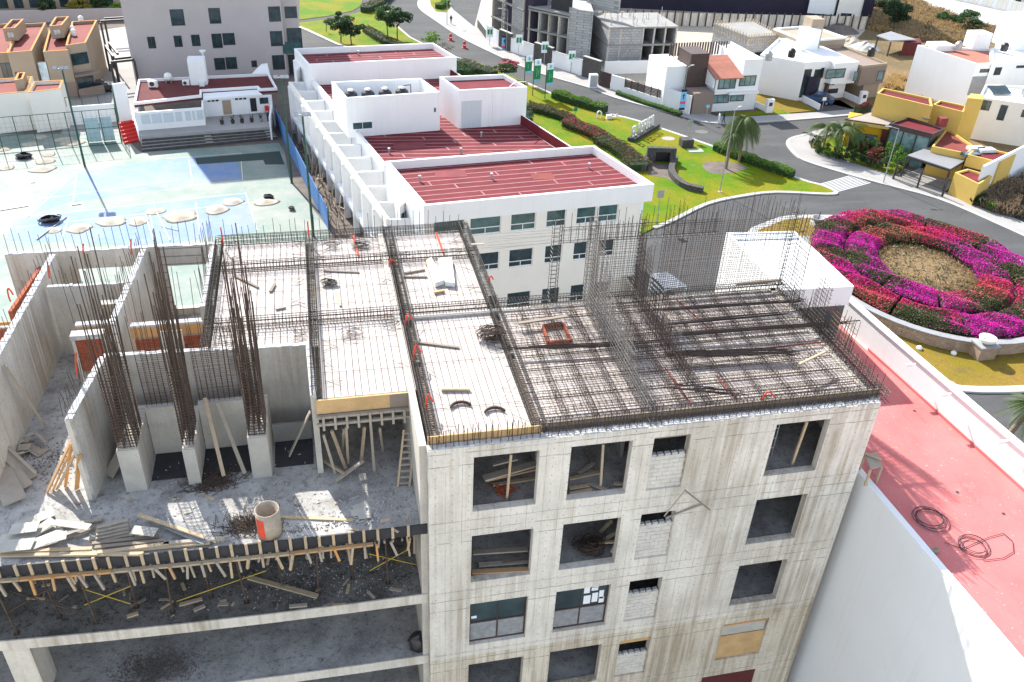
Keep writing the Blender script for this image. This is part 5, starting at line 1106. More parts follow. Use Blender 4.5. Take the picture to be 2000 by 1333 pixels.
# terrace with broad steps
tf0, tf1 = W(276, 266, CT), W(531, 248, CT); TS = thing('stepped_terrace', 'broad dark stone steps in front of the clubhouse', 'steps', (-15, 83, 0))
bot0, bot1 = W(278, 298, 0), W(543, 272, 0)
block(TS, [tuple(tf0[:2]), tuple(tf1[:2]), tuple(rw1[:2]), tuple(rw0[:2]), tuple(lw1[:2]), tuple(lw0[:2])], 0, CT, 'paving', 'landing')
nst = 4
for i in range(nst):
    a, b = i / nst, (i + 1) / nst; z = CT * (1 - (i + 1) / (nst + 1))
    p = [tf0.lerp(bot0, a), tf1.lerp(bot1, a), tf1.lerp(bot1, b), tf0.lerp(bot0, b)]
    MB().prism([tuple(x[:2]) for x in p], 0, z).build('step', 'stone_dark', TS); e = [tuple(x[:2]) for x in p]; q2 = [e[0], e[1], lerp2(e[1], e[2], .72), lerp2(e[0], e[3], .72)]
    MB().prism(q2, z + .002, z + .03).build('tread', 'paving', TS)
    for u in (.46, .93):
        c = [lerp2(e[0], e[1], u), lerp2(e[0], e[1], u + .055), lerp2(e[3], e[2], u + .055), lerp2(e[3], e[2], u)]
        MB().prism([c[0], c[1], lerp2(c[1], c[2], .5), lerp2(c[0], c[3], .5)], z + .032, z + .17).build('small_step', 'paving', TS)
for i, x in enumerate((434, 455, 473, 492, 510)):
    p = W(x, 243 - (x - 434) * .075, CT); t = thing('potted_plant', 'small potted plant on the clubhouse terrace, %s from the left' % ('first', 'second', 'third', 'fourth', 'fifth')[i], 'potted plant', tuple(p), 'pots on the clubhouse terrace')
    MB().lathe(p, [(.18, 0), (.28, .4), (.25, .4), (.2, .3)], 10).build('pot', 'dark_brown' if i < 4 else 'stone_cap', t); m = MB()
    for k in range(14): a = random.random() * 6.3; m.tube(p + V(0, 0, .35), p + V(.25 * math.cos(a), .25 * math.sin(a), .5 + random.random() * .6), .02, 3)
    m.build('leaves', 'leaf_dark', t)
p = W(522, 222, CT); t = thing('plastic_chair', 'red plastic chair by the clubhouse wall', 'chair', tuple(p)); MB().box(p.x - .25, p.x + .25, p.y - .25, p.y + .25, p.z + .42, p.z + .46).build('seat', 'red_paint', t); MB().box(p.x - .25, p.x + .25, p.y + .22, p.y + .26, p.z + .462, p.z + .9).build('backrest', 'red_paint', t)
for i in (-1, 1):
    for j in (-1, 1): MB().tube((p.x + .22 * i, p.y + .22 * j, p.z), (p.x + .2 * i, p.y + .2 * j, p.z + .42), .025, 5).build('leg', 'red_paint', t)
p = W(527, 236, CT); t = thing('litter_bin', 'black litter bin at the right end of the clubhouse terrace', 'bin', tuple(p)); MB().lathe(p, [(.3, 0), (.36, .9), (.3, .9), (.26, .2)], 14).build('drum', 'black_plastic', t)
# roof plant
zc = CR
t = thing('roof_water_tank', 'white square tank tower with a dish on the clubhouse roof', 'tank', tuple(W(390, 165, zc))); p = W(390, 163, zc); MB().box(p.x - 1.0, p.x + 1.0, p.y - .8, p.y + .8, p.z, p.z + 3.2).build('tower', 'white_wall', t); MB().lathe((p.x + .9, p.y, p.z + 3.2), [(.05, 0), (.05, .4), (.4, .8), (.42, .85), (.05, .5)], 10).build('dish', 'white_plastic', t); MB().box(p.x + .1, p.x + .7, p.y - 1.4, p.y - .9, p.z, p.z + .5).build('blower', 'white_plastic', t)
for i, px in enumerate(((300, 171), (364, 167))):
    p = W(*px, zc); t = thing('air_conditioner', 'white air conditioning unit on the clubhouse roof, the %s one' % ('left', 'right')[i], 'air conditioner', tuple(p)); s_ = 1 if i == 0 else .75
    MB().box(p.x - .55 * s_, p.x + .55 * s_, p.y - .25, p.y + .25, p.z + .08, p.z + .85 * s_).build('casing', 'white_plastic', t); MB().tube((p.x - .1, p.y - .26, p.z + .48 * s_), (p.x - .1, p.y - .28, p.z + .48 * s_), .28 * s_, 14, None, True).build('fan_grille', 'dark_metal', t)
    for k in (-.4, .4): MB().box(p.x + k * s_ - .05, p.x + k * s_ + .05, p.y - .2, p.y + .2, p.z, p.z + .078).build('foot', 'grey_metal', t)
p = W(330, 161, zc); t = thing('gas_tank', 'round white tank on the clubhouse roof', 'tank', tuple(p)); MB().lathe(p, [(.1, .15), (.4, .35), (.5, .7), (.4, 1.05), (.1, 1.2)], 14).build('shell', 'white_plastic', t, True)
for k in (-.3, .3): MB().box(p.x + k - .04, p.x + k + .04, p.y - .3, p.y + .3, p.z, p.z + .4).build('leg', 'grey_metal', t)
p = W(369, 155, zc); single('mast', MB().tube(p, p + V(0, 0, 3.6), .03, 5), 'grey_metal', 'thin antenna mast on the clubhouse roof', 'mast')
w0, w1 = W(490, 148, 0), W(525, 143, 0); m = MB().hexa([tuple(x) for x in (W(488, 149, CR), W(527, 146, CR), W(527, 146, CR) + V(0, .3, 0), W(488, 149, CR) + V(0, .3, 0))], [tuple(x) for x in (W(510, 127, CR + 1) - V(0, 0, 0), W(522, 125, CR + 1), W(522, 125, CR + 1) + V(0, .3, 0), W(510, 127, CR + 1) + V(0, .3, 0))]); single('gable_wall', m, 'white_wall', 'white sloping wall end against the apartment block', 'wall')
# white wall and red stair left of the clubhouse
a, b = W(240, 262, 0), W(263, 258, 0); single('side_screen', MB().wall(a[:2], b[:2], .25, 0, ZAT(a, 165)), 'white_wall', 'tall plain white wall left of the clubhouse', 'wall')
t = thing('red_stair', 'bright red stair beside the clubhouse', 'stair', tuple(W(255, 275, 0)))
c0, c1 = W(243, 283, 0), W(272, 276, 0); bd = V(-.25, 1, 0)
for i in range(6): z = 1.5 * (i + 1) / 6; MB().prism([tuple((c0 + bd * i * .6)[:2]), tuple((c1 + bd * i * .6)[:2]), tuple((c1 + bd * (i + 1) * .6)[:2]), tuple((c0 + bd * (i + 1) * .6)[:2])], 0, z).build('step', 'red_paint', t)
MB().hexa([tuple(c1 + V(0, 0, .0)), tuple(c1 + V(.2, 0, 0)), tuple(c1 + bd * 3.6 + V(.2, 0, 0)), tuple(c1 + bd * 3.6)], [tuple(c1 + V(0, 0, .6)), tuple(c1 + V(.2, 0, .6)), tuple(c1 + bd * 3.6 + V(.2, 0, 2.3)), tuple(c1 + bd * 3.6 + V(0, 0, 2.3))]).build('balustrade', 'white_wall', t)
# blue hoarding between court and office block, with poles behind
a, b = W(540, 246, 0), W(642, 450, 0); t = thing('blue_hoarding', 'long blue fabric hoarding between the courts and the office block', 'fence', tuple(a)); MB().strip([tuple(a[:2]), tuple(b[:2])], .06, 0, 2.4).build('fabric', 'blue_fabric', t)
for i in range(14): p = a.lerp(b, i / 13) + V(.1, 0, 0); MB().tube(p, p + V(0, 0, 2.6), .05, 5).build('post', 'green_metal', t)
m = MB()
for i in range(70): p = a.lerp(b, random.random()) + V(random.uniform(.4, 2.2), 0, 0); m.tube(p + V(0, 0, .1), p + V(jit(.6), random.uniform(-3, 3), random.uniform(.3, 2.6)), .05, 4)
o = single('stored_poles', m, 'plank_grey', 'jumble of weathered poles stored behind the blue hoarding', 'poles'); o['kind'] = 'stuff'
# floodlight masts
def mast(base, top_y, label, hd=1):
    p = W(*base, 0); h = ZAT(p, top_y); t = thing('floodlight_mast', label, 'floodlight', tuple(p), 'floodlight masts of the courts'); MB().tube(p, p + V(0, 0, h), .13, 8, .08).build('pole', 'green_metal', t); MB().box(p.x - .2, p.x + .2, p.y - .2, p.y + .2, p.z, p.z + .05).build('base_plate', 'green_metal', t)
    MB().bar(p + V(-.7, 0, h), p + V(.7, 0, h), .08, .08).build('cross_arm', 'grey_metal', t)
    for k in (-.55, .1, .55): MB().bar(p + V(k, -.1, h + .06), p + V(k, -.55, h + .28), .42, .3).build('lamp_head', 'grey_metal', t)
mast((570, 358), 152, 'green floodlight mast at the corner of the blue court'); mast((612, 462), 225, 'green floodlight mast rising behind the deck beside the office balconies'); mast((166, 326), 135, 'green floodlight mast at the corner of the wire fence')
# wire fence of the upper court
def fence(label, pts, h, n, rails=(0.02, .5, 1.0)):
    P = [W(*p, 0) for p in pts]; t = thing('court_fence', label, 'fence', tuple(P[0]), 'wire court fences'); k = 0
    for a, b in zip(P, P[1:]):
        for i in range(n + 1): q = a.lerp(b, i / n); MB().tube(q, q + V(0, 0, h), .05, 5).build('post', 'green_metal', t)
        for f in rails: MB().tube(a + V(0, 0, h * f), b + V(0, 0, h * f), .035, 4).build('rail', 'green_metal', t)
        m = MB(); L = (b - a).length; 
        for i in range(int(L / .55)): q = a.lerp(b, i / (L / .55)); m.tube(q, q + V(0, 0, h), .008, 3)
        for z in range(1, int(h / .5)): m.tube(a + V(0, 0, z * .5), b + V(0, 0, z * .5), .008, 3)
        m.build('wire_netting', 'green_metal', t, kind='stuff')
fence('tall green wire fence across the sandy upper court', [(-60, 308), (238, 281)], 4.2, 9); fence('tall green wire fence running back beside the red stair', [(238, 281), (232, 232)], 4.2, 5); fence('rear green wire fence before the tan houses', [(-60, 262), (232, 236)], 3.4, 9)
a, b = W(-60, 262, 0), W(232, 238, 0); single('court_rear_wall', MB().wall(a[:2], b[:2], .2, 0, 2.3), 'white_wall', 'long white wall behind the rear wire fence', 'wall')
for i, (x0, x1) in enumerate(((172, 200), (202, 226))):
    f_ = Fac(W(x0, 279 - i * 2, 0)[:2], W(x1, 277 - i * 2, 0)[:2]); m = MB(); f_.slab(m, 0, f_.L, .1, 3, .12, .14); single('glass_screen', m, 'cyan_glassy', 'pale glass screen on the court fence, the %s one' % ('left', 'right')[i], 'glass screen')
# heaps of sand on the courts
heaps = [(455, 395, 1.2), (424, 410, 1.5), (352, 424, 1.7), (270, 433, 1.3), (218, 434, 1.3), (155, 447, 1.3), (303, 414, .9), (105, 450, .9), (520, 395, 1.2), (95, 302, 1.0), (88, 315, 1.2), (83, 331, 1.3), (140, 280, 1.2), (125, 273, 1.0), (60, 282, 1.0), (185, 272, .9), (80, 268, .9), (12, 328, 1.0), (8, 292, .9)]
for i, (x, y, r) in enumerate(heaps):
    r *= .6; p = W(x, y, .02); m = MB(); prof = [(r * 1.5, .004), (r * 1.1, r * .05), (r * .8, r * .15), (r * .5, r * .25), (r * .22, r * .31), (.02, r * .33)]; m.lathe(p, prof, 20)
    ax = random.uniform(.8, 1.35); m.v = [(p.x + (v[0] - p.x) * ax + jit(.025) + math.sin(v[1] * 4 + i) * .16 * r, v[1] + jit(.025) + math.cos(v[0] * 4 + i) * .08 * r, v[2]) for v in m.v]
    row = 'on the blue court nearest the deck' if y > 385 else ('at the left of the courts' if y > 290 else 'behind the wire fence')
    single('sand_heap', m, 'sand', 'small cone of pale sand %s, %s from the left' % (row, ORD[sorted(h_[0] for h_ in heaps if (h_[1] > 385) == (y > 385) and (h_[1] > 290) == (y > 290)).index(x)]), 'sand heap', tuple(p), 'sand heaps ' + row, True)
for i, (px, w_) in enumerate((((98, 433), 1.0), ((48, 308), .9), ((525, 388), .5), ((570, 410), .3))): coil(('black heap of sacking on the near blue court', 'dark heap of bags left on the upper court', 'dark twist of net on the green court', 'small dark scrap on the green court')[i], W(*px, .05), w_ * .7, 40, .06, 'black_plastic' if i != 3 else 'soil', .3)
m = MB().tube(W(72, 468, .1), W(130, 424, .1), .06, 5); single('pole', m, 'grey_metal', 'metal pole lying across the near blue court', 'pole')
m = MB().tube(W(300, 402, .1), W(332, 470, .1), .05, 5).tube(W(284, 418, .1), W(300, 470, .1), .05, 5).tube(W(315, 442, .1), W(348, 450, .1), .04, 5); single('net_posts', m, 'white_plastic', 'fallen white net posts on the near blue court', 'posts')
for i, (a, b) in enumerate((((0, 411), (55, 402)), ((140, 401), (158, 398)), ((60, 357), (68, 356)))): single('drain_channel', MB().bar(W(*a, .05), W(*b, .05), .25, .06), 'dark_metal', 'dark drain grating on the courts, ' + ('long one at the left edge', 'short one by the near blue court', 'small one by the upper blue court')[i], 'drain')
# tan houses with red roofs
HZ = 6.6
def hb(th, px, z, z0=0.0, mat='tan_wall', roof='roof_red_dark', rim=.5, name='wall', trim='ochre_trim'):
    q = [tuple(W(*p, z)[:2]) for p in px]; block(th, q, z0, z - rim, mat, name); parapet(th, q, z - rim, z, .22, mat, 'parapet'); c = V(sum(p[0] for p in q) / 4, sum(p[1] for p in q) / 4); qi = [tuple(V(*p).lerp(c, .04)) for p in q]
    block(th, qi, z - rim + .002, z - rim + .15, roof, 'roof'); parapet(th, q, z + .002, z + .05, .24, trim, 'coping'); return q
TH = thing('tan_house', 'tan terraced houses with red flat roofs and orange copings, upper row', 'house', tuple(W(100, 160, 0)))
q1 = hb(TH, [(128, 90), (168, 84), (190, 40), (140, 43)], HZ); q2 = hb(TH, [(84, 102), (133, 99), (140, 60), (95, 62)], HZ - .4); q3 = hb(TH, [(14, 104), (62, 100), (90, 45), (35, 48)], HZ - .2); q4 = hb(TH, [(-60, 108), (16, 104), (40, 45), (-30, 50)], HZ - .9)
hb(TH, [(62, 95), (86, 93), (100, 60), (72, 62)], HZ - 1.5)
for px in (((96, 52), (121, 50), (135, 33), (108, 34)), ((5, 57), (30, 55), (47, 38), (22, 39))):
    q = hb(TH, px, HZ + 1.3, HZ - .3); f = Fac(q[0], q[1]); f.window(TH, (.3, f.L - .3, HZ + .1, HZ + .9), 2, 'ochre_trim', 'glass_light')
f1 = Fac(q1[0], q1[1]); f1.window(TH, (f1.L * .12, f1.L * .95, HZ - 2.6, HZ - 1.1), 2, 'dark_metal', 'glass'); f1.window(TH, (f1.L * .15, f1.L * .98, .2, 2.4), 2, 'dark_metal', 'glass')
m = MB(); f1.slab(m, -.1, f1.L + .6, 2.9, 3.05, .02, 1.3); m.build('balcony', 'tan_dark', TH); m = MB(); f1.slab(m, -.1, f1.L + .6, 0, 1.3, 1.2, 1.35); m.build('garden_wall', 'tan_dark', TH)
f2 = Fac(q2[0], q2[1]); f2.window(TH, (-1.0, .1, 1.5, 5), 1, 'dark_metal', 'glass_light'); m = MB(); f2.slab(m, .8, f2.L, .0, 2.2, .02, .06); m.build('garage_door', 'tan_dark', TH)
f3 = Fac(q3[0], q3[1]); f3.window(TH, (f3.L * .1, f3.L * .3, 1, 4), 1, 'dark_metal', 'glass'); f4 = Fac(q4[0], q4[1]); f4.window(TH, (f4.L * .72, f4.L * .98, .2, 4.5), 2, 'dark_brown', 'glass')
for i, px in enumerate(((159, 44), (145, 70), (143, 64), (104, 64))): p = W(*px, HZ - .3); MB().lathe(p, [(.35, 0), (.35, .7), (.15, .9)], 10).build('roof_vent', 'white_plastic', TH)
TL = thing('tan_house', 'tan terraced houses with red flat roofs behind the wire fence, lower row', 'house', tuple(W(60, 205, 0)))
q5 = hb(TL, [(-60, 190), (52, 180), (64, 150), (-40, 158)], 4.6, 0, 'cream_wall'); q6 = hb(TL, [(53, 182), (118, 174), (124, 157), (66, 160)], 4.8, 0, 'cream_wall'); hb(TL, [(28, 158), (45, 155), (50, 142), (34, 143)], 5.6, 4.2)
f6 = Fac(q6[0], q6[1])
# cars
def car(label, p0, p1, mat, hgt=1.45):
    a = Vector(p0); b = Vector(p1); d = (b - a).normalized(); q = V(-d.y, d.x, 0); L = 4.4; c = (a + b) / 2; t = thing('parked_car', label, 'car', (c.x, c.y, 0)); wd = 1.72
    prof = [(-2.2, .35), (-2.2, .75), (-1.95, .92), (-1.2, .98), (-.55, hgt), (.95, hgt), (1.7, 1.0), (2.15, .92), (2.2, .4)]
    def pr(pf, w_): m = MB(); n = len(pf); lo = [c + d * u + q * (w_ / 2) + V(0, 0, z) for u, z in pf]; hi = [c + d * u - q * (w_ / 2) + V(0, 0, z) for u, z in pf]; return m.hexa([x - V(0, 0, c.z) for x in lo], [x - V(0, 0, c.z) for x in hi])
    pr(prof, wd).build('body', mat, t); pr([(-1.15, 1.0), (-.52, hgt - .06), (.92, hgt - .06), (1.62, 1.02)], wd + .02).build('side_window', 'glass', t)
    m = MB()
    for (u0, z0, u1, z1) in ((-1.17, 1.0, -.58, hgt - .03), (.98, hgt - .03, 1.66, 1.03)):
        s_ = -1 if u0 < 0 else 1; P = [c + d * u + q * k * (wd / 2 - .12) + V(0, 0, z - c.z + .012) for u, z in ((u0, z0), (u1, z1)) for k in (1, -1)]; m.add([x + d * s_ * .012 for x in P], [(0, 1, 3, 2)])
    m.build('windscreen', 'glass', t)
    for u in (-1.4, 1.35):
        for k in (1, -1): o = c + d * u + q * k * .80 + V(0, 0, .32 - c.z); wh = MB().tube(o - q * .1, o + q * .1, .32, 14, None, True).build('wheel', 'tire', t); MB().tube(o + q * k * .101, o + q * k * .112, .18, 10, None, True).build('rim', 'grey_metal', wh)
    for k in (1, -1):
        o = c + d * 2.2 + q * k * .62 + V(0, 0, .72 - c.z); MB().bar(o - q * .16, o + q * .16, .06, .14).build('tail_light', 'red_paint', t); o = c - d * 2.19 + q * k * .62 + V(0, 0, .72 - c.z); MB().bar(o - q * .16, o + q * .16, .06, .14).build('headlight', 'white_plastic', t)
p = W(196, 180, 0); car('black car parked on the sunny forecourt', p + V(2, .9, 0), p - V(2, .9, 0), 'paint_black_car'); p = W(136, 172, 0); car('silver car parked under the tan house', p + V(-.3, 2, 0), p - V(-.3, 2, 0), 'paint_silver_car')
# steel gate frame between the houses and the flats
t = thing('steel_gate_frame', 'dark steel gate frames between the tan houses and the apartment block', 'gate', tuple(W(215, 110, 0)))
for a, b in (((196, 42), (245, 39)), ((216, 122), (262, 117)), ((205, 90), (222, 112))):
    A, B = W(*a, 3.6), W(*b, 3.6)
    MB().bar(A, B, .25, .3).build('beam', 'dark_metal', t); MB().bar(A + V(.3, 1.6, 0), B + V(.3, 1.6, 0), .25, .3).build('beam', 'dark_metal', t)
    for P in (A, B, A + V(.3, 1.6, 0)): MB().box(P.x - .13, P.x + .13, P.y - .13, P.y + .13, 0, 3.44).build('post', 'dark_metal', t)
# house and garden wall at the top left
a, b = W(-60, 48, 0), W(245, 40, 0); single('garden_wall', MB().wall(a[:2], b[:2], .3, 0, ZAT(W(100, 44, 0), 20)), 'grey_wall', 'long grey retaining wall behind the tan houses', 'wall')
t = thing('beige_house', 'beige house with dark ground-floor windows at the top left corner', 'house', tuple(W(90, 18, 0))); f = Fac(W(-60, 26, 0)[:2], W(235, 18, 0)[:2]); f.wallmesh(6, 0, 9).build('wall', 'tan_wall', t)
for k in range(9): f.window(t, (f.L * (.1 + k * .1), f.L * (.16 + k * .1), .6, 2.6), 2, 'dark_metal', 'glass')
for k in range(6): f.window(t, (f.L * (.12 + k * .14), f.L * (.18 + k * .14), 4.6, 6.4), 2, 'dark_metal', 'glass')
p = W(146, 152, 0); h = ZAT(p, 128)
def lamp(label, base, top, arm=(.9, 0), mat='grey_metal', r=.07):
    p = W(*base, .13); h = ZAT(p, top); t = thing('street_lamp', label, 'street lamp', tuple(p), 'street lamps'); MB().tube(p, V(p.x, p.y, h), r, 8, r * .6).build('pole', mat, t); MB().box(p.x - .2, p.x + .2, p.y - .2, p.y + .2, p.z, p.z + .04).build('base_plate', 'kerb', t)
    e = V(p.x + arm[0], p.y + arm[1], h + .15); MB().tube(V(p.x, p.y, h - .02), e, r * .6, 6).build('arm', mat, t); d = V(arm[0], arm[1], 0).normalized(); MB().bar(e - d * .1, e + d * .55, .22, .1).build('lamp_head', mat, t); return t, p, h
lamp('slim lamp post beside the silver car', (142, 160), 135, (-.8, 0))
# ================================================================ right background: sign, walls, building sites, houses
random.seed(31)
s = NT('rubble_wall'); vo = s.n('ShaderNodeTexVoronoi'); s.l(s.mapped(2.6), vo.inputs['Vector']); ve = s.n('ShaderNodeTexVoronoi', feature='DISTANCE_TO_EDGE'); s.l(s.mapped(2.6), ve.inputs['Vector'])
k = s.mix(s.ramp(vo.outputs['Color'], .1, .9), (.028, .026, .026, 1), (.12, .115, .11, 1)); k = s.mix(s.ramp(ve.outputs[0], .02, .06), (.17, .16, .15, 1), k); s.col(k); s.bump(ve.outputs[0], .8, .1); M['rubble_wall'] = s.set(.9, .2)  # dark stone, lowered further to hold the shade on the culvert
s = NT('far_blocks'); sp = s.sep(); x = s.math('ADD', sp[0], sp[1]); br = s.n('ShaderNodeTexBrick'); cb = s.n('ShaderNodeCombineXYZ'); s.l(x, cb.inputs[0]); s.l(sp[2], cb.inputs[1]); s.l(cb.outputs[0], br.inputs['Vector'])
br.inputs['Color1'].default_value = (.44, .43, .42, 1); br.inputs['Color2'].default_value = (.34, .335, .33, 1); br.inputs['Mortar'].default_value = (.24, .235, .23, 1); br.inputs['Scale'].default_value = 1; br.inputs['Brick Width'].default_value = .8; br.inputs['Row Height'].default_value = .4; br.inputs['Mortar Size'].default_value = .035
s.col(s.mix(s.math('MULTIPLY', s.ramp(s.noise(.6, 4), .4, .7), .4), br.outputs[0], (.22, .215, .21, 1))); M['far_blocks'] = s.set(.95, .15)
# letters of the town sign
a, b = W(1232, 277, .14), W(1282, 247, .14); SG = thing('town_sign', 'big three-dimensional white letters of the town sign on the lawn', 'sign', tuple((a + b) / 2)); d = (b - a).normalized(); q = V(-d.y, d.x, 0); L = (b - a).length
MB().bar(a + V(0, 0, .22), b + V(0, 0, .22), 1.0, .44).build('plinth', 'stone_dark', SG)
txt = 'EL REFUGIO'; Hh = 1.55; wl_ = L / 10.2; x = .1
for ch in txt:
    if ch == ' ': x += wl_ * .45; continue
    cu = bpy.data.curves.new('letter', 'FONT'); cu.body = ch; cu.size = Hh * 1.38; cu.extrude = .09; cu.offset = .0; cu.resolution_u = 3; tmp = bpy.data.objects.new('letter', cu); COL.objects.link(tmp)
    me = bpy.data.meshes.new_from_object(tmp.evaluated_get(bpy.context.evaluated_depsgraph_get())); bpy.data.objects.remove(tmp)
    xs = [v.co.x for v in me.vertices]; x0, x1 = min(xs), max(xs); wd = wl_ * (.26 if ch == 'I' else .70); sx = wd / (x1 - x0)
    for v in me.vertices:
        p = a + d * (x + (v.co.x - x0) * sx) - q * v.co.z + V(0, 0, .44 + max(0, v.co.y)); v.co = p - (a + b) / 2
    me.materials.clear(); me.materials.append(M['letter_white']); o = bpy.data.objects.new('letter', me); COL.objects.link(o); o.parent = SG; o['label'] = 'white letter %s of the town sign' % ch; x += wd + wl_ * .27
# banners on poles
def word(parent, txt, p, d, up, size, mat, ext=.01):
    cu = bpy.data.curves.new('lettering', 'FONT'); cu.body = txt; cu.size = size; cu.extrude = ext; cu.align_x = 'CENTER'; cu.align_y = 'CENTER'; cu.resolution_u = 2; tmp = bpy.data.objects.new('lettering', cu); COL.objects.link(tmp)
    me = bpy.data.meshes.new_from_object(tmp.evaluated_get(bpy.context.evaluated_depsgraph_get())); bpy.data.objects.remove(tmp); n = d.cross(up); off = Vector(parent.get('_o', (0, 0, 0)))
    for v in me.vertices: v.co = p + d * v.co.x + up * v.co.y + n * v.co.z - off
    me.materials.clear(); me.materials.append(M[mat]); o = bpy.data.objects.new('lettering', me); COL.objects.link(o); o.parent = parent; return o
for i, (bx, by, tx, ty) in enumerate(((1024, 165, 1026, 110), (1040, 187, 1047, 117), (1064, 193, 1071, 125))):
    p = W(bx, by, .14); h = ZAT(p, ty); t = thing('flag_banner', 'green feather banner on a pole at the kerb, %s of three' % ('rearmost', 'middle', 'nearest')[i], 'banner', tuple(p), 'green banners at the kerb')
    MB().tube(p, V(p.x, p.y, h), .06, 6).build('pole', 'dark_metal', t); dd = V(.96, .26, 0); w0 = p + V(0, 0, 0) + dd * .08; zt = h - p.z; zb = zt * .38
    def sheet(z0, z1, m_, off=0.0): MB().hexa([tuple(w0 + V(0, 0, z0) + V(0, -.02 - off, 0)), tuple(w0 + dd * 1.05 + V(0, -.02 - off, z0)), tuple(w0 + dd * 1.05 + V(0, .02, z0)), tuple(w0 + V(0, .02, z0))], [tuple(w0 + V(0, -.02 - off, z1)), tuple(w0 + dd * 1.05 + V(0, -.02 - off, z1)), tuple(w0 + dd * 1.05 + V(0, .02, z1)), tuple(w0 + V(0, .02, z1))]).build('cloth', m_, t)
    sheet(zb, zb + .35, 'banner_blue'); sheet(zb + .352, zt - .85, 'banner_green'); sheet(zt - .848, zt, 'paper')
    MB().tube(w0 + dd * .5 + V(0, -.03, zt - .42), w0 + dd * .5 + V(0, -.05, zt - .42), .26, 14, None, True).build('emblem', 'banner_blue', t)
    MB().bar(w0 + dd * .4 + V(0, -.03, zb + .7), w0 + dd * .4 + V(0, -.03, zt - 1.2), .14, .02, (1, 0, 0)).build('lettering_band', 'paper', t); MB().bar(w0 + dd * .7 + V(0, -.03, zb + 1.0), w0 + dd * .7 + V(0, -.03, zt - 1.5), .08, .02, (1, 0, 0)).build('lettering_band', 'paper', t)
# street wall of white render and dark stone
segs = [(932, 52, 949, 76, 40, 's'), (949, 77, 973, 90, 50, 'w'), (974, 91, 996, 101, 61, 's'), (997, 101, 1041, 116, 74, 'w'), (1042, 117, 1076, 129, 87, 's'), (1077, 129, 1135, 148, 100, 'w'), (1136, 149, 1168, 160, 114, 's')]
SWL = thing('site_wall', 'street wall of alternating white render and dark rubble stone panels', 'wall', tuple(W(1050, 118, .13)))
for x0, y0, x1, y1, ty, kd in segs:
    a, b = W(x0, y0, .13), W(x1, y1, .13); h = ZAT(a, ty); MB().wall(a[:2], b[:2], .45 if kd == 's' else .25, .0, h + (.25 if kd == 's' else 0)).build('stone_panel' if kd == 's' else 'render_panel', 'rubble_wall' if kd == 's' else 'white_wall', SWL)
    MB().wall((V(*a[:2]) + V(-.05, -.03)), (V(*b[:2]) + V(.0, -.03)), .55 if kd == 's' else .3, h + (.252 if kd == 's' else .002), h + (.35 if kd == 's' else .06)).build('coping', 'kerb', SWL)
for i, (x, y, ty) in enumerate(((958, 75, 63), (1014, 96, 79), (1064, 112, 93), (1116, 128, 111))):
    p = W(x, y + 12, .13) + V(-.25, -.45, 0); t = thing('site_notice', 'green and white notice board at the street wall, %s from the far end' % ('first', 'second', 'third', 'fourth')[i], 'notice', tuple(p), 'notices at the street wall'); h = ZAT(p, ty)
    MB().tube(p, p + V(0, 0, h), .05, 5).build('post', 'grey_metal', t); MB().box(p.x - .55, p.x + .55, p.y - .05, p.y - .02, p.z + h - .95, p.z + h + .75).build('board', 'paper', t); MB().box(p.x - .42, p.x - .05, p.y - .07, p.y - .052, p.z + h - .5, p.z + h + .3).build('print', 'banner_green', t); MB().box(p.x + .05, p.x + .42, p.y - .07, p.y - .052, p.z + h - .5, p.z + h + .3).build('print', 'banner_green', t)
m = MB()
for k in range(40): p = W(1085 + random.random() * 45, 118 + random.random() * 18, 1.2); m.box(p.x, p.x + .12, p.y - .5, p.y - .45, p.z, p.z + .12)
# building sites behind: concrete frames with block walls
def frame(label, pxs, zs, nb, depth, solid=(), top=None, mat='far_blocks', slabm='concrete_floor'):
    """open concrete frame: pxs = base line in px, zs = storey levels, nb = bays along, solid = bays closed with blocks"""
    a, b = W(*pxs[0], 0), W(*pxs[1], 0); F = Fac(a[:2], b[:2]); t = thing('unfinished_building', label, 'building', tuple(a))
    for z in zs: MB().prism([tuple(F.pt(-.15, 0, .15)[:2]), tuple(F.pt(F.L + .15, 0, .15)[:2]), tuple(F.pt(F.L + .15, 0, -depth)[:2]), tuple(F.pt(-.15, 0, -depth)[:2])], z - .25, z).build('slab', slabm, t)
    zz = [0] + [z for z in zs]
    for z0, z1 in zip(zz, zz[1:]):
        if z1 - z0 < .6: continue
        for i in range(nb + 1): u = F.L * i / nb; m = MB(); F.slab(m, u - .12, u + .12, z0 + .001, z1 - .252, -.02, -.30); m.build('column', 'concrete_wall', t)
        for i in range(nb):
            u0, u1 = F.L * i / nb + .12, F.L * (i + 1) / nb - .12; m = MB(); F.slab(m, u0 - .05, u0 + .1, z0 + .001, z1 - .252, -.31, -depth + .3); m.build('party_wall', mat, t)
            if i in solid: m = MB(); F.slab(m, u0, u1, z0 + .001, z1 - .252, -.06, -.22); m.build('block_wall', mat, t)
        m = MB(); F.slab(m, 0, F.L, z0 + .001, z1 - .252, -depth + .28, -depth + .05); m.build('back_wall', mat, t)
        for e in (0, F.L - .2): m = MB(); F.slab(m, e, e + .2, z0 + .001, z1 - .252, -.31, -depth + .3); m.build('end_wall', mat, t)
    return t, F
zA = ZAT(W(1187, 135, 0), 54)
tA, FA = frame('grey block shell with a flat roof slab nearest the white houses', ((1184, 134), (1312, 131)), [zA * .16, zA * .58, zA], 6, 9, (0, 1, 2))
m = MB()
for k in range(26): p = FA.pt(random.random() * FA.L, zA, -random.random() * 8); m.tube(p, p + V(jit(.1), jit(.1), random.uniform(.4, 1.6)), .05, 4)
m.build('starter_bars', 'kerb', tA, kind='stuff')
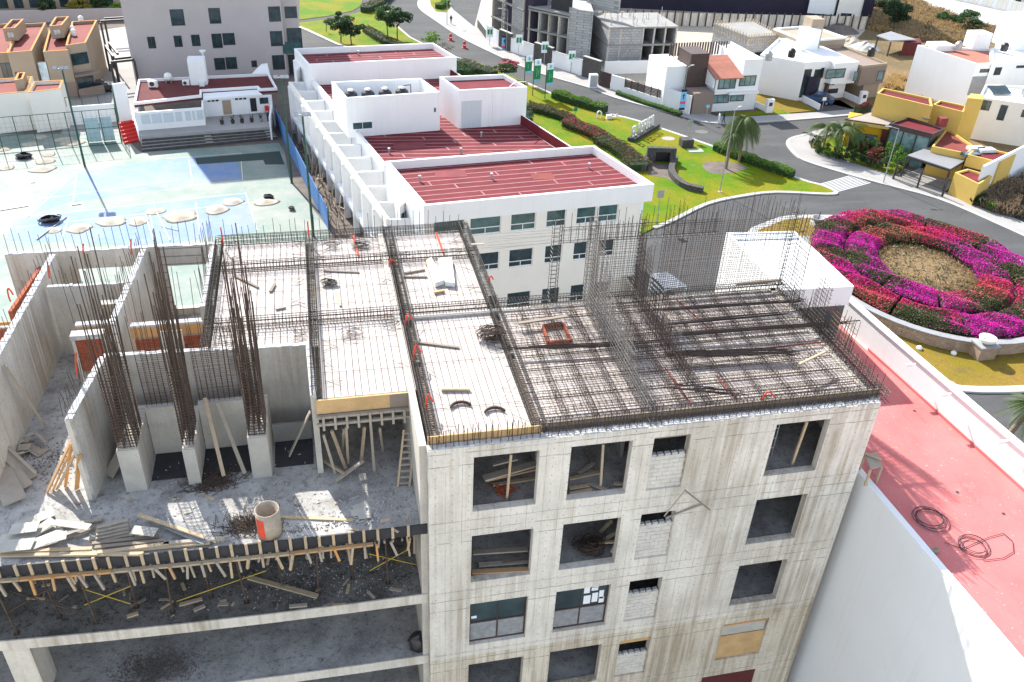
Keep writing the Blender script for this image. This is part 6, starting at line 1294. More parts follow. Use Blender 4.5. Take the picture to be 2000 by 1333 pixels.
tB, FB_ = frame('grey block shell with stacked open cells in the middle of the site', ((1030, 104), (1105, 122)), [1.0, 4.0, 7.0, 7.4], 4, 9, ())
z = 7.4
for (u0, u1, o0, o1, h, mt) in ((FB_.L * .45, FB_.L * .95, -1, -1.3, 3.0, 'black_sheet'), (FB_.L * .2, FB_.L * .5, -4, -4.3, 2.2, 'far_blocks'), (FB_.L * .9, FB_.L * 1.7, -6, -6.3, 3.0, 'far_blocks')): m = MB(); FB_.slab(m, u0, u1, z, z + h, o0, o1); m.build('upper_wall', mt, tB)
aC, bC = W(1105, 122, 0), W(1150, 128, 0); MB().prism([tuple(aC[:2]), tuple(bC[:2]), tuple((bC + V(1.5, 7, 0))[:2]), tuple((aC + V(1.5, 7, 0))[:2])], 0, 8.2).build('stair_tower', 'far_blocks', tB)
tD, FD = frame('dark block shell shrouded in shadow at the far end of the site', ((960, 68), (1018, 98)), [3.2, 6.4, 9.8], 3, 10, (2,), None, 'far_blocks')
m = MB(); FD.slab(m, FD.L * .45, FD.L + 2.5, 0, 10.4, -.3, -3); m.build('rendered_tower', 'navy_shade', tD)  # tower in near-black navy
for i in range(14): m = MB(); FD.slab(m, FD.L * .43, FD.L * .45, .7 * i, .7 * i + .4, .0, .3); m.build('stair_tooth', 'kerb', tD)
t = thing('site_house', 'unfinished pale shell with timber shuttering round its roof slab', 'building', tuple(W(1450, 100, 0)))
q = [tuple(W(*p, 5.2)[:2]) for p in ((1462, 76), (1520, 72), (1470, 46), (1395, 50))]; block(t, q, 0, 5.2, 'far_blocks', 'wall'); block(t, [tuple(V(*p).lerp(V(*q[0]).lerp(V(*q[2]), .5), -.03)) for p in q], 5.202, 5.5, 'concrete_floor', 'slab')
for e in range(4):
    for k in range(12): p = V(*q[e]).lerp(V(*q[(e + 1) % 4]), k / 12); MB().box(p.x - .06, p.x + .06, p.y - .1, p.y + .1, 4.4, 5.9).build('shutter_prop', 'plank', t)
m = MB(); f = Fac(q[0], q[1]); f.slab(m, f.L * .3, f.L * .62, .2, 3, .004, .05); m.build('doorway', 'black_plastic', t)
for i, (x, y, r, mt, nm) in enumerate(((1545, 78, 3.2, 'stone_dark', 'dark rubble stone heap in the building site'), (1640, 60, 3.5, 'soil', 'brown earth heap by the site wall'), (1590, 64, 2.2, 'sand', 'pale sand heap by the site wall'), (1660, 85, 2.5, 'sand', 'pale rubble bank behind the tan house'), (1690, 95, 2.8, 'kerb', 'white rubble bank beside the shed'))):
    m = MB(); c = W(x, y, .03); m.lathe(c, [(r, 0), (r * .8, .3), (r * .5, .8), (r * .2, 1.1), (.05, 1.2)], 16)
    m.v = [(v[0] + jit(.25), v[1] + jit(.25), v[2] + (jit(.12) if v[2] > .1 else 0)) for v in m.v]; single('spoil_heap', m, mt, nm, 'heap', tuple(c))
# site rear wall, big wall coloured as in shade, far houses
a, b = W(1160, 48, 0), W(1690, 58, 0); h = ZAT(W(1500, 55, 0), 30); SW2 = thing('site_rear_wall', 'long pale wall with dark posts at the back of the building site', 'wall', tuple(a)); MB().wall(a[:2], b[:2], .2, 0, h).build('wall', 'concrete', SW2)
for i in range(36): p = a.lerp(b, i / 35); MB().box(p.x - .12, p.x + .12, p.y - .12, p.y - .002, 0, h + .4).build('post', 'dark_metal', SW2)
a, b = W(1120, 12, 0), W(1700, 40, 0); single('shaded_building', MB().wall(a[:2], b[:2], 12, 0, 16), 'navy_shade', 'huge dark windowless building behind the building site', 'building')  # wall standing in shade, its darkness put into the colour
t = thing('far_white_house', 'plain white block house before the dark building', 'house', tuple(W(1620, 38, 0))); q = [tuple(W(*p, 0)[:2]) for p in ((1574, 36), (1625, 40), (1640, 25), (1590, 20))]; block(t, q, 1.0, 9, 'white_wall', 'wall'); q = [tuple(W(*p, 0)[:2]) for p in ((1630, 42), (1673, 44), (1690, 28), (1645, 26))]; block(t, q, 0, 8, 'cream_wall', 'wall'); f = Fac(q[0], q[1]); f.window(t, (f.L * .2, f.L * .7, .4, 1.6), 2)
# white wall of the walled garden, gate and slatted panels
WG = thing('garden_wall', 'white garden wall with brown slatted panels and gate', 'wall', tuple(W(1240, 188, .13))); P = [W(*p, .13) for p in ((1167, 166), (1192, 174), (1218, 182), (1294, 207), (1345, 224))]
hw = [2.1, 2.0, 2.0, 2.2]
def seg(i): return Fac(P[i][:2], P[i + 1][:2])
f = seg(0); m = MB(); f.slab(m, .15, f.L - .1, .1, 2.3, .03, -.03); m.build('gate', 'dark_brown', WG)
for k in range(5): m = MB(); f.slab(m, .2, f.L - .15, .35 + .42 * k, .42 + .42 * k, .034, .07); m.build('gate_rail', 'dark_metal', WG)
f = seg(1); f.wallmesh(.2, 0, 2.2).build('wall', 'white_wall', WG); f = seg(2); f.wallmesh(.2, 0, 1.0).build('wall', 'white_wall', WG)
for k in range(6):
    u0, u1 = f.L * k / 6, f.L * (k + 1) / 6; m = MB(); f.slab(m, u0, u0 + .08, 1.0, 2.25, .02, -.1); m.build('panel_post', 'dark_metal', WG)
    for j in range(6): m = MB(); f.slab(m, u0 + .09, u1 - .01, 1.05 + .19 * j, 1.20 + .19 * j, .0, -.05); m.build('slat', 'dark_brown', WG)
f = seg(3); f.wallmesh(.2, 0, 2.7).build('wall', 'white_wall', WG)
a, b = W(1180, 146, 0), W(1330, 142, 0); MB().wall(a[:2], b[:2], .2, 0, 2.0).build('rear_wall', 'white_wall', WG); MB().wall((P[3].x, P[3].y), tuple(W(1325, 155, 0)[:2]), .2, 0, 2.4).build('side_wall', 'white_wall', WG)
p = W(1160, 172, .13); t = thing('utility_cabinet', 'white utility cabinet at the end of the street wall', 'cabinet', tuple(p)); MB().box(p.x - .7, p.x + .5, p.y, p.y + .8, p.z, p.z + 1.9).build('casing', 'white_plastic', t); MB().box(p.x - .6, p.x + .4, p.y - .03, p.y - .002, p.z + .15, p.z + 1.75).build('door', 'grey_metal', t)
# house with the tiled roof
H1 = thing('tiled_house', 'white house with a pink tiled roof and dark brick tower', 'house', tuple(W(1430, 214, 0))); a, b = W(1389, 219, 0), W(1472, 214, 0); F = Fac(a[:2], b[:2]); zt = ZAT(b, 121)
um = F.L * .58; dp = 9
F.wallmesh(dp, 0, zt, (), um, F.L).build('wall', 'white_wall', H1); F.wallmesh(dp, 0, zt * .72, (), 0, um - .002).build('wall', 'white_wall', H1)
m = MB(); F.slab(m, um, F.L, zt + .001, zt + .4, 0, -.2); F.slab(m, um, um + .2, zt + .001, zt + .4, -.201, -dp); F.slab(m, F.L - .2, F.L, zt + .001, zt + .4, -.201, -dp); m.build('parapet', 'white_wall', H1)
for i in range(11):      # tiled roof, course by course
    o0, o1 = .6 - i * .5, .6 - (i + 1) * .5; z0 = zt * .70 + i * .15; P4 = [F.pt(-.5, z0, o0), F.pt(um - .01, z0, o0), F.pt(um - .01, z0 + .15, o1), F.pt(-.5, z0 + .15, o1)]; MB().hexa([tuple(p) for p in P4], [tuple(p + V(0, 0, .12)) for p in P4]).build('tile_course', 'roof_tile', H1)
MB().hexa([tuple(F.pt(-.4, zt * .5, -.0)), tuple(F.pt(-.2, zt * .5, 0)), tuple(F.pt(-.2, zt * .5, -4.9)), tuple(F.pt(-.4, zt * .5, -4.9))], [tuple(F.pt(-.4, zt * .69, 0)), tuple(F.pt(-.2, zt * .69, 0)), tuple(F.pt(-.2, zt * .69 + 1.6, -4.9)), tuple(F.pt(-.4, zt * .69 + 1.6, -4.9))]).build('gable', 'white_wall', H1)
for r, n in (((1403, 152, 1437, 174), 3), ((1444, 148, 1476, 168), 3), ((1390, 185, 1424, 202), 3), ((1426, 183, 1453, 198), 2)): F.window(H1, F.rect(*r), n, 'dark_metal', 'glass_clear', False, 0, .12)
m = MB(); F.slab(m, um - 1.8, F.L, zt * .36, zt * .41, .02, .5); m.build('string_course', 'white_trim', H1)
q = [tuple(F.pt(u, 0, o)[:2]) for u, o in ((-3.2, -2.2), (-.42, -2.2), (-.42, -6), (-3.2, -6))]; block(H1, q, 0, zt + .8, 'dark_brown', 'brick_tower'); q = [tuple(F.pt(u, 0, o)[:2]) for u, o in ((-6.2, -3), (-3.21, -3), (-3.21, -9), (-6.2, -9))]; block(H1, q, 0, zt - 1, 'white_wall', 'wall'); q = [tuple(F.pt(u, 0, o)[:2]) for u, o in ((-3.5, .8), (-.45, .8), (-.45, -1.9), (-3.5, -1.9))]; block(H1, q, 0, 3.0, 'tan_dark', 'porch')
for i in range(22): p = F.pt(-3.9 + i * .42, zt + .2, -7.2); MB().box(p.x - .09, p.x + .09, p.y - .09, p.y + .09, zt - .8, zt + 1.0).build('roof_screen_slat', 'dark_brown', H1)
MB().prism([tuple(F.pt(1.0, 0, 1.2)[:2]), tuple(F.pt(F.L + 3.5, 0, 1.2)[:2]), tuple(W(1545, 224, 0)[:2]), tuple(W(1396, 229, 0)[:2])], .02, .145).build('front_garden', 'grass', H1)
# empty lot
struct('vacant_lot', MB().prism(WP([(1476, 213), (1478, 175), (1558, 196), (1592, 218), (1500, 226)]), .0, .14), 'grass_dry')
a, b = W(1480, 172, 0), W(1558, 197, 0); single('rubble_footing', MB().wall(a[:2], b[:2], .5, 0, .8), 'rubble_wall', 'rubble stone footing of the white modern house', 'wall')
for i, (a, b, mt) in enumerate((((1471, 210), (1498, 222), 'white_wall'), ((1556, 194), (1598, 216), 'white_wall'), ((1640, 188), (1680, 206), 'white_wall'))):
    A, B = W(*a, 0), W(*b, 0); t = thing('drive_wall', 'low white wall of a house drive with a meter box, ' + ('beside the tiled house', 'beside the blue car', 'before the taupe house')[i], 'wall', tuple(A)); MB().wall(A[:2], B[:2], .2, 0, .9).build('wall', mt, t)
    if i != 1: MB().box(B.x - .3, B.x + .7, B.y - .2, B.y + .4, 0, 2.0).build('meter_pier', 'white_wall', t); MB().box(B.x - .05, B.x + .45, B.y - .24, B.y - .202, 1.1, 1.6).build('meter_door', 'dark_metal', t)
# white modern house
H2 = thing('modern_house', 'white cubic house with tall dark glazed entrance', 'house', tuple(W(1600, 200, 0))); a, b = W(1555, 199, 0), W(1652, 191, 0); F = Fac(a[:2], b[:2]); zt = ZAT(a, 127); dp = 13
q = [tuple(F.pt(0, 0)[:2]), tuple(F.pt(F.L * .52, 0)[:2]), tuple(F.pt(F.L * .52, 0, -dp)[:2])] + [tuple(W(1484, 112, zt)[:2])]
block(H2, q, 0, zt, 'white_wall', 'wall'); parapet(H2, q, zt + .002, zt + .35, .2, 'white_trim', 'parapet')
m = MB(); F.slab(m, F.L * .521, F.L, zt * .46, zt + .2, .9, -dp); m.build('upper_volume', 'white_wall', H2); m = MB(); F.slab(m, F.L * .56, F.L * .93, 0, zt * .459, .0, -dp); m.build('ground_volume', 'white_wall', H2)
F.window(H2, F.rect(1566, 136, 1580, 190), 1, 'dark_metal', 'glass'); F.window(H2, F.rect(1586, 136, 1601, 188), 1, 'dark_metal', 'glass'); m = MB(); F.slab(m, *F.rect(1573, 150, 1590, 192), .05, .4); m.build('entrance_slab', 'navy_shade', H2); F.window(H2, F.rect(1602, 133, 1608, 153), 1, 'dark_metal', 'glass')
G2 = Fac(F.pt(0, 0, .9)[:2], F.pt(F.L, 0, .9)[:2]); G2.window(H2, G2.rect(1613, 135, 1650, 153), 2, 'dark_metal', 'glass_clear', False, 0, .14); F.window(H2, F.rect(1608, 174, 1636, 183), 2, 'dark_metal', 'glass', False, 0, .12); m = MB(); F.slab(m, F.L * .5, F.L * .55, 0, zt * .45, .02, .5); m.build('door_frame', 'dark_brown', H2); m = MB(); F.slab(m, F.L * .47, F.L * .6, zt * .451, zt * .47, .02, 1.0); m.build('door_canopy', 'dark_metal', H2)
p = F.pt(F.L * .6, 0, -7); MB().box(p.x - 1.3, p.x + 1.3, p.y - 1, p.y + 1, zt + .2, zt + 3.2).build('roof_tower', 'white_wall', H2); p = F.pt(F.L * .75, 0, -8); MB().box(p.x - 1.0, p.x + 1.0, p.y - 1, p.y + 1.5, zt + .2, zt + 4.4).build('roof_tower', 'tan_wall', H2)
MB().prism(WP([(1575, 204), (1640, 196), (1672, 215), (1605, 224)]), .02, .05).build('drive', 'stone_dark', H2)
p = W(1597, 200, .05); car('blue car parked in the drive of the white cubic house', p + V(-1.6, 1.3, 0), p - V(-1.6, 1.3, 0), 'paint_blue_car')
# taupe house
H3 = thing('taupe_house', 'taupe cubic house right of the white cubic one', 'house', tuple(W(1690, 195, 0))); a, b = W(1668, 197, 0), W(1716, 191, 0); F = Fac(a[:2], b[:2]); zt = ZAT(a, 133); q = [tuple(F.pt(0, 0)[:2]), tuple(F.pt(F.L, 0)[:2]), tuple(F.pt(F.L + .5, 0, -10)[:2]), tuple(F.pt(-.5, 0, -10)[:2])]
block(H3, q, zt * .45, zt, 'tan_dark', 'upper_wall'); parapet(H3, q, zt + .002, zt + .3, .2, 'tan_wall', 'parapet'); m = MB(); F.slab(m, 1.5, F.L - .3, 0, zt * .449, -.3, -9); m.build('lower_wall', 'stone_tan' if False else 'tan_wall', H3); F.window(H3, F.rect(1667, 140, 1675, 158), 1, 'dark_metal', 'glass_clear'); F.window(H3, F.rect(1717, 142, 1730, 160), 1, 'dark_metal', 'glass') if False else F.window(H3, (F.L - 1.5, F.L - .3, zt * .55, zt * .85), 1, 'dark_metal', 'glass_clear')
q = [tuple(F.pt(u, 0, o)[:2]) for u, o in ((-2, -10.2), (F.L + 1, -10.2), (F.L + 1, -18), (-2, -18))]; block(H3, q, 0, zt + 1.2, 'tan_wall', 'rear_wall'); parapet(H3, q, zt + 1.202, zt + 1.5, .3, 'white_trim', 'coping')
# far right white houses
def whouse(label, px, z, wins, roof='white_trim', mat='white_wall', extra=()):
    q = [tuple(W(*p, z)[:2]) for p in px]; t = thing('white_house', label, 'house', (q[0][0], q[0][1], 0)); block(t, q, 0, z - .4, mat, 'wall'); parapet(t, q, z - .4, z, .25, mat, 'parapet'); c = V(sum(p[0] for p in q) / len(q), sum(p[1] for p in q) / len(q)); block(t, [tuple(V(*p).lerp(c, .04)) for p in q], z - .399, z - .3, roof, 'roof')
    f = Fac(q[0], q[1])
    for r in wins: f.window(t, f.rect(*r), 2, 'dark_metal', 'glass')
    for (px_, w_, h_, mt) in extra: p = W(*px_, z - .3); MB().box(p.x - w_, p.x + w_, p.y - w_ * .8, p.y + w_ * .8, z - .3, z - .3 + h_).build('roof_box', mt, t)
    return t, q, f
t, q, f = whouse('white house with a long blank side wall and pink roof', [(1908, 125), (1940, 124), (1936, 96), (1792, 88)], 7.2, [(1914, 135, 1935, 142)], 'roof_tile', 'white_wall', (((1835, 96), 1.6, .8, 'white_wall'),)); MB().wall(q[3], q[0], .01, 0, 7.2) if False else None
m = MB(); f.slab(m, .0, f.L, 2.8, 5.4, .004, .1); m.build('grey_band', 'grey_metal' if False else 'stone_cap', t)
whouse('white house with stepped roof boxes at the right edge', [(1938, 122), (2060, 118), (2060, 88), (1936, 94)], 7.4, [(1942, 132, 1955, 147), (1985, 128, 2010, 133)], 'white_trim', 'white_wall', (((1905, 92), 1.4, 2.2, 'white_wall'), ((1990, 90), 3.0, 4.5, 'white_wall')))
t, q, f = whouse('white house with solar panel and blue roof patio at the right edge', [(1912, 190), (2080, 214), (2080, 172), (1925, 165)], 5.6, [(1915, 196, 1935, 216), (1950, 205, 1965, 236), (1995, 215, 2010, 230)], 'white_trim', 'cream_wall', ())
p = W(1950, 182, 5.4); MB().hexa([(p.x - 1.4, p.y - .8, 5.5), (p.x + 1.4, p.y - .8, 5.5), (p.x + 1.4, p.y + .8, 6.1), (p.x - 1.4, p.y + .8, 6.1)], [(p.x - 1.4, p.y - .8, 5.58), (p.x + 1.4, p.y - .8, 5.58), (p.x + 1.4, p.y + .8, 6.18), (p.x - 1.4, p.y + .8, 6.18)]).build('solar_panel', 'glass', t)
whouse('white house peeping over the blank side wall', [(1950, 70), (2060, 78), (2060, 40), (1960, 45)], 8.5, [(1985, 80, 1998, 95)], 'white_trim', 'white_wall', ())
for i, (px, z, nm) in enumerate((((1500, 118), 7.3, 'white cubic house'), ((1545, 112), 7.3, 'white cubic house, second'), ((1870, 98), 7.2, 'pink-roofed white house'), ((1960, 100), 7.4, 'stepped white house'), ((2000, 185), 5.5, 'patio house'), ((1700, 110), 8, 'taupe house'))):
    p = W(*px, z); t = thing('roof_tank', 'small dark water tank on the roof of the ' + nm, 'water tank', tuple(p), 'house roof tanks'); MB().lathe(p, [(.5, 0), (.52, .9), (.3, 1.15), (.2, 1.2)], 14).build('body', 'black_plastic' if i % 2 else 'grey_metal', t); MB().lathe(p + V(0, 0, 1.2), [(.22, 0), (.2, .08)], 12).build('lid', 'grey_metal', t)
# shed with blue roof, white bank and garden fence at the top right
t = thing('shed', 'open shed with blue sheet roof at the edge of the slope', 'shed', tuple(W(1755, 112, 0))); q = [W(*p, 2.6) for p in ((1712, 70), (1738, 80), (1790, 78), (1740, 62))]; block(t, [tuple(p[:2]) for p in q], 2.5, 2.65, 'metal_roof', 'roof'); q = [W(*p, 2.2) for p in ((1765, 84), (1800, 85), (1795, 76), (1770, 76))]; block(t, [tuple(p[:2]) for p in q], 0, 2.3, 'roof_brown', 'store')
for p in ((1715, 72), (1740, 82)): P_ = W(*p, 2.5); MB().box(P_.x - .1, P_.x + .1, P_.y - .1, P_.y + .1, 0, 2.498).build('post', 'dark_metal', t)
struct('dirt_road', MB().prism(WP([(1760, -10), (1800, 8), (1850, 25), (1920, 45), (1975, 60), (2080, 75), (2080, 38), (1960, 16), (1850, -12)]), .05, .09), 'kerb')
a, b = W(1830, -6, 0), W(2050, 42, 0); t = thing('panel_fence', 'white panel fence along the pale road at the top right corner', 'fence', tuple(a))
for i in range(24): p, q = a.lerp(b, i / 24), a.lerp(b, (i + .93) / 24); MB().wall(p[:2], q[:2], .15, 0, 2.4).build('panel', 'cream_wall' if i % 3 else 'white_wall', t)
t = thing('terrace_row', 'cream terraced houses behind the panel fence', 'house', tuple(W(1950, 0, 0))); f = Fac(W(1880, -8, 0)[:2], W(2080, 26, 0)[:2]); f.wallmesh(8, 0, 8).build('wall', 'cream_wall', t)
for k in range(10): f.window(t, (f.L * (k + .2) / 10, f.L * (k + .7) / 10, .5, 2.4), 2)
# yellow house on the corner
Y = thing('yellow_house', 'yellow corner house with red roofs and a tall blank tower', 'house', tuple(W(1800, 340, 0)))
def yb(px, z, mat='yellow_wall', roof='roof_red', rim=.35, z0=0.0, over=None, nm='wall'):
    q = [tuple(W(*p, z)[:2]) for p in px]; block(Y, q, z0, z - rim, mat, nm); parapet(Y, q, z - rim, z, .2, over or mat, 'parapet'); c = V(sum(p[0] for p in q) / len(q), sum(p[1] for p in q) / len(q)); block(Y, [tuple(V(*p).lerp(c, .05)) for p in q], z - rim + .001, z - rim + .12, roof, 'roof'); return q, Fac(q[0], q[1])
yb([(1713, 182), (1822, 208), (1818, 192), (1725, 172)], 6.6); yb([(1822, 204), (1882, 219), (1888, 207), (1836, 196)], 6.2); yb([(1890, 192), (1920, 195), (1924, 186), (1896, 183)], 7.6, 'yellow_wall', 'yellow_wall', .1)
q, f = yb([(1650, 233), (1737, 246), (1758, 228), (1700, 219)], 3.7, 'yellow_wall', 'roof_tan', .12, 3.2, 'dark_brown'); m = MB(); fy = f; f.slab(m, .5, f.L - .3, 0, 3.2, -.5, -5); m.build('wall', 'orange_wall', Y); g = Fac(f.pt(.5, 0, -.5)[:2], f.pt(f.L - .3, 0, -.5)[:2]); g.window(Y, (g.L * .25, g.L * .85, .3, 2.1), 2, 'dark_metal', 'glass_clear'); m = MB(); f.slab(m, f.L - .6, f.L, 0, 3.2, .0, -1.2); m.build('pier', 'roof_brown', Y)
q, f = yb([(1738, 241), (1822, 262), (1845, 252), (1775, 229)], 4.6, 'dark_brown', 'roof_red', .35, 4.0, 'dark_brown'); m = MB(); f.slab(m, .2, f.L - .2, 0, 4.0, -.35, -4); m.build('glazed_body', 'glass_clear', Y)
for k in range(4): m = MB(); u = .2 + (f.L - .4) * k / 3; f.slab(m, u - .06, u + .06, 0, 4.0, -.34, -.26); m.build('mullion', 'dark_metal', Y)
q, f = yb([(1820, 286), (1888, 300), (1906, 288), (1850, 250)], 3.6, 'yellow_wall', 'roof_red_dark'); q, f2 = yb([(1890, 302), (1955, 318), (1985, 302), (1908, 286)], 3.8); f2.window(Y, (f2.L * .02, f2.L * .9, .8, 2.4), 3, 'dark_metal', 'glass')
q, f3 = yb([(1865, 337), (1912, 360), (1938, 344), (1890, 330)], 2.7, 'yellow_wall', 'roof_red'); MB().wall(tuple(W(1895, 392, 0)[:2]), tuple(W(2010, 330, 0)[:2]), -.25, 0, 4.2).build('boundary_wall', 'white_wall', Y)
for i, (px, z) in enumerate((((1895, 305), 3.4), ((1925, 296), 3.6), ((1905, 293), 3.6))): p = W(*px, z); MB().box(p.x - 1.0, p.x + 1.0, p.y - .5, p.y + .5, z, z + .35).build('roof_light', 'pane_frosted' if i else 'glass', Y)
p = W(1838, 244, 4.7); MB().box(p.x - .5, p.x + .5, p.y - .4, p.y + .4, 4.5, 5.6).build('chimney', 'roof_red_dark', Y); p = W(1806, 240, 4.4); MB().lathe(p, [(.05, 0), (.05, .3), (.5, .6), (.52, .66)], 12).build('dish', 'grey_metal', Y)
cp = [W(*p, 2.8) for p in ((1772, 304), (1856, 331), (1895, 308), (1820, 286))]; t = thing('carport', 'grey flat carport roof on dark posts before the yellow house', 'carport', (cp[0].x, cp[0].y, 0)); block(t, [tuple(p[:2]) for p in cp], 2.72, 2.85, 'metal_roof', 'roof')
for i in range(4): MB().bar(cp[i] - V(0, 0, .16), cp[(i + 1) % 4] - V(0, 0, .16), .12, .2).build('edge_beam', 'dark_metal', t)
for p in cp: MB().box(p.x - .08, p.x + .08, p.y - .08, p.y + .08, 0, 2.6).build('post', 'dark_metal', t)
MB().prism(WP([(1752, 350), (1838, 380), (1905, 340), (1830, 315)]), .02, .14).build('drive', 'paving', t)
gt = thing('drive_gate', 'black barred drive gate before the carport', 'gate', tuple(W(1800, 365, .13))); a, b = W(1744, 350, .13), W(1840, 384, .13)
for i in range(46): p = a.lerp(b, i / 45); MB().tube(p, p + V(0, 0, 1.5), .02, 4).build('bar', 'dark_metal', gt)
for z in (.1, .8, 1.5): MB().bar(a + V(0, 0, z), b + V(0, 0, z), .05, .06).build('rail', 'dark_metal', gt)
for f_ in (0, .5, 1): p = a.lerp(b, f_); MB().box(p.x - .08, p.x + .08, p.y - .08, p.y + .08, .13, 2.3).build('gate_post', 'dark_metal', gt)
fn = thing('railing', 'black garden railing round the yellow house garden', 'fence', tuple(W(1640, 320, .13))); P = [W(*p, .13) for p in ((1580, 276), (1584, 290), (1612, 304), (1680, 324), (1744, 346))]
for a, b in zip(P, P[1:]):
    n_ = int((b - a).length / .45)
    for i in range(n_): p = a.lerp(b, i / n_); MB().tube(p, p + V(0, 0, 1.4), .02, 4).build('bar', 'dark_metal', fn)
    for z in (.15, 1.35): MB().bar(a + V(0, 0, z), b + V(0, 0, z), .04, .05).build('rail', 'dark_metal', fn)
MB().prism(WP([(1582, 280), (1590, 292), (1680, 324), (1744, 344), (1780, 318), (1740, 280), (1660, 262)]), .02, .15).build('garden_bed', 'grass', fn)
# lamps, signs and small street things
lamp('grey street lamp with camera box on the lawn by the palm', (1406, 375), 215, (.5, .3)); tl, p, h = lamp('grey street lamp beside the crosswalk', (1725, 357), 252, (-.9, .35))
lamp('grey street lamp before the far dark shell', (989, 98), 20, (-1.0, .3)); lamp('grey street lamp with direction sign before the tiled house', (1432, 245) if False else (1329, 224), 132, (.6, .3)); lamp('thin lamp post at the far road bend', (873, 48), 0, (.5, .2))
def sgn(label, base, ty, w_, h_, mt, n=1, mats=None):
    p = W(*base, .13); h = ZAT(p, ty); t = thing('road_sign', label, 'sign', tuple(p)); MB().tube(p, V(p.x, p.y, h), .045, 6).build('post', 'grey_metal', t); MB().box(p.x - w_ / 2, p.x + w_ / 2, p.y - .06, p.y - .05, h - h_, h).build('plate', mt, t); return t, p, h
for i, (bx, by, ty, nm) in enumerate(((984, 96, 70, 'blue and pink direction banner on the far lamp post'), (1329, 224, 175, 'blue and pink direction banner on the near lamp post'))):
    p = W(bx, by, .13); z = ZAT(p, ty); t = thing('direction_banner', nm, 'banner', (p.x, p.y - .12, z)); hh = 2.6 if i == 0 else 2.9
    for z0, z1, mt in ((z - .3, z, 'sign_black'), (z - 1.6, z - .302, 'banner_blue'), (z - 1.95, z - 1.602, 'banner_pink'), (z - 2.5, z - 1.952, 'banner_blue'), (z - 2.8, z - 2.502, 'sign_black')): MB().box(p.x - .4, p.x + .4, p.y - .16, p.y - .12, z0, z1).build('panel', mt, t)
    MB().add([(p.x - .18, p.y - .17, z - .85), (p.x + .18, p.y - .17, z - .85), (p.x, p.y - .17, z - .5)], [(0, 1, 2)]).bar((p.x, p.y - .165, z - 1.3), (p.x, p.y - .165, z - .85), .12, .01, (0, 1, 0)).build('arrow', 'sign_black', t)
for nm, base, ty, w_, h_, mt in (('small green sign in the hedge', (1122, 240), 210, .5, .5, 'banner_green'), ('grey road sign seen edge-on by the lawn', (1343, 273), 234, .7, .9, 'grey_metal'), ('road sign seen from behind at the lawn tip', (1282, 436), 372, .7, .8, 'grey_metal'), ('small blue sign before the tiled house', (1378, 236), 205, .5, .4, 'banner_blue'), ('sign post in the drive of the blue car', (1605, 215), 190, .6, .5, 'white_plastic')): sgn(nm, base, ty, w_, h_, mt)
p = W(1985, 425, .05); h = ZAT(p, 372) ; t = thing('arrow_sign', 'black sign with a white turning arrow at the right edge', 'sign', tuple(p)); MB().tube(p, V(p.x, p.y, h), .06, 6).build('post', 'dark_metal', t); MB().box(p.x - .2, p.x + 2.4, p.y - .08, p.y - .03, h - 1.7, h).build('plate', 'sign_black', t); MB().path([(p.x + .5 + .5 * (1 + math.cos(a_)), p.y - .1, h - .9 + .42 * math.sin(a_)) for a_ in [.3 + i * .4 for i in range(8)]], .08, 5).build('arrow', 'white_plastic', t)
for i, px in enumerate(((880, 79), (907, 94))):
    p = W(*px, .02); t = thing('traffic_barrel', 'red and white traffic barrel on the road, the %s one' % ('farther', 'nearer')[i], 'barrel', tuple(p), 'traffic barrels'); k = .85
    MB().lathe(p, [(.45, 0), (.45, .08), (.3, .1), (.3, .42)], 12).build('foot', 'red_paint', t); MB().lathe(p + V(0, 0, .42), [(.29, 0), (.28, .16)], 12).build('band', 'white_plastic', t); MB().lathe(p + V(0, 0, .581), [(.28, 0), (.24, .4), (.12, .5)], 12).build('cone_top', 'red_paint', t)
for i, px in enumerate(((1370, 258), (1305, 273), (1555, 276))): single('manhole', MB().prism([tuple((W(*px, 0) + V(.9 * math.cos(a_), .7 * math.sin(a_), 0))[:2]) for a_ in [k * math.pi / 6 for k in range(12)]], .01, .155 if i == 1 else .024), 'paving' if i == 1 else 'manhole', ('faint round patch on the main road', 'round concrete cover on the lawn behind the sign', 'pale square cover painted on the side street')[i], 'cover')
p = W(1345, 289, .14); t = thing('utility_box', 'dark green utility box on the lawn near the sign', 'box', tuple(p)); MB().box(p.x - .9, p.x + .6, p.y, p.y + 1.2, p.z, p.z + 1.0).build('casing', 'stone_dark', t); MB().box(p.x - .5, p.x + 1.4, p.y - 1.6, p.y - .6, p.z, p.z + .06).build('concrete_pad', 'kerb', t)
p = W(1185, 230, .14); t = thing('pipe_bend', 'white pipe bends with valves beside the hedge', 'pipes', tuple(p)); MB().path([p + V(-1.4, 0, 0), p + V(-1.4, 0, .7), p + V(-1.1, 0, .95), p + V(-.8, 0, .7), p + V(-.8, 0, 0)], .1, 7).path([p + V(-.1, -.4, .2), p + V(1.2, -.6, .2), p + V(1.2, -.6, .7)], .12, 7).build('pipe', 'white_plastic', t); MB().box(p.x - .2, p.x + .5, p.y - .7, p.y - .2, p.z, p.z + .5).build('valve', 'white_plastic', t)
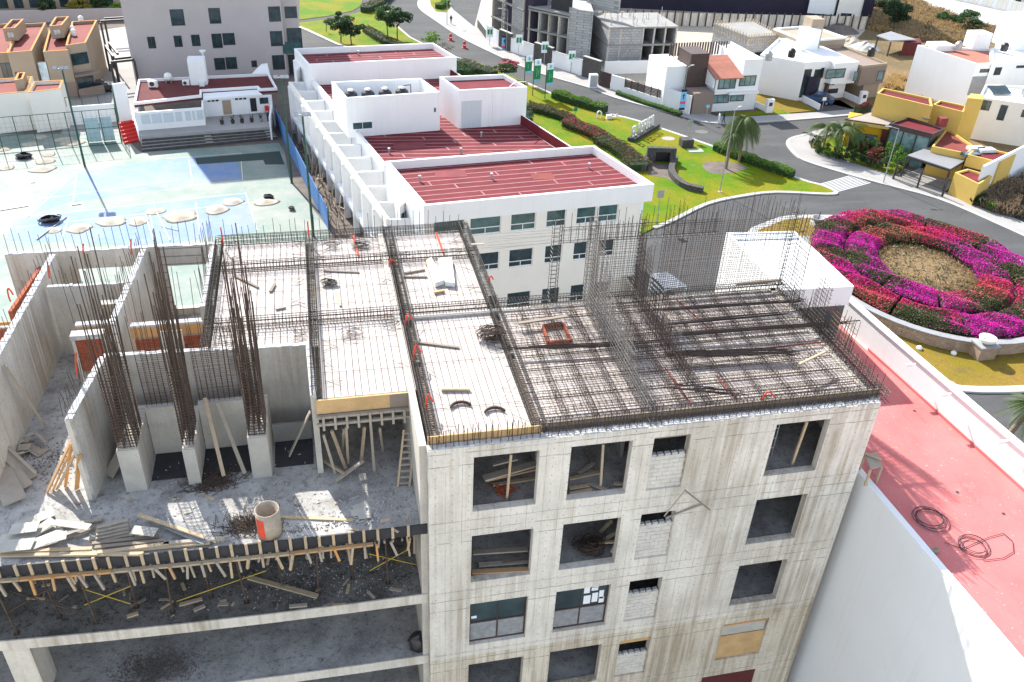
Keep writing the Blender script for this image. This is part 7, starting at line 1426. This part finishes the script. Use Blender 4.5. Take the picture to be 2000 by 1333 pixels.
# culvert of dark stone in the lawn
t = thing('culvert', 'dark rubble stone culvert sunk in the lawn', 'culvert', tuple(W(1290, 330, .14))); a, b = W(1262, 318, .14), W(1318, 320, .14); F = Fac(a[:2], b[:2]); F.wallmesh(.6, 0, 2.0, [(F.L * .3, F.L * .8, .1, 1.5)]).build('headwall', 'rubble_wall', t); m = MB(); F.slab(m, F.L * .25, F.L * .85, .15, 1.6, -.5, -.58); m.build('pipe_mouth', 'black_plastic', t)  # black plate behind the opening paints the dark of the hole
MB().strip(smooth(WP([(1318, 316), (1310, 338), (1318, 355), (1338, 370), (1372, 378)]), 3), .7, .1, .75).build('wing_wall', 'rubble_wall', t); MB().strip(WP([(1262, 316), (1256, 338)]), .6, .1, .9).build('wing_wall', 'rubble_wall', t); MB().prism(WP([(1262, 322), (1312, 322), (1306, 345), (1318, 360), (1345, 376), (1300, 350), (1268, 345)]), .1, .152).build('stream_bed', 'soil', t)
struct('bare_patch', MB().prism(smooth(WP([(1372, 322), (1400, 318), (1440, 322), (1460, 330), (1430, 340), (1395, 342), (1378, 335)]), 3, True), .1, .146), 'soil')
# people
def person(label, px, h, mats, lean=.1, stride=.22, rz=0.0):
    p = W(*px, .13); t = thing('person', label, 'person', tuple(p)); me = bpy.data.meshes.new('body'); k = h / 1.72
    vs = [(0, 0, .95), (0, 0, 1.2), (0, .02, 1.42), (0, .02, 1.52), (0, -.01, 1.63), (.1, 0, .9), (.11, -stride * .5, .5), (.11, -stride, .08), (.11, -stride - .14, .04), (-.1, 0, .9), (-.11, stride * .5, .5), (-.11, stride, .08), (-.11, stride - .14, .04), (.2, .02, 1.4), (.24, .1, 1.15), (.24, .02, .92), (-.2, .02, 1.4), (-.24, -.06, 1.15), (-.24, -.14, .95)]
    rs = [.15, .14, .15, .055, .10, .085, .06, .045, .04, .085, .06, .045, .04, .06, .045, .038, .06, .045, .038]; es = [(0, 1), (1, 2), (2, 3), (3, 4), (0, 5), (5, 6), (6, 7), (7, 8), (0, 9), (9, 10), (10, 11), (11, 12), (2, 13), (13, 14), (14, 15), (2, 16), (16, 17), (17, 18)]
    c, s_ = math.cos(rz), math.sin(rz); me.from_pydata([((x * c - y * s_) * k, (x * s_ + y * c) * k, z * k) for x, y, z in vs], es, []); o = bpy.data.objects.new('body', me); COL.objects.link(o); o.parent = t
    md = o.modifiers.new('skin', 'SKIN'); o.modifiers.new('sub', 'SUBSURF').levels = 1
    for i, r in enumerate(rs): me.skin_vertices[0].data[i].radius = (r * k, r * k)
    me.skin_vertices[0].data[0].use_root = True; me.materials.append(M[mats[0]]); MB().lathe((0, 0, 1.6 * k), [(.09 * k, 0), (.115 * k, .06 * k), (.1 * k, .13 * k), (.03 * k, .16 * k)], 10).build('hair', 'sign_black', None).parent = t
person('person in dark clothes standing on the far pavement', (881, 47), 1.5, ('cloth_dark',)); person('walker in light clothes on the pavement behind the palm', (1403, 242), 1.6, ('paper',), rz=1.2); person('walker in dark clothes on the pavement behind the palm', (1412, 241), 1.6, ('cloth_dark',), rz=1.2)
# ================================================================ planting
random.seed(77)
def leafcloud(m, c, rad, n, size, squash=.8, clumps=14, flat=0.0):
    """leaf-sized quads gathered in clumps inside an ellipsoid"""
    c = Vector(c); cl_ = []
    for i in range(clumps):
        while True:
            p = V(random.uniform(-1, 1), random.uniform(-1, 1), random.uniform(-1, 1))
            if .25 < p.length < .92: break
        cl_.append((V(p.x * rad[0], p.y * rad[1], p.z * rad[2]), random.uniform(.22, .42)))
    for i in range(n):
        b, r = random.choice(cl_); d = V(random.gauss(0, 1), random.gauss(0, 1), random.gauss(0, 1)); d.normalize(); p = c + b + V(d.x * rad[0] * r, d.y * rad[1] * r, d.z * rad[2] * r * squash) * random.random() ** .4
        quad(m, p, size * random.uniform(.6, 1.3))
def quad(m, p, s, nz=.3):
    nrm = V(random.gauss(0, 1), random.gauss(0, 1), random.gauss(nz, 1)); nrm.normalize(); u = nrm.cross(V(random.random() - .5, random.random() - .5, random.random() - .5)).normalized(); v = nrm.cross(u)
    m.add([p - u * s * .5, p + v * s * .32, p + u * s * .5, p - v * s * .32], [(0, 1, 2, 3)])
def tree(label, base, top_y, spread, leaf='leaf', n=2600, size=.28, trunk_f=.4, mats=None, group=None, squash=.85, z0=.14, cl=18, flowers=None):
    p = W(*base, z0); h = ZAT(p, top_y) - z0; t = thing('tree', label, 'tree', tuple(p), group); tr = MB(); th = h * trunk_f; r = max(.06, h * .022); top = p + V(jit(.2), jit(.2), th); tr.tube(p, top, r, 8, r * .75)
    cc = p + V(0, 0, th + (h - th) * .5)
    for k in range(7):
        a = k * .9 + random.random(); e = cc + V(math.cos(a) * spread * .6, math.sin(a) * spread * .6, random.uniform(-.15, .35) * (h - th)); mid = top.lerp(e, .5) + V(0, 0, .1 * h * random.random()); tr.tube(top, mid, r * .6, 6, r * .4); tr.tube(mid, e, r * .4, 5, r * .12)
    tr.build('trunk', 'bark', t); m = MB(); leafcloud(m, cc, (spread, spread, (h - th) * .55), n, size, squash, cl); m.build('crown', leaf, t)
    if flowers: m = MB(); leafcloud(m, cc + V(0, 0, .2), (spread, spread, (h - th) * .55), flowers[1], size, squash, cl); m.build('blossom', flowers[0], t)
    return t
tree('round tree on the bright lawn, left of the pair', (666, 83), 22, 2.3, 'leaf', 2800, .3); tree('round tree on the bright lawn, right of the pair', (687, 92), 34, 2.3, 'leaf_dark', 2600, .3); tree('tree at the road side with a full crown, left', (758, 75), 12, 2.4, 'leaf', 2800, .3); tree('tree at the road side with a full crown, right', (776, 78), 18, 2.3, 'leaf_dark', 2600, .3); tree('small staked sapling on the bright lawn', (637, 62), 40, .4, 'leaf', 60, .2, .8)
tree('pale airy tree behind the rear wing', (842, 105), 64, 2.0, 'leaf_lime', 700, .26, .5, squash=.5); tree('small tree with red blossom by the kerb', (987, 155), 117, 1.9, 'leaf', 1100, .3, .4, squash=.6, flowers=('fl_red', 160)); tree('grey bare shrub behind the rear wing', (868, 112), 84, 1.6, 'leaf_grey', 700, .2, .3)
tree('large dark tree on the dry slope', (1744, 58), 6, 3.2, 'leaf_dark', 3200, .4, .35, z0=.05); tree('wide tree at the top of the dry slope', (1725, 20), -6, 3.0, 'leaf_dark', 2000, .4, .3, z0=.05); tree('low spreading tree on the slope, left', (1852, 45), 25, 2.4, 'leaf', 1800, .35, .25, z0=.05); tree('low spreading tree on the slope, middle', (1885, 62), 22, 2.6, 'leaf', 2200, .35, .3, z0=.05); tree('low spreading tree on the slope, right', (1900, 66), 42, 2.2, 'leaf_olive', 1400, .35, .4, z0=.05); tree('small bush on the slope edge', (1700, 14), 2, 1.8, 'leaf_olive', 900, .3, .2, z0=.05)
tree('dark conifer behind the long grey wall', (92, 38), -4, 1.7, 'leaf_dark', 2200, .3, .1); tree('yellowish tree before the beige house', (160, 22), -2, 2.6, 'leaf_yellow', 1500, .3, .25); tree('green tree before the beige house', (198, 20), -6, 1.8, 'leaf', 1500, .3, .25); tree('green tree beside the apartment block corner', (236, 34), 2, 1.6, 'leaf_lime', 1200, .3, .3)
# palms
def palm(label, base, crown_y, r=.16, nf=26, L=2.4, lean=(0, 0), mat='leaf_palm', droop=1.0):
    p = W(*base, .14); h = ZAT(p, crown_y) - .14; t = thing('palm_tree', label, 'palm', tuple(p)); top = p + V(lean[0], lean[1], h); tr = MB(); n = 9; pr_ = p
    for i in range(1, n + 1):
        f = i / n; q = p + V(lean[0] * f * f, lean[1] * f * f, h * f); tr.tube(pr_, q, r * (1.15 - .3 * (i - 1) / n), 9, r * (1.05 - .3 * f)); pr_ = q
    tr.build('trunk', 'palm_bark', t)
    for k in range(nf):
        a = k * 2.4 + random.random() * .4; el = random.uniform(-.15, 1.15); m = MB(); dh = V(math.cos(a), math.sin(a), 0); pts = []
        for i in range(8): s_ = i / 7; pts.append(top + dh * (L * s_ * math.cos(el * (1 - s_ * .5))) + V(0, 0, L * (math.sin(el) * s_ - droop * .75 * s_ * s_)))
        sd = V(-dh.y, dh.x, 0)
        for i in range(7):
            m.tube(pts[i], pts[i + 1], .03 * (1 - i / 8), 3)
            for j in range(4):
                q = pts[i].lerp(pts[i + 1], j / 4); wl2 = L * .26 * math.sin(math.pi * min(1, (i + .8 + j / 4) / 8.2)) + .08
                for sg in (-1, 1): e = q + sd * sg * wl2 * .75 + V(0, 0, -wl2 * .55) + (pts[i + 1] - pts[i]) * .6; m.add([q, q + (pts[i + 1] - pts[i]) * .2, e], [(0, 1, 2)])
        m.build('frond', mat, t)
    return t
palm('tall shaggy palm beside the lamp post on the lawn', (1443, 316), 233, .17, 80, 2.3, (-.3, 0), 'leaf_palm', 1.7); palm('palm trunk with thin crown behind the lamp post', (1418, 330), 265, .14, 30, 1.5, (.1, 0), 'leaf_palm', 1.7)
palm('feathery palm at the corner of the yellow house garden', (1605, 300), 250, .14, 24, 2.6, (0, 0)); palm('second feathery palm in the yellow house garden', (1630, 306), 252, .13, 22, 2.4); palm('third feathery palm beside the yellow house', (1652, 300), 250, .12, 20, 2.2); palm('leaning palm at the lower right picture edge', (1950, 885), 805, .22, 24, 2.0, (1.6, .3))
# hedges
def hedge(label, pts, wd, h, leaf, n, size=.16, fl=None, nf=0, z0=.14, core=True):
    P = [Vector((*p, z0)) for p in smooth(WP(pts, z0), 3)] if len(pts) > 2 else [W(*p, z0) for p in pts]; t = thing('hedge', label, 'hedge', tuple(P[len(P) // 2])); L = sum((b - a).length for a, b in zip(P, P[1:])); cum = []
    MB().strip([tuple(p[:2]) for p in P], wd * .74, z0, z0 + h * .72).build('twig_core', 'leaf_dark', t)
    def pnt():
        s_ = random.random() * L
        for a, b in zip(P, P[1:]):
            l = (b - a).length
            if s_ <= l: break
            s_ -= l
        d = (b - a).normalized(); q = V(-d.y, d.x, 0); u = random.uniform(-1, 1); w_ = wd * (.5 + .1 * math.sin(a.x * 2.1 + a.y)); top = h * (1 - .3 * abs(u) ** 3) * (1 + .12 * math.sin(3 * (a.x + s_)))
        return a + d * s_ + q * u * w_ + V(0, 0, top * (1 if random.random() < .6 else random.random()))
    m = MB()
    for i in range(n): quad(m, pnt(), size * random.uniform(.6, 1.4))
    m.build('foliage', leaf, t)
    if fl: m = MB(); [quad(m, pnt() + V(0, 0, .04), size * random.uniform(.6, 1.3)) for i in range(nf)]; m.build('blossom', fl, t)
    return t
hedge('bright green hedge along the kerb near the banners', [(1082, 190), (1120, 203), (1182, 221)], 1.7, 1.2, 'leaf_lime', 3600); hedge('bright green hedge along the kerb past the palm', [(1396, 292), (1460, 317), (1548, 347)], 1.3, 1.0, 'leaf_lime', 4200)
hedge('olive hedge with pink flowers curving through the lawn, far part', [(1030, 213), (1065, 222), (1095, 232), (1118, 242)], 1.9, 1.0, 'leaf_olive', 3000, .16, 'fl_red', 120); hedge('olive hedge with pink flowers curving through the lawn, middle part', [(1105, 245), (1140, 258), (1175, 275)], 2.2, 1.0, 'leaf_olive', 3600, .16, 'fl_red', 700); hedge('olive hedge curving through the lawn, near part', [(1172, 278), (1205, 295), (1230, 315), (1248, 335)], 2.9, 1.1, 'leaf_olive', 5200, .16, 'fl_red', 130)
hedge('dark hedge between the far lawns', [(712, 25), (740, 12), (760, -6)], 2.2, 1.3, 'leaf_olive', 2600, .2); hedge('dark hedge winding under the round trees', [(715, 62), (740, 78), (768, 92), (800, 100)], 1.8, 1.1, 'leaf_olive', 2600, .18); hedge('grey hedge behind the rear wing by the road', [(900, 128), (930, 140), (965, 152)], 2.2, 1.2, 'leaf_grey', 2600, .18); hedge('green hedge behind the rear wing', [(885, 138), (920, 150)], 2.4, 1.2, 'leaf', 1800, .18)
hedge('low clipped hedge under the slatted garden wall', [(1205, 184), (1260, 204), (1330, 226)], .9, .5, 'leaf_lime', 2200, .14); hedge('dark shrub at the office stair box', [(1030, 235), (1033, 250)], 1.2, 1.8, 'leaf_dark', 700, .16)
hedge('pale round shrubs by the far pavement', [(855, 18), (866, 14), (872, 8)], 1.6, 1.1, 'leaf_lime', 1200, .18); hedge('red-leaved shrub before the taupe house', [(1672, 222), (1695, 219)], 1.4, 1.3, 'leaf_red', 900, .16)
# garden of the yellow house
gs = [(1600, 298, 'leaf', 1.0, 1.6), (1620, 305, 'leaf_lime', .9, 1.0), (1640, 312, 'leaf_dark', 1.0, 1.6), (1662, 318, 'leaf_dark', 1.1, 1.8), (1672, 305, 'leaf', 1.2, 2.4), (1690, 322, 'leaf_dark', 1.0, 1.6), (1685, 300, 'leaf_red', .9, 2.2), (1706, 325, 'leaf_red', 1.0, 2.2), (1722, 330, 'leaf', 1.0, 1.7), (1735, 318, 'leaf_lime', .9, 2.6), (1700, 308, 'leaf', 1.1, 2.2), (1750, 330, 'leaf_lime', 1.0, 2.6), (1765, 318, 'leaf_lime', .9, 2.4), (1660, 298, 'leaf_red', .7, 2.0), (1590, 284, 'leaf_dark', .8, 1.2), (1728, 300, 'leaf_lime', .6, 3.2), (1918, 402, 'leaf', 1.0, 1.2), (1935, 410, 'leaf_lime', .9, 1.0), (1905, 400, 'leaf_dark', .8, .9)]
for i, (x, y, lf, r, h) in enumerate(gs):
    p = W(x, y, .14); nm = {'leaf': 'green', 'leaf_lime': 'lime green', 'leaf_dark': 'dark green', 'leaf_red': 'dark red'}[lf]; where = 'by the arrow sign' if x > 1880 else 'in the yellow house garden'; sx_ = sorted(g[0] for g in gs if (g[0] > 1880) == (x > 1880)).index(x); t = thing('shrub', '%s leafy shrub %s, %s from left' % (nm, where, ORD[sx_]), 'shrub', tuple(p), 'shrubs ' + where + ' ' + nm); MB().tube(p, p + V(0, 0, h * .5), .06, 6).build('stem', 'bark', t); m = MB(); leafcloud(m, p + V(0, 0, h * .58), (r, r, h * .5), 900, .2, .9, 14); m.build('foliage', lf, t)
# dry grass and scrub, uncountable
def scrub(label, poly, n, size, mat, h=.5, z=.05):
    P = WP(poly); xs = [p[0] for p in P]; ys = [p[1] for p in P]; m = MB(); k = 0
    def inside(x, y):
        r = False; j = len(P) - 1
        for i in range(len(P)):
            if (P[i][1] > y) != (P[j][1] > y) and x < (P[j][0] - P[i][0]) * (y - P[i][1]) / (P[j][1] - P[i][1]) + P[i][0]: r = not r
            j = i
        return r
    while k < n:
        x, y = random.uniform(min(xs), max(xs)), random.uniform(min(ys), max(ys))
        if not inside(x, y): continue
        if math.sin(x * .9) * math.cos(y * .7) + random.random() < .1: k += 1; continue
        for j in range(4): a = random.random() * 6.3; s_ = size * random.uniform(.5, 1.3); e = V(x + math.cos(a) * s_ * .6, y + math.sin(a) * s_ * .6, z + h * random.uniform(.4, 1.2)); m.add([V(x - .06 * s_, y, z), V(x + .06 * s_, y, z), e + V(.08 * s_, 0, 0), e - V(.08 * s_, 0, 0)], [(0, 1, 2, 3)])
        k += 1
    o = m.build('dry_scrub', mat); o['kind'] = 'stuff'; o['label'] = label; o['category'] = 'dry grass'
scrub('dry straw-coloured grass on the slope', [(1690, 30), (1700, -10), (1790, 5), (1900, 48), (1960, 62), (1930, 85), (1800, 82), (1700, 60)], 5200, .9, 'dry_grass', .8); scrub('brown scrub on the slope', [(1690, 30), (1700, -10), (1790, 5), (1900, 48), (1960, 62), (1930, 85), (1800, 82), (1700, 60)], 2600, 1.0, 'dry_brush', .9)
scrub('dry grass on the plot behind the yellow house', [(1725, 172), (1745, 150), (1800, 165), (1860, 200), (1840, 212), (1790, 190)], 1600, .7, 'dry_grass', .6); scrub('brown brush bank below the boundary wall', [(1900, 402), (1960, 370), (2030, 340), (2040, 430), (1960, 425)], 2600, .9, 'dry_brush', 1.1)
# roundabout planter with bougainvillea
RC = V(52.3, 39.6); RX, RY, RT = 10.3, 12.3, R(-8)
def ell(k, a): x, y = RX * k * math.cos(a), RY * k * math.sin(a); return (RC.x + x * math.cos(RT) - y * math.sin(RT), RC.y + x * math.sin(RT) + y * math.cos(RT))
PL = thing('planter_wall', 'low curved brick planter wall with stone cap round the flower bed', 'wall', (RC.x, RC.y, .15))
aa = [math.radians(t) for t in range(150, 372, 6)]
MB().strip([ell(1.04, a) for a in aa], .5, .15, 1.15).build('wall_core', 'mortar', PL)
for a in [math.radians(t * 1.9) for t in range(93, 170)]:
    x, y = ell(1.066, a); x2, y2 = ell(1.066, a + .01); rz = math.atan2(y2 - y, x2 - x)
    for r_ in range(5): piece('stone_block', 'stone_tan', PL, (x, y, .25 + r_ * .19), (.40 if (r_ % 2) else .37, .09, .17), rz)
MB().strip([ell(1.045, a) for a in aa], .72, 1.152, 1.26).build('cap', 'stone_cap', PL)
MB().prism([ell(.98, math.radians(t)) for t in range(0, 360, 8)], .15, .7).build('soil', 'soil', PL); MB().lathe((RC.x, RC.y, .7), [(4.9, 0), (4.4, .22), (3, .4), (1.2, .5), (.1, .52)], 26).build('dry_mound', 'hill', PL)
for i, a in enumerate((262, 295)):
    x, y = ell(1.06, math.radians(a)); t = thing('wall_pier', 'square brick pier of the planter wall %s' % ('below the stone bowl', 'at the right picture edge')[i], 'pier', (x, y, .15)); MB().box(x - .8, x + .8, y - 1.0, y + .25, .15, 1.3).build('shaft', 'stone_tan', t); MB().box(x - .9, x + .9, y - 1.1, y + .3, 1.302, 1.42).build('cap', 'stone_cap', t)
for i, (x, y) in enumerate((ell(1.06, math.radians(262)), tuple(W(1595, 440, .15)[:2]))):
    z = 1.42 if i == 0 else .5; y_ = y - .4 if i == 0 else y; t = thing('stone_bowl', ('round stone bowl on the planter pier', 'stone bowl on a block at the far side of the flower bed')[i], 'bowl', (x, y_, z if i == 0 else .15)); MB().lathe((x, y_, z), [(.3, 0), (.62, .3), (.7, .55), (.58, .55), (.4, .25)], 18).build('bowl', 'stone_cap' if i else 'cream_wall', t, True)
    if i: MB().box(x - .6, x + .6, y_ - .5, y_ + .5, .15, .498).build('block', 'kerb', t); MB().tube((x, y_, z + .3), (x + .1, y_, z + 1.1), .05, 5).build('dry_plant', 'bark', t)
def boug(label, k0, k1, a0, a1, h, n, mix):
    c = ell((k0 + k1) / 2, math.radians((a0 + a1) / 2)); t = thing('bougainvillea', label, 'flower hedge', (c[0], c[1], .7), 'bougainvillea hedges of the roundabout'); fo = MB(); fl = MB(); seed = 7.3
    core = MB(); st_ = [math.radians(a0 + (a1 - a0) * i / 10) for i in range(11)]; kk = (k1 - k0) * .14; core.prism([ell(k0 + kk, a) for a in st_] + [ell(k1 - kk, a) for a in st_[::-1]], .7, .7 + h * .7); core.build('twig_core', 'leaf_dark', t)
    for i in range(n):
        u = random.random(); w_ = random.random(); a = math.radians(a0 + (a1 - a0) * u); x, y = ell(k0 + (k1 - k0) * w_, a); e = min(w_, 1 - w_) * 2; eu = min(u, 1 - u) * 12
        top = h * min(1, .62 + e * 1.1) * min(1, .75 + eu) * (1 + .16 * math.sin(x * 2.3 + y * 1.7)); p = V(x, y, .7 + top * (1 if random.random() < .7 else random.random()))
        nz = math.sin(x * .9 + seed) + math.sin(y * 1.1 + seed * 2) + math.sin((x + y) * .6 + seed * 3) + random.gauss(0, .95)
        if nz > mix[0]:
            sel = math.sin(x * .55 + seed) + math.cos(y * .5 - seed) + random.gauss(0, .6); fl.cur = 0 if sel > mix[1] else (1 if sel > mix[2] else 2); quad(fl, p + V(0, 0, .05), random.uniform(.10, .2), 1.2)
        else: quad(fo, p, random.uniform(.12, .24), .8)
    fo.build('foliage', 'leaf_olive', t); fl.build('blossom', ['fl_violet' if mix[1] < 0 else 'fl_magenta', 'fl_magenta' if mix[1] < 0 else 'fl_red', 'fl_orange'], t)
rings = [(.42, .695, 1.15, [(-22, 31), (32, 77), (78, 123), (124, 166), (167, 207), (208, 247), (249, 292), (293, 337)]), (.715, 1.0, 1.05, [(-16, 24), (25, 60), (61, 94), (95, 130), (131, 162), (163, 192), (193, 223), (224, 257), (258, 293), (294, 343)])]
names = ['on the right', 'on the upper right', 'at the top', 'on the upper left', 'on the left', 'on the lower left', 'at the bottom', 'on the lower right', 'between right and bottom', 'at the far right']
for ri, (k0, k1, h, arcs) in enumerate(rings):
    for i, (a0, a1) in enumerate(arcs):
        a0 += .4; an = (a0 + a1) / 2 % 360; where = ('right', 'upper right', 'top', 'upper left', 'left', 'lower left', 'bottom', 'lower right')[int(((an + 22.5) % 360) // 45)]; mag = (ri == 0 and i in (3, 4, 5, 6, 0)) or (ri == 1 and i in (0, 8, 4))
        boug('%s bougainvillea hedge in the %s ring, %s side, clump %s' % ('magenta' if mag else 'red and pink', ('inner', 'outer')[ri], where, 'abcdefghij'[i]) if False else '%s bougainvillea hedge at the %s, %s ring, %s anticlockwise from right' % ('magenta' if mag else 'red and pink', where, ('inner', 'outer')[ri], ORD[i]), k0, k1, a0, a1, h, 5200 if ri else 4200, (-.3 if mag else .0, -.45 if mag else .45, -1.5 if mag else -.9))
m = MB()
for k in range(2600):
    a = random.random() * 6.28; x, y = ell(.42 * math.sqrt(random.random()), a); p = V(x, y, .95); m.add([p, p + V(.05, 0, 0), p + V(jit(.4), jit(.4), random.uniform(.1, .5))], [(0, 1, 2)])
for nm_, mt_, n_ in (('brown', 'dry_brush', 900), ('olive', 'leaf_olive', 260)):
    m2 = MB()
    for k in range(n_): a = random.random() * 6.28; x, y = ell(.40 * math.sqrt(random.random()), a); quad(m2, V(x, y, 1.0 + random.random() * .3), random.uniform(.12, .4), .6)
    o = single('low_scrub', m2, mt_, nm_ + ' low scrub in the middle of the flower roundabout', 'dry plants'); o['kind'] = 'stuff'
o = single('dead_stalks', m, 'dry_grass', 'dry stalks in the middle of the flower roundabout', 'dry plants'); o['kind'] = 'stuff'
for i, (px) in enumerate(((1812, 552), (1845, 528), (1835, 545))):
    p = W(*px, 1.0); m = MB()
    for k in range(16): a = k * .8; m.tube(p, p + V(math.cos(a) * .5, math.sin(a) * .5, random.uniform(.2, .7)), .05, 4, .01)
    single('agave', m, 'leaf_grey', 'spiky grey agave in the dry mound, %s' % ('left', 'rear', 'right')[i], 'agave', tuple(p))
for i, px in enumerate(((1795, 682), (1862, 692))): p = W(*px, .15); single('garden_spot', MB().lathe(p, [(.22, 0), (.25, .15), (.12, .28)], 10), 'white_plastic', 'small white garden spotlight on the dry lawn, the %s one' % ('left', 'right')[i], 'spotlight', tuple(p))
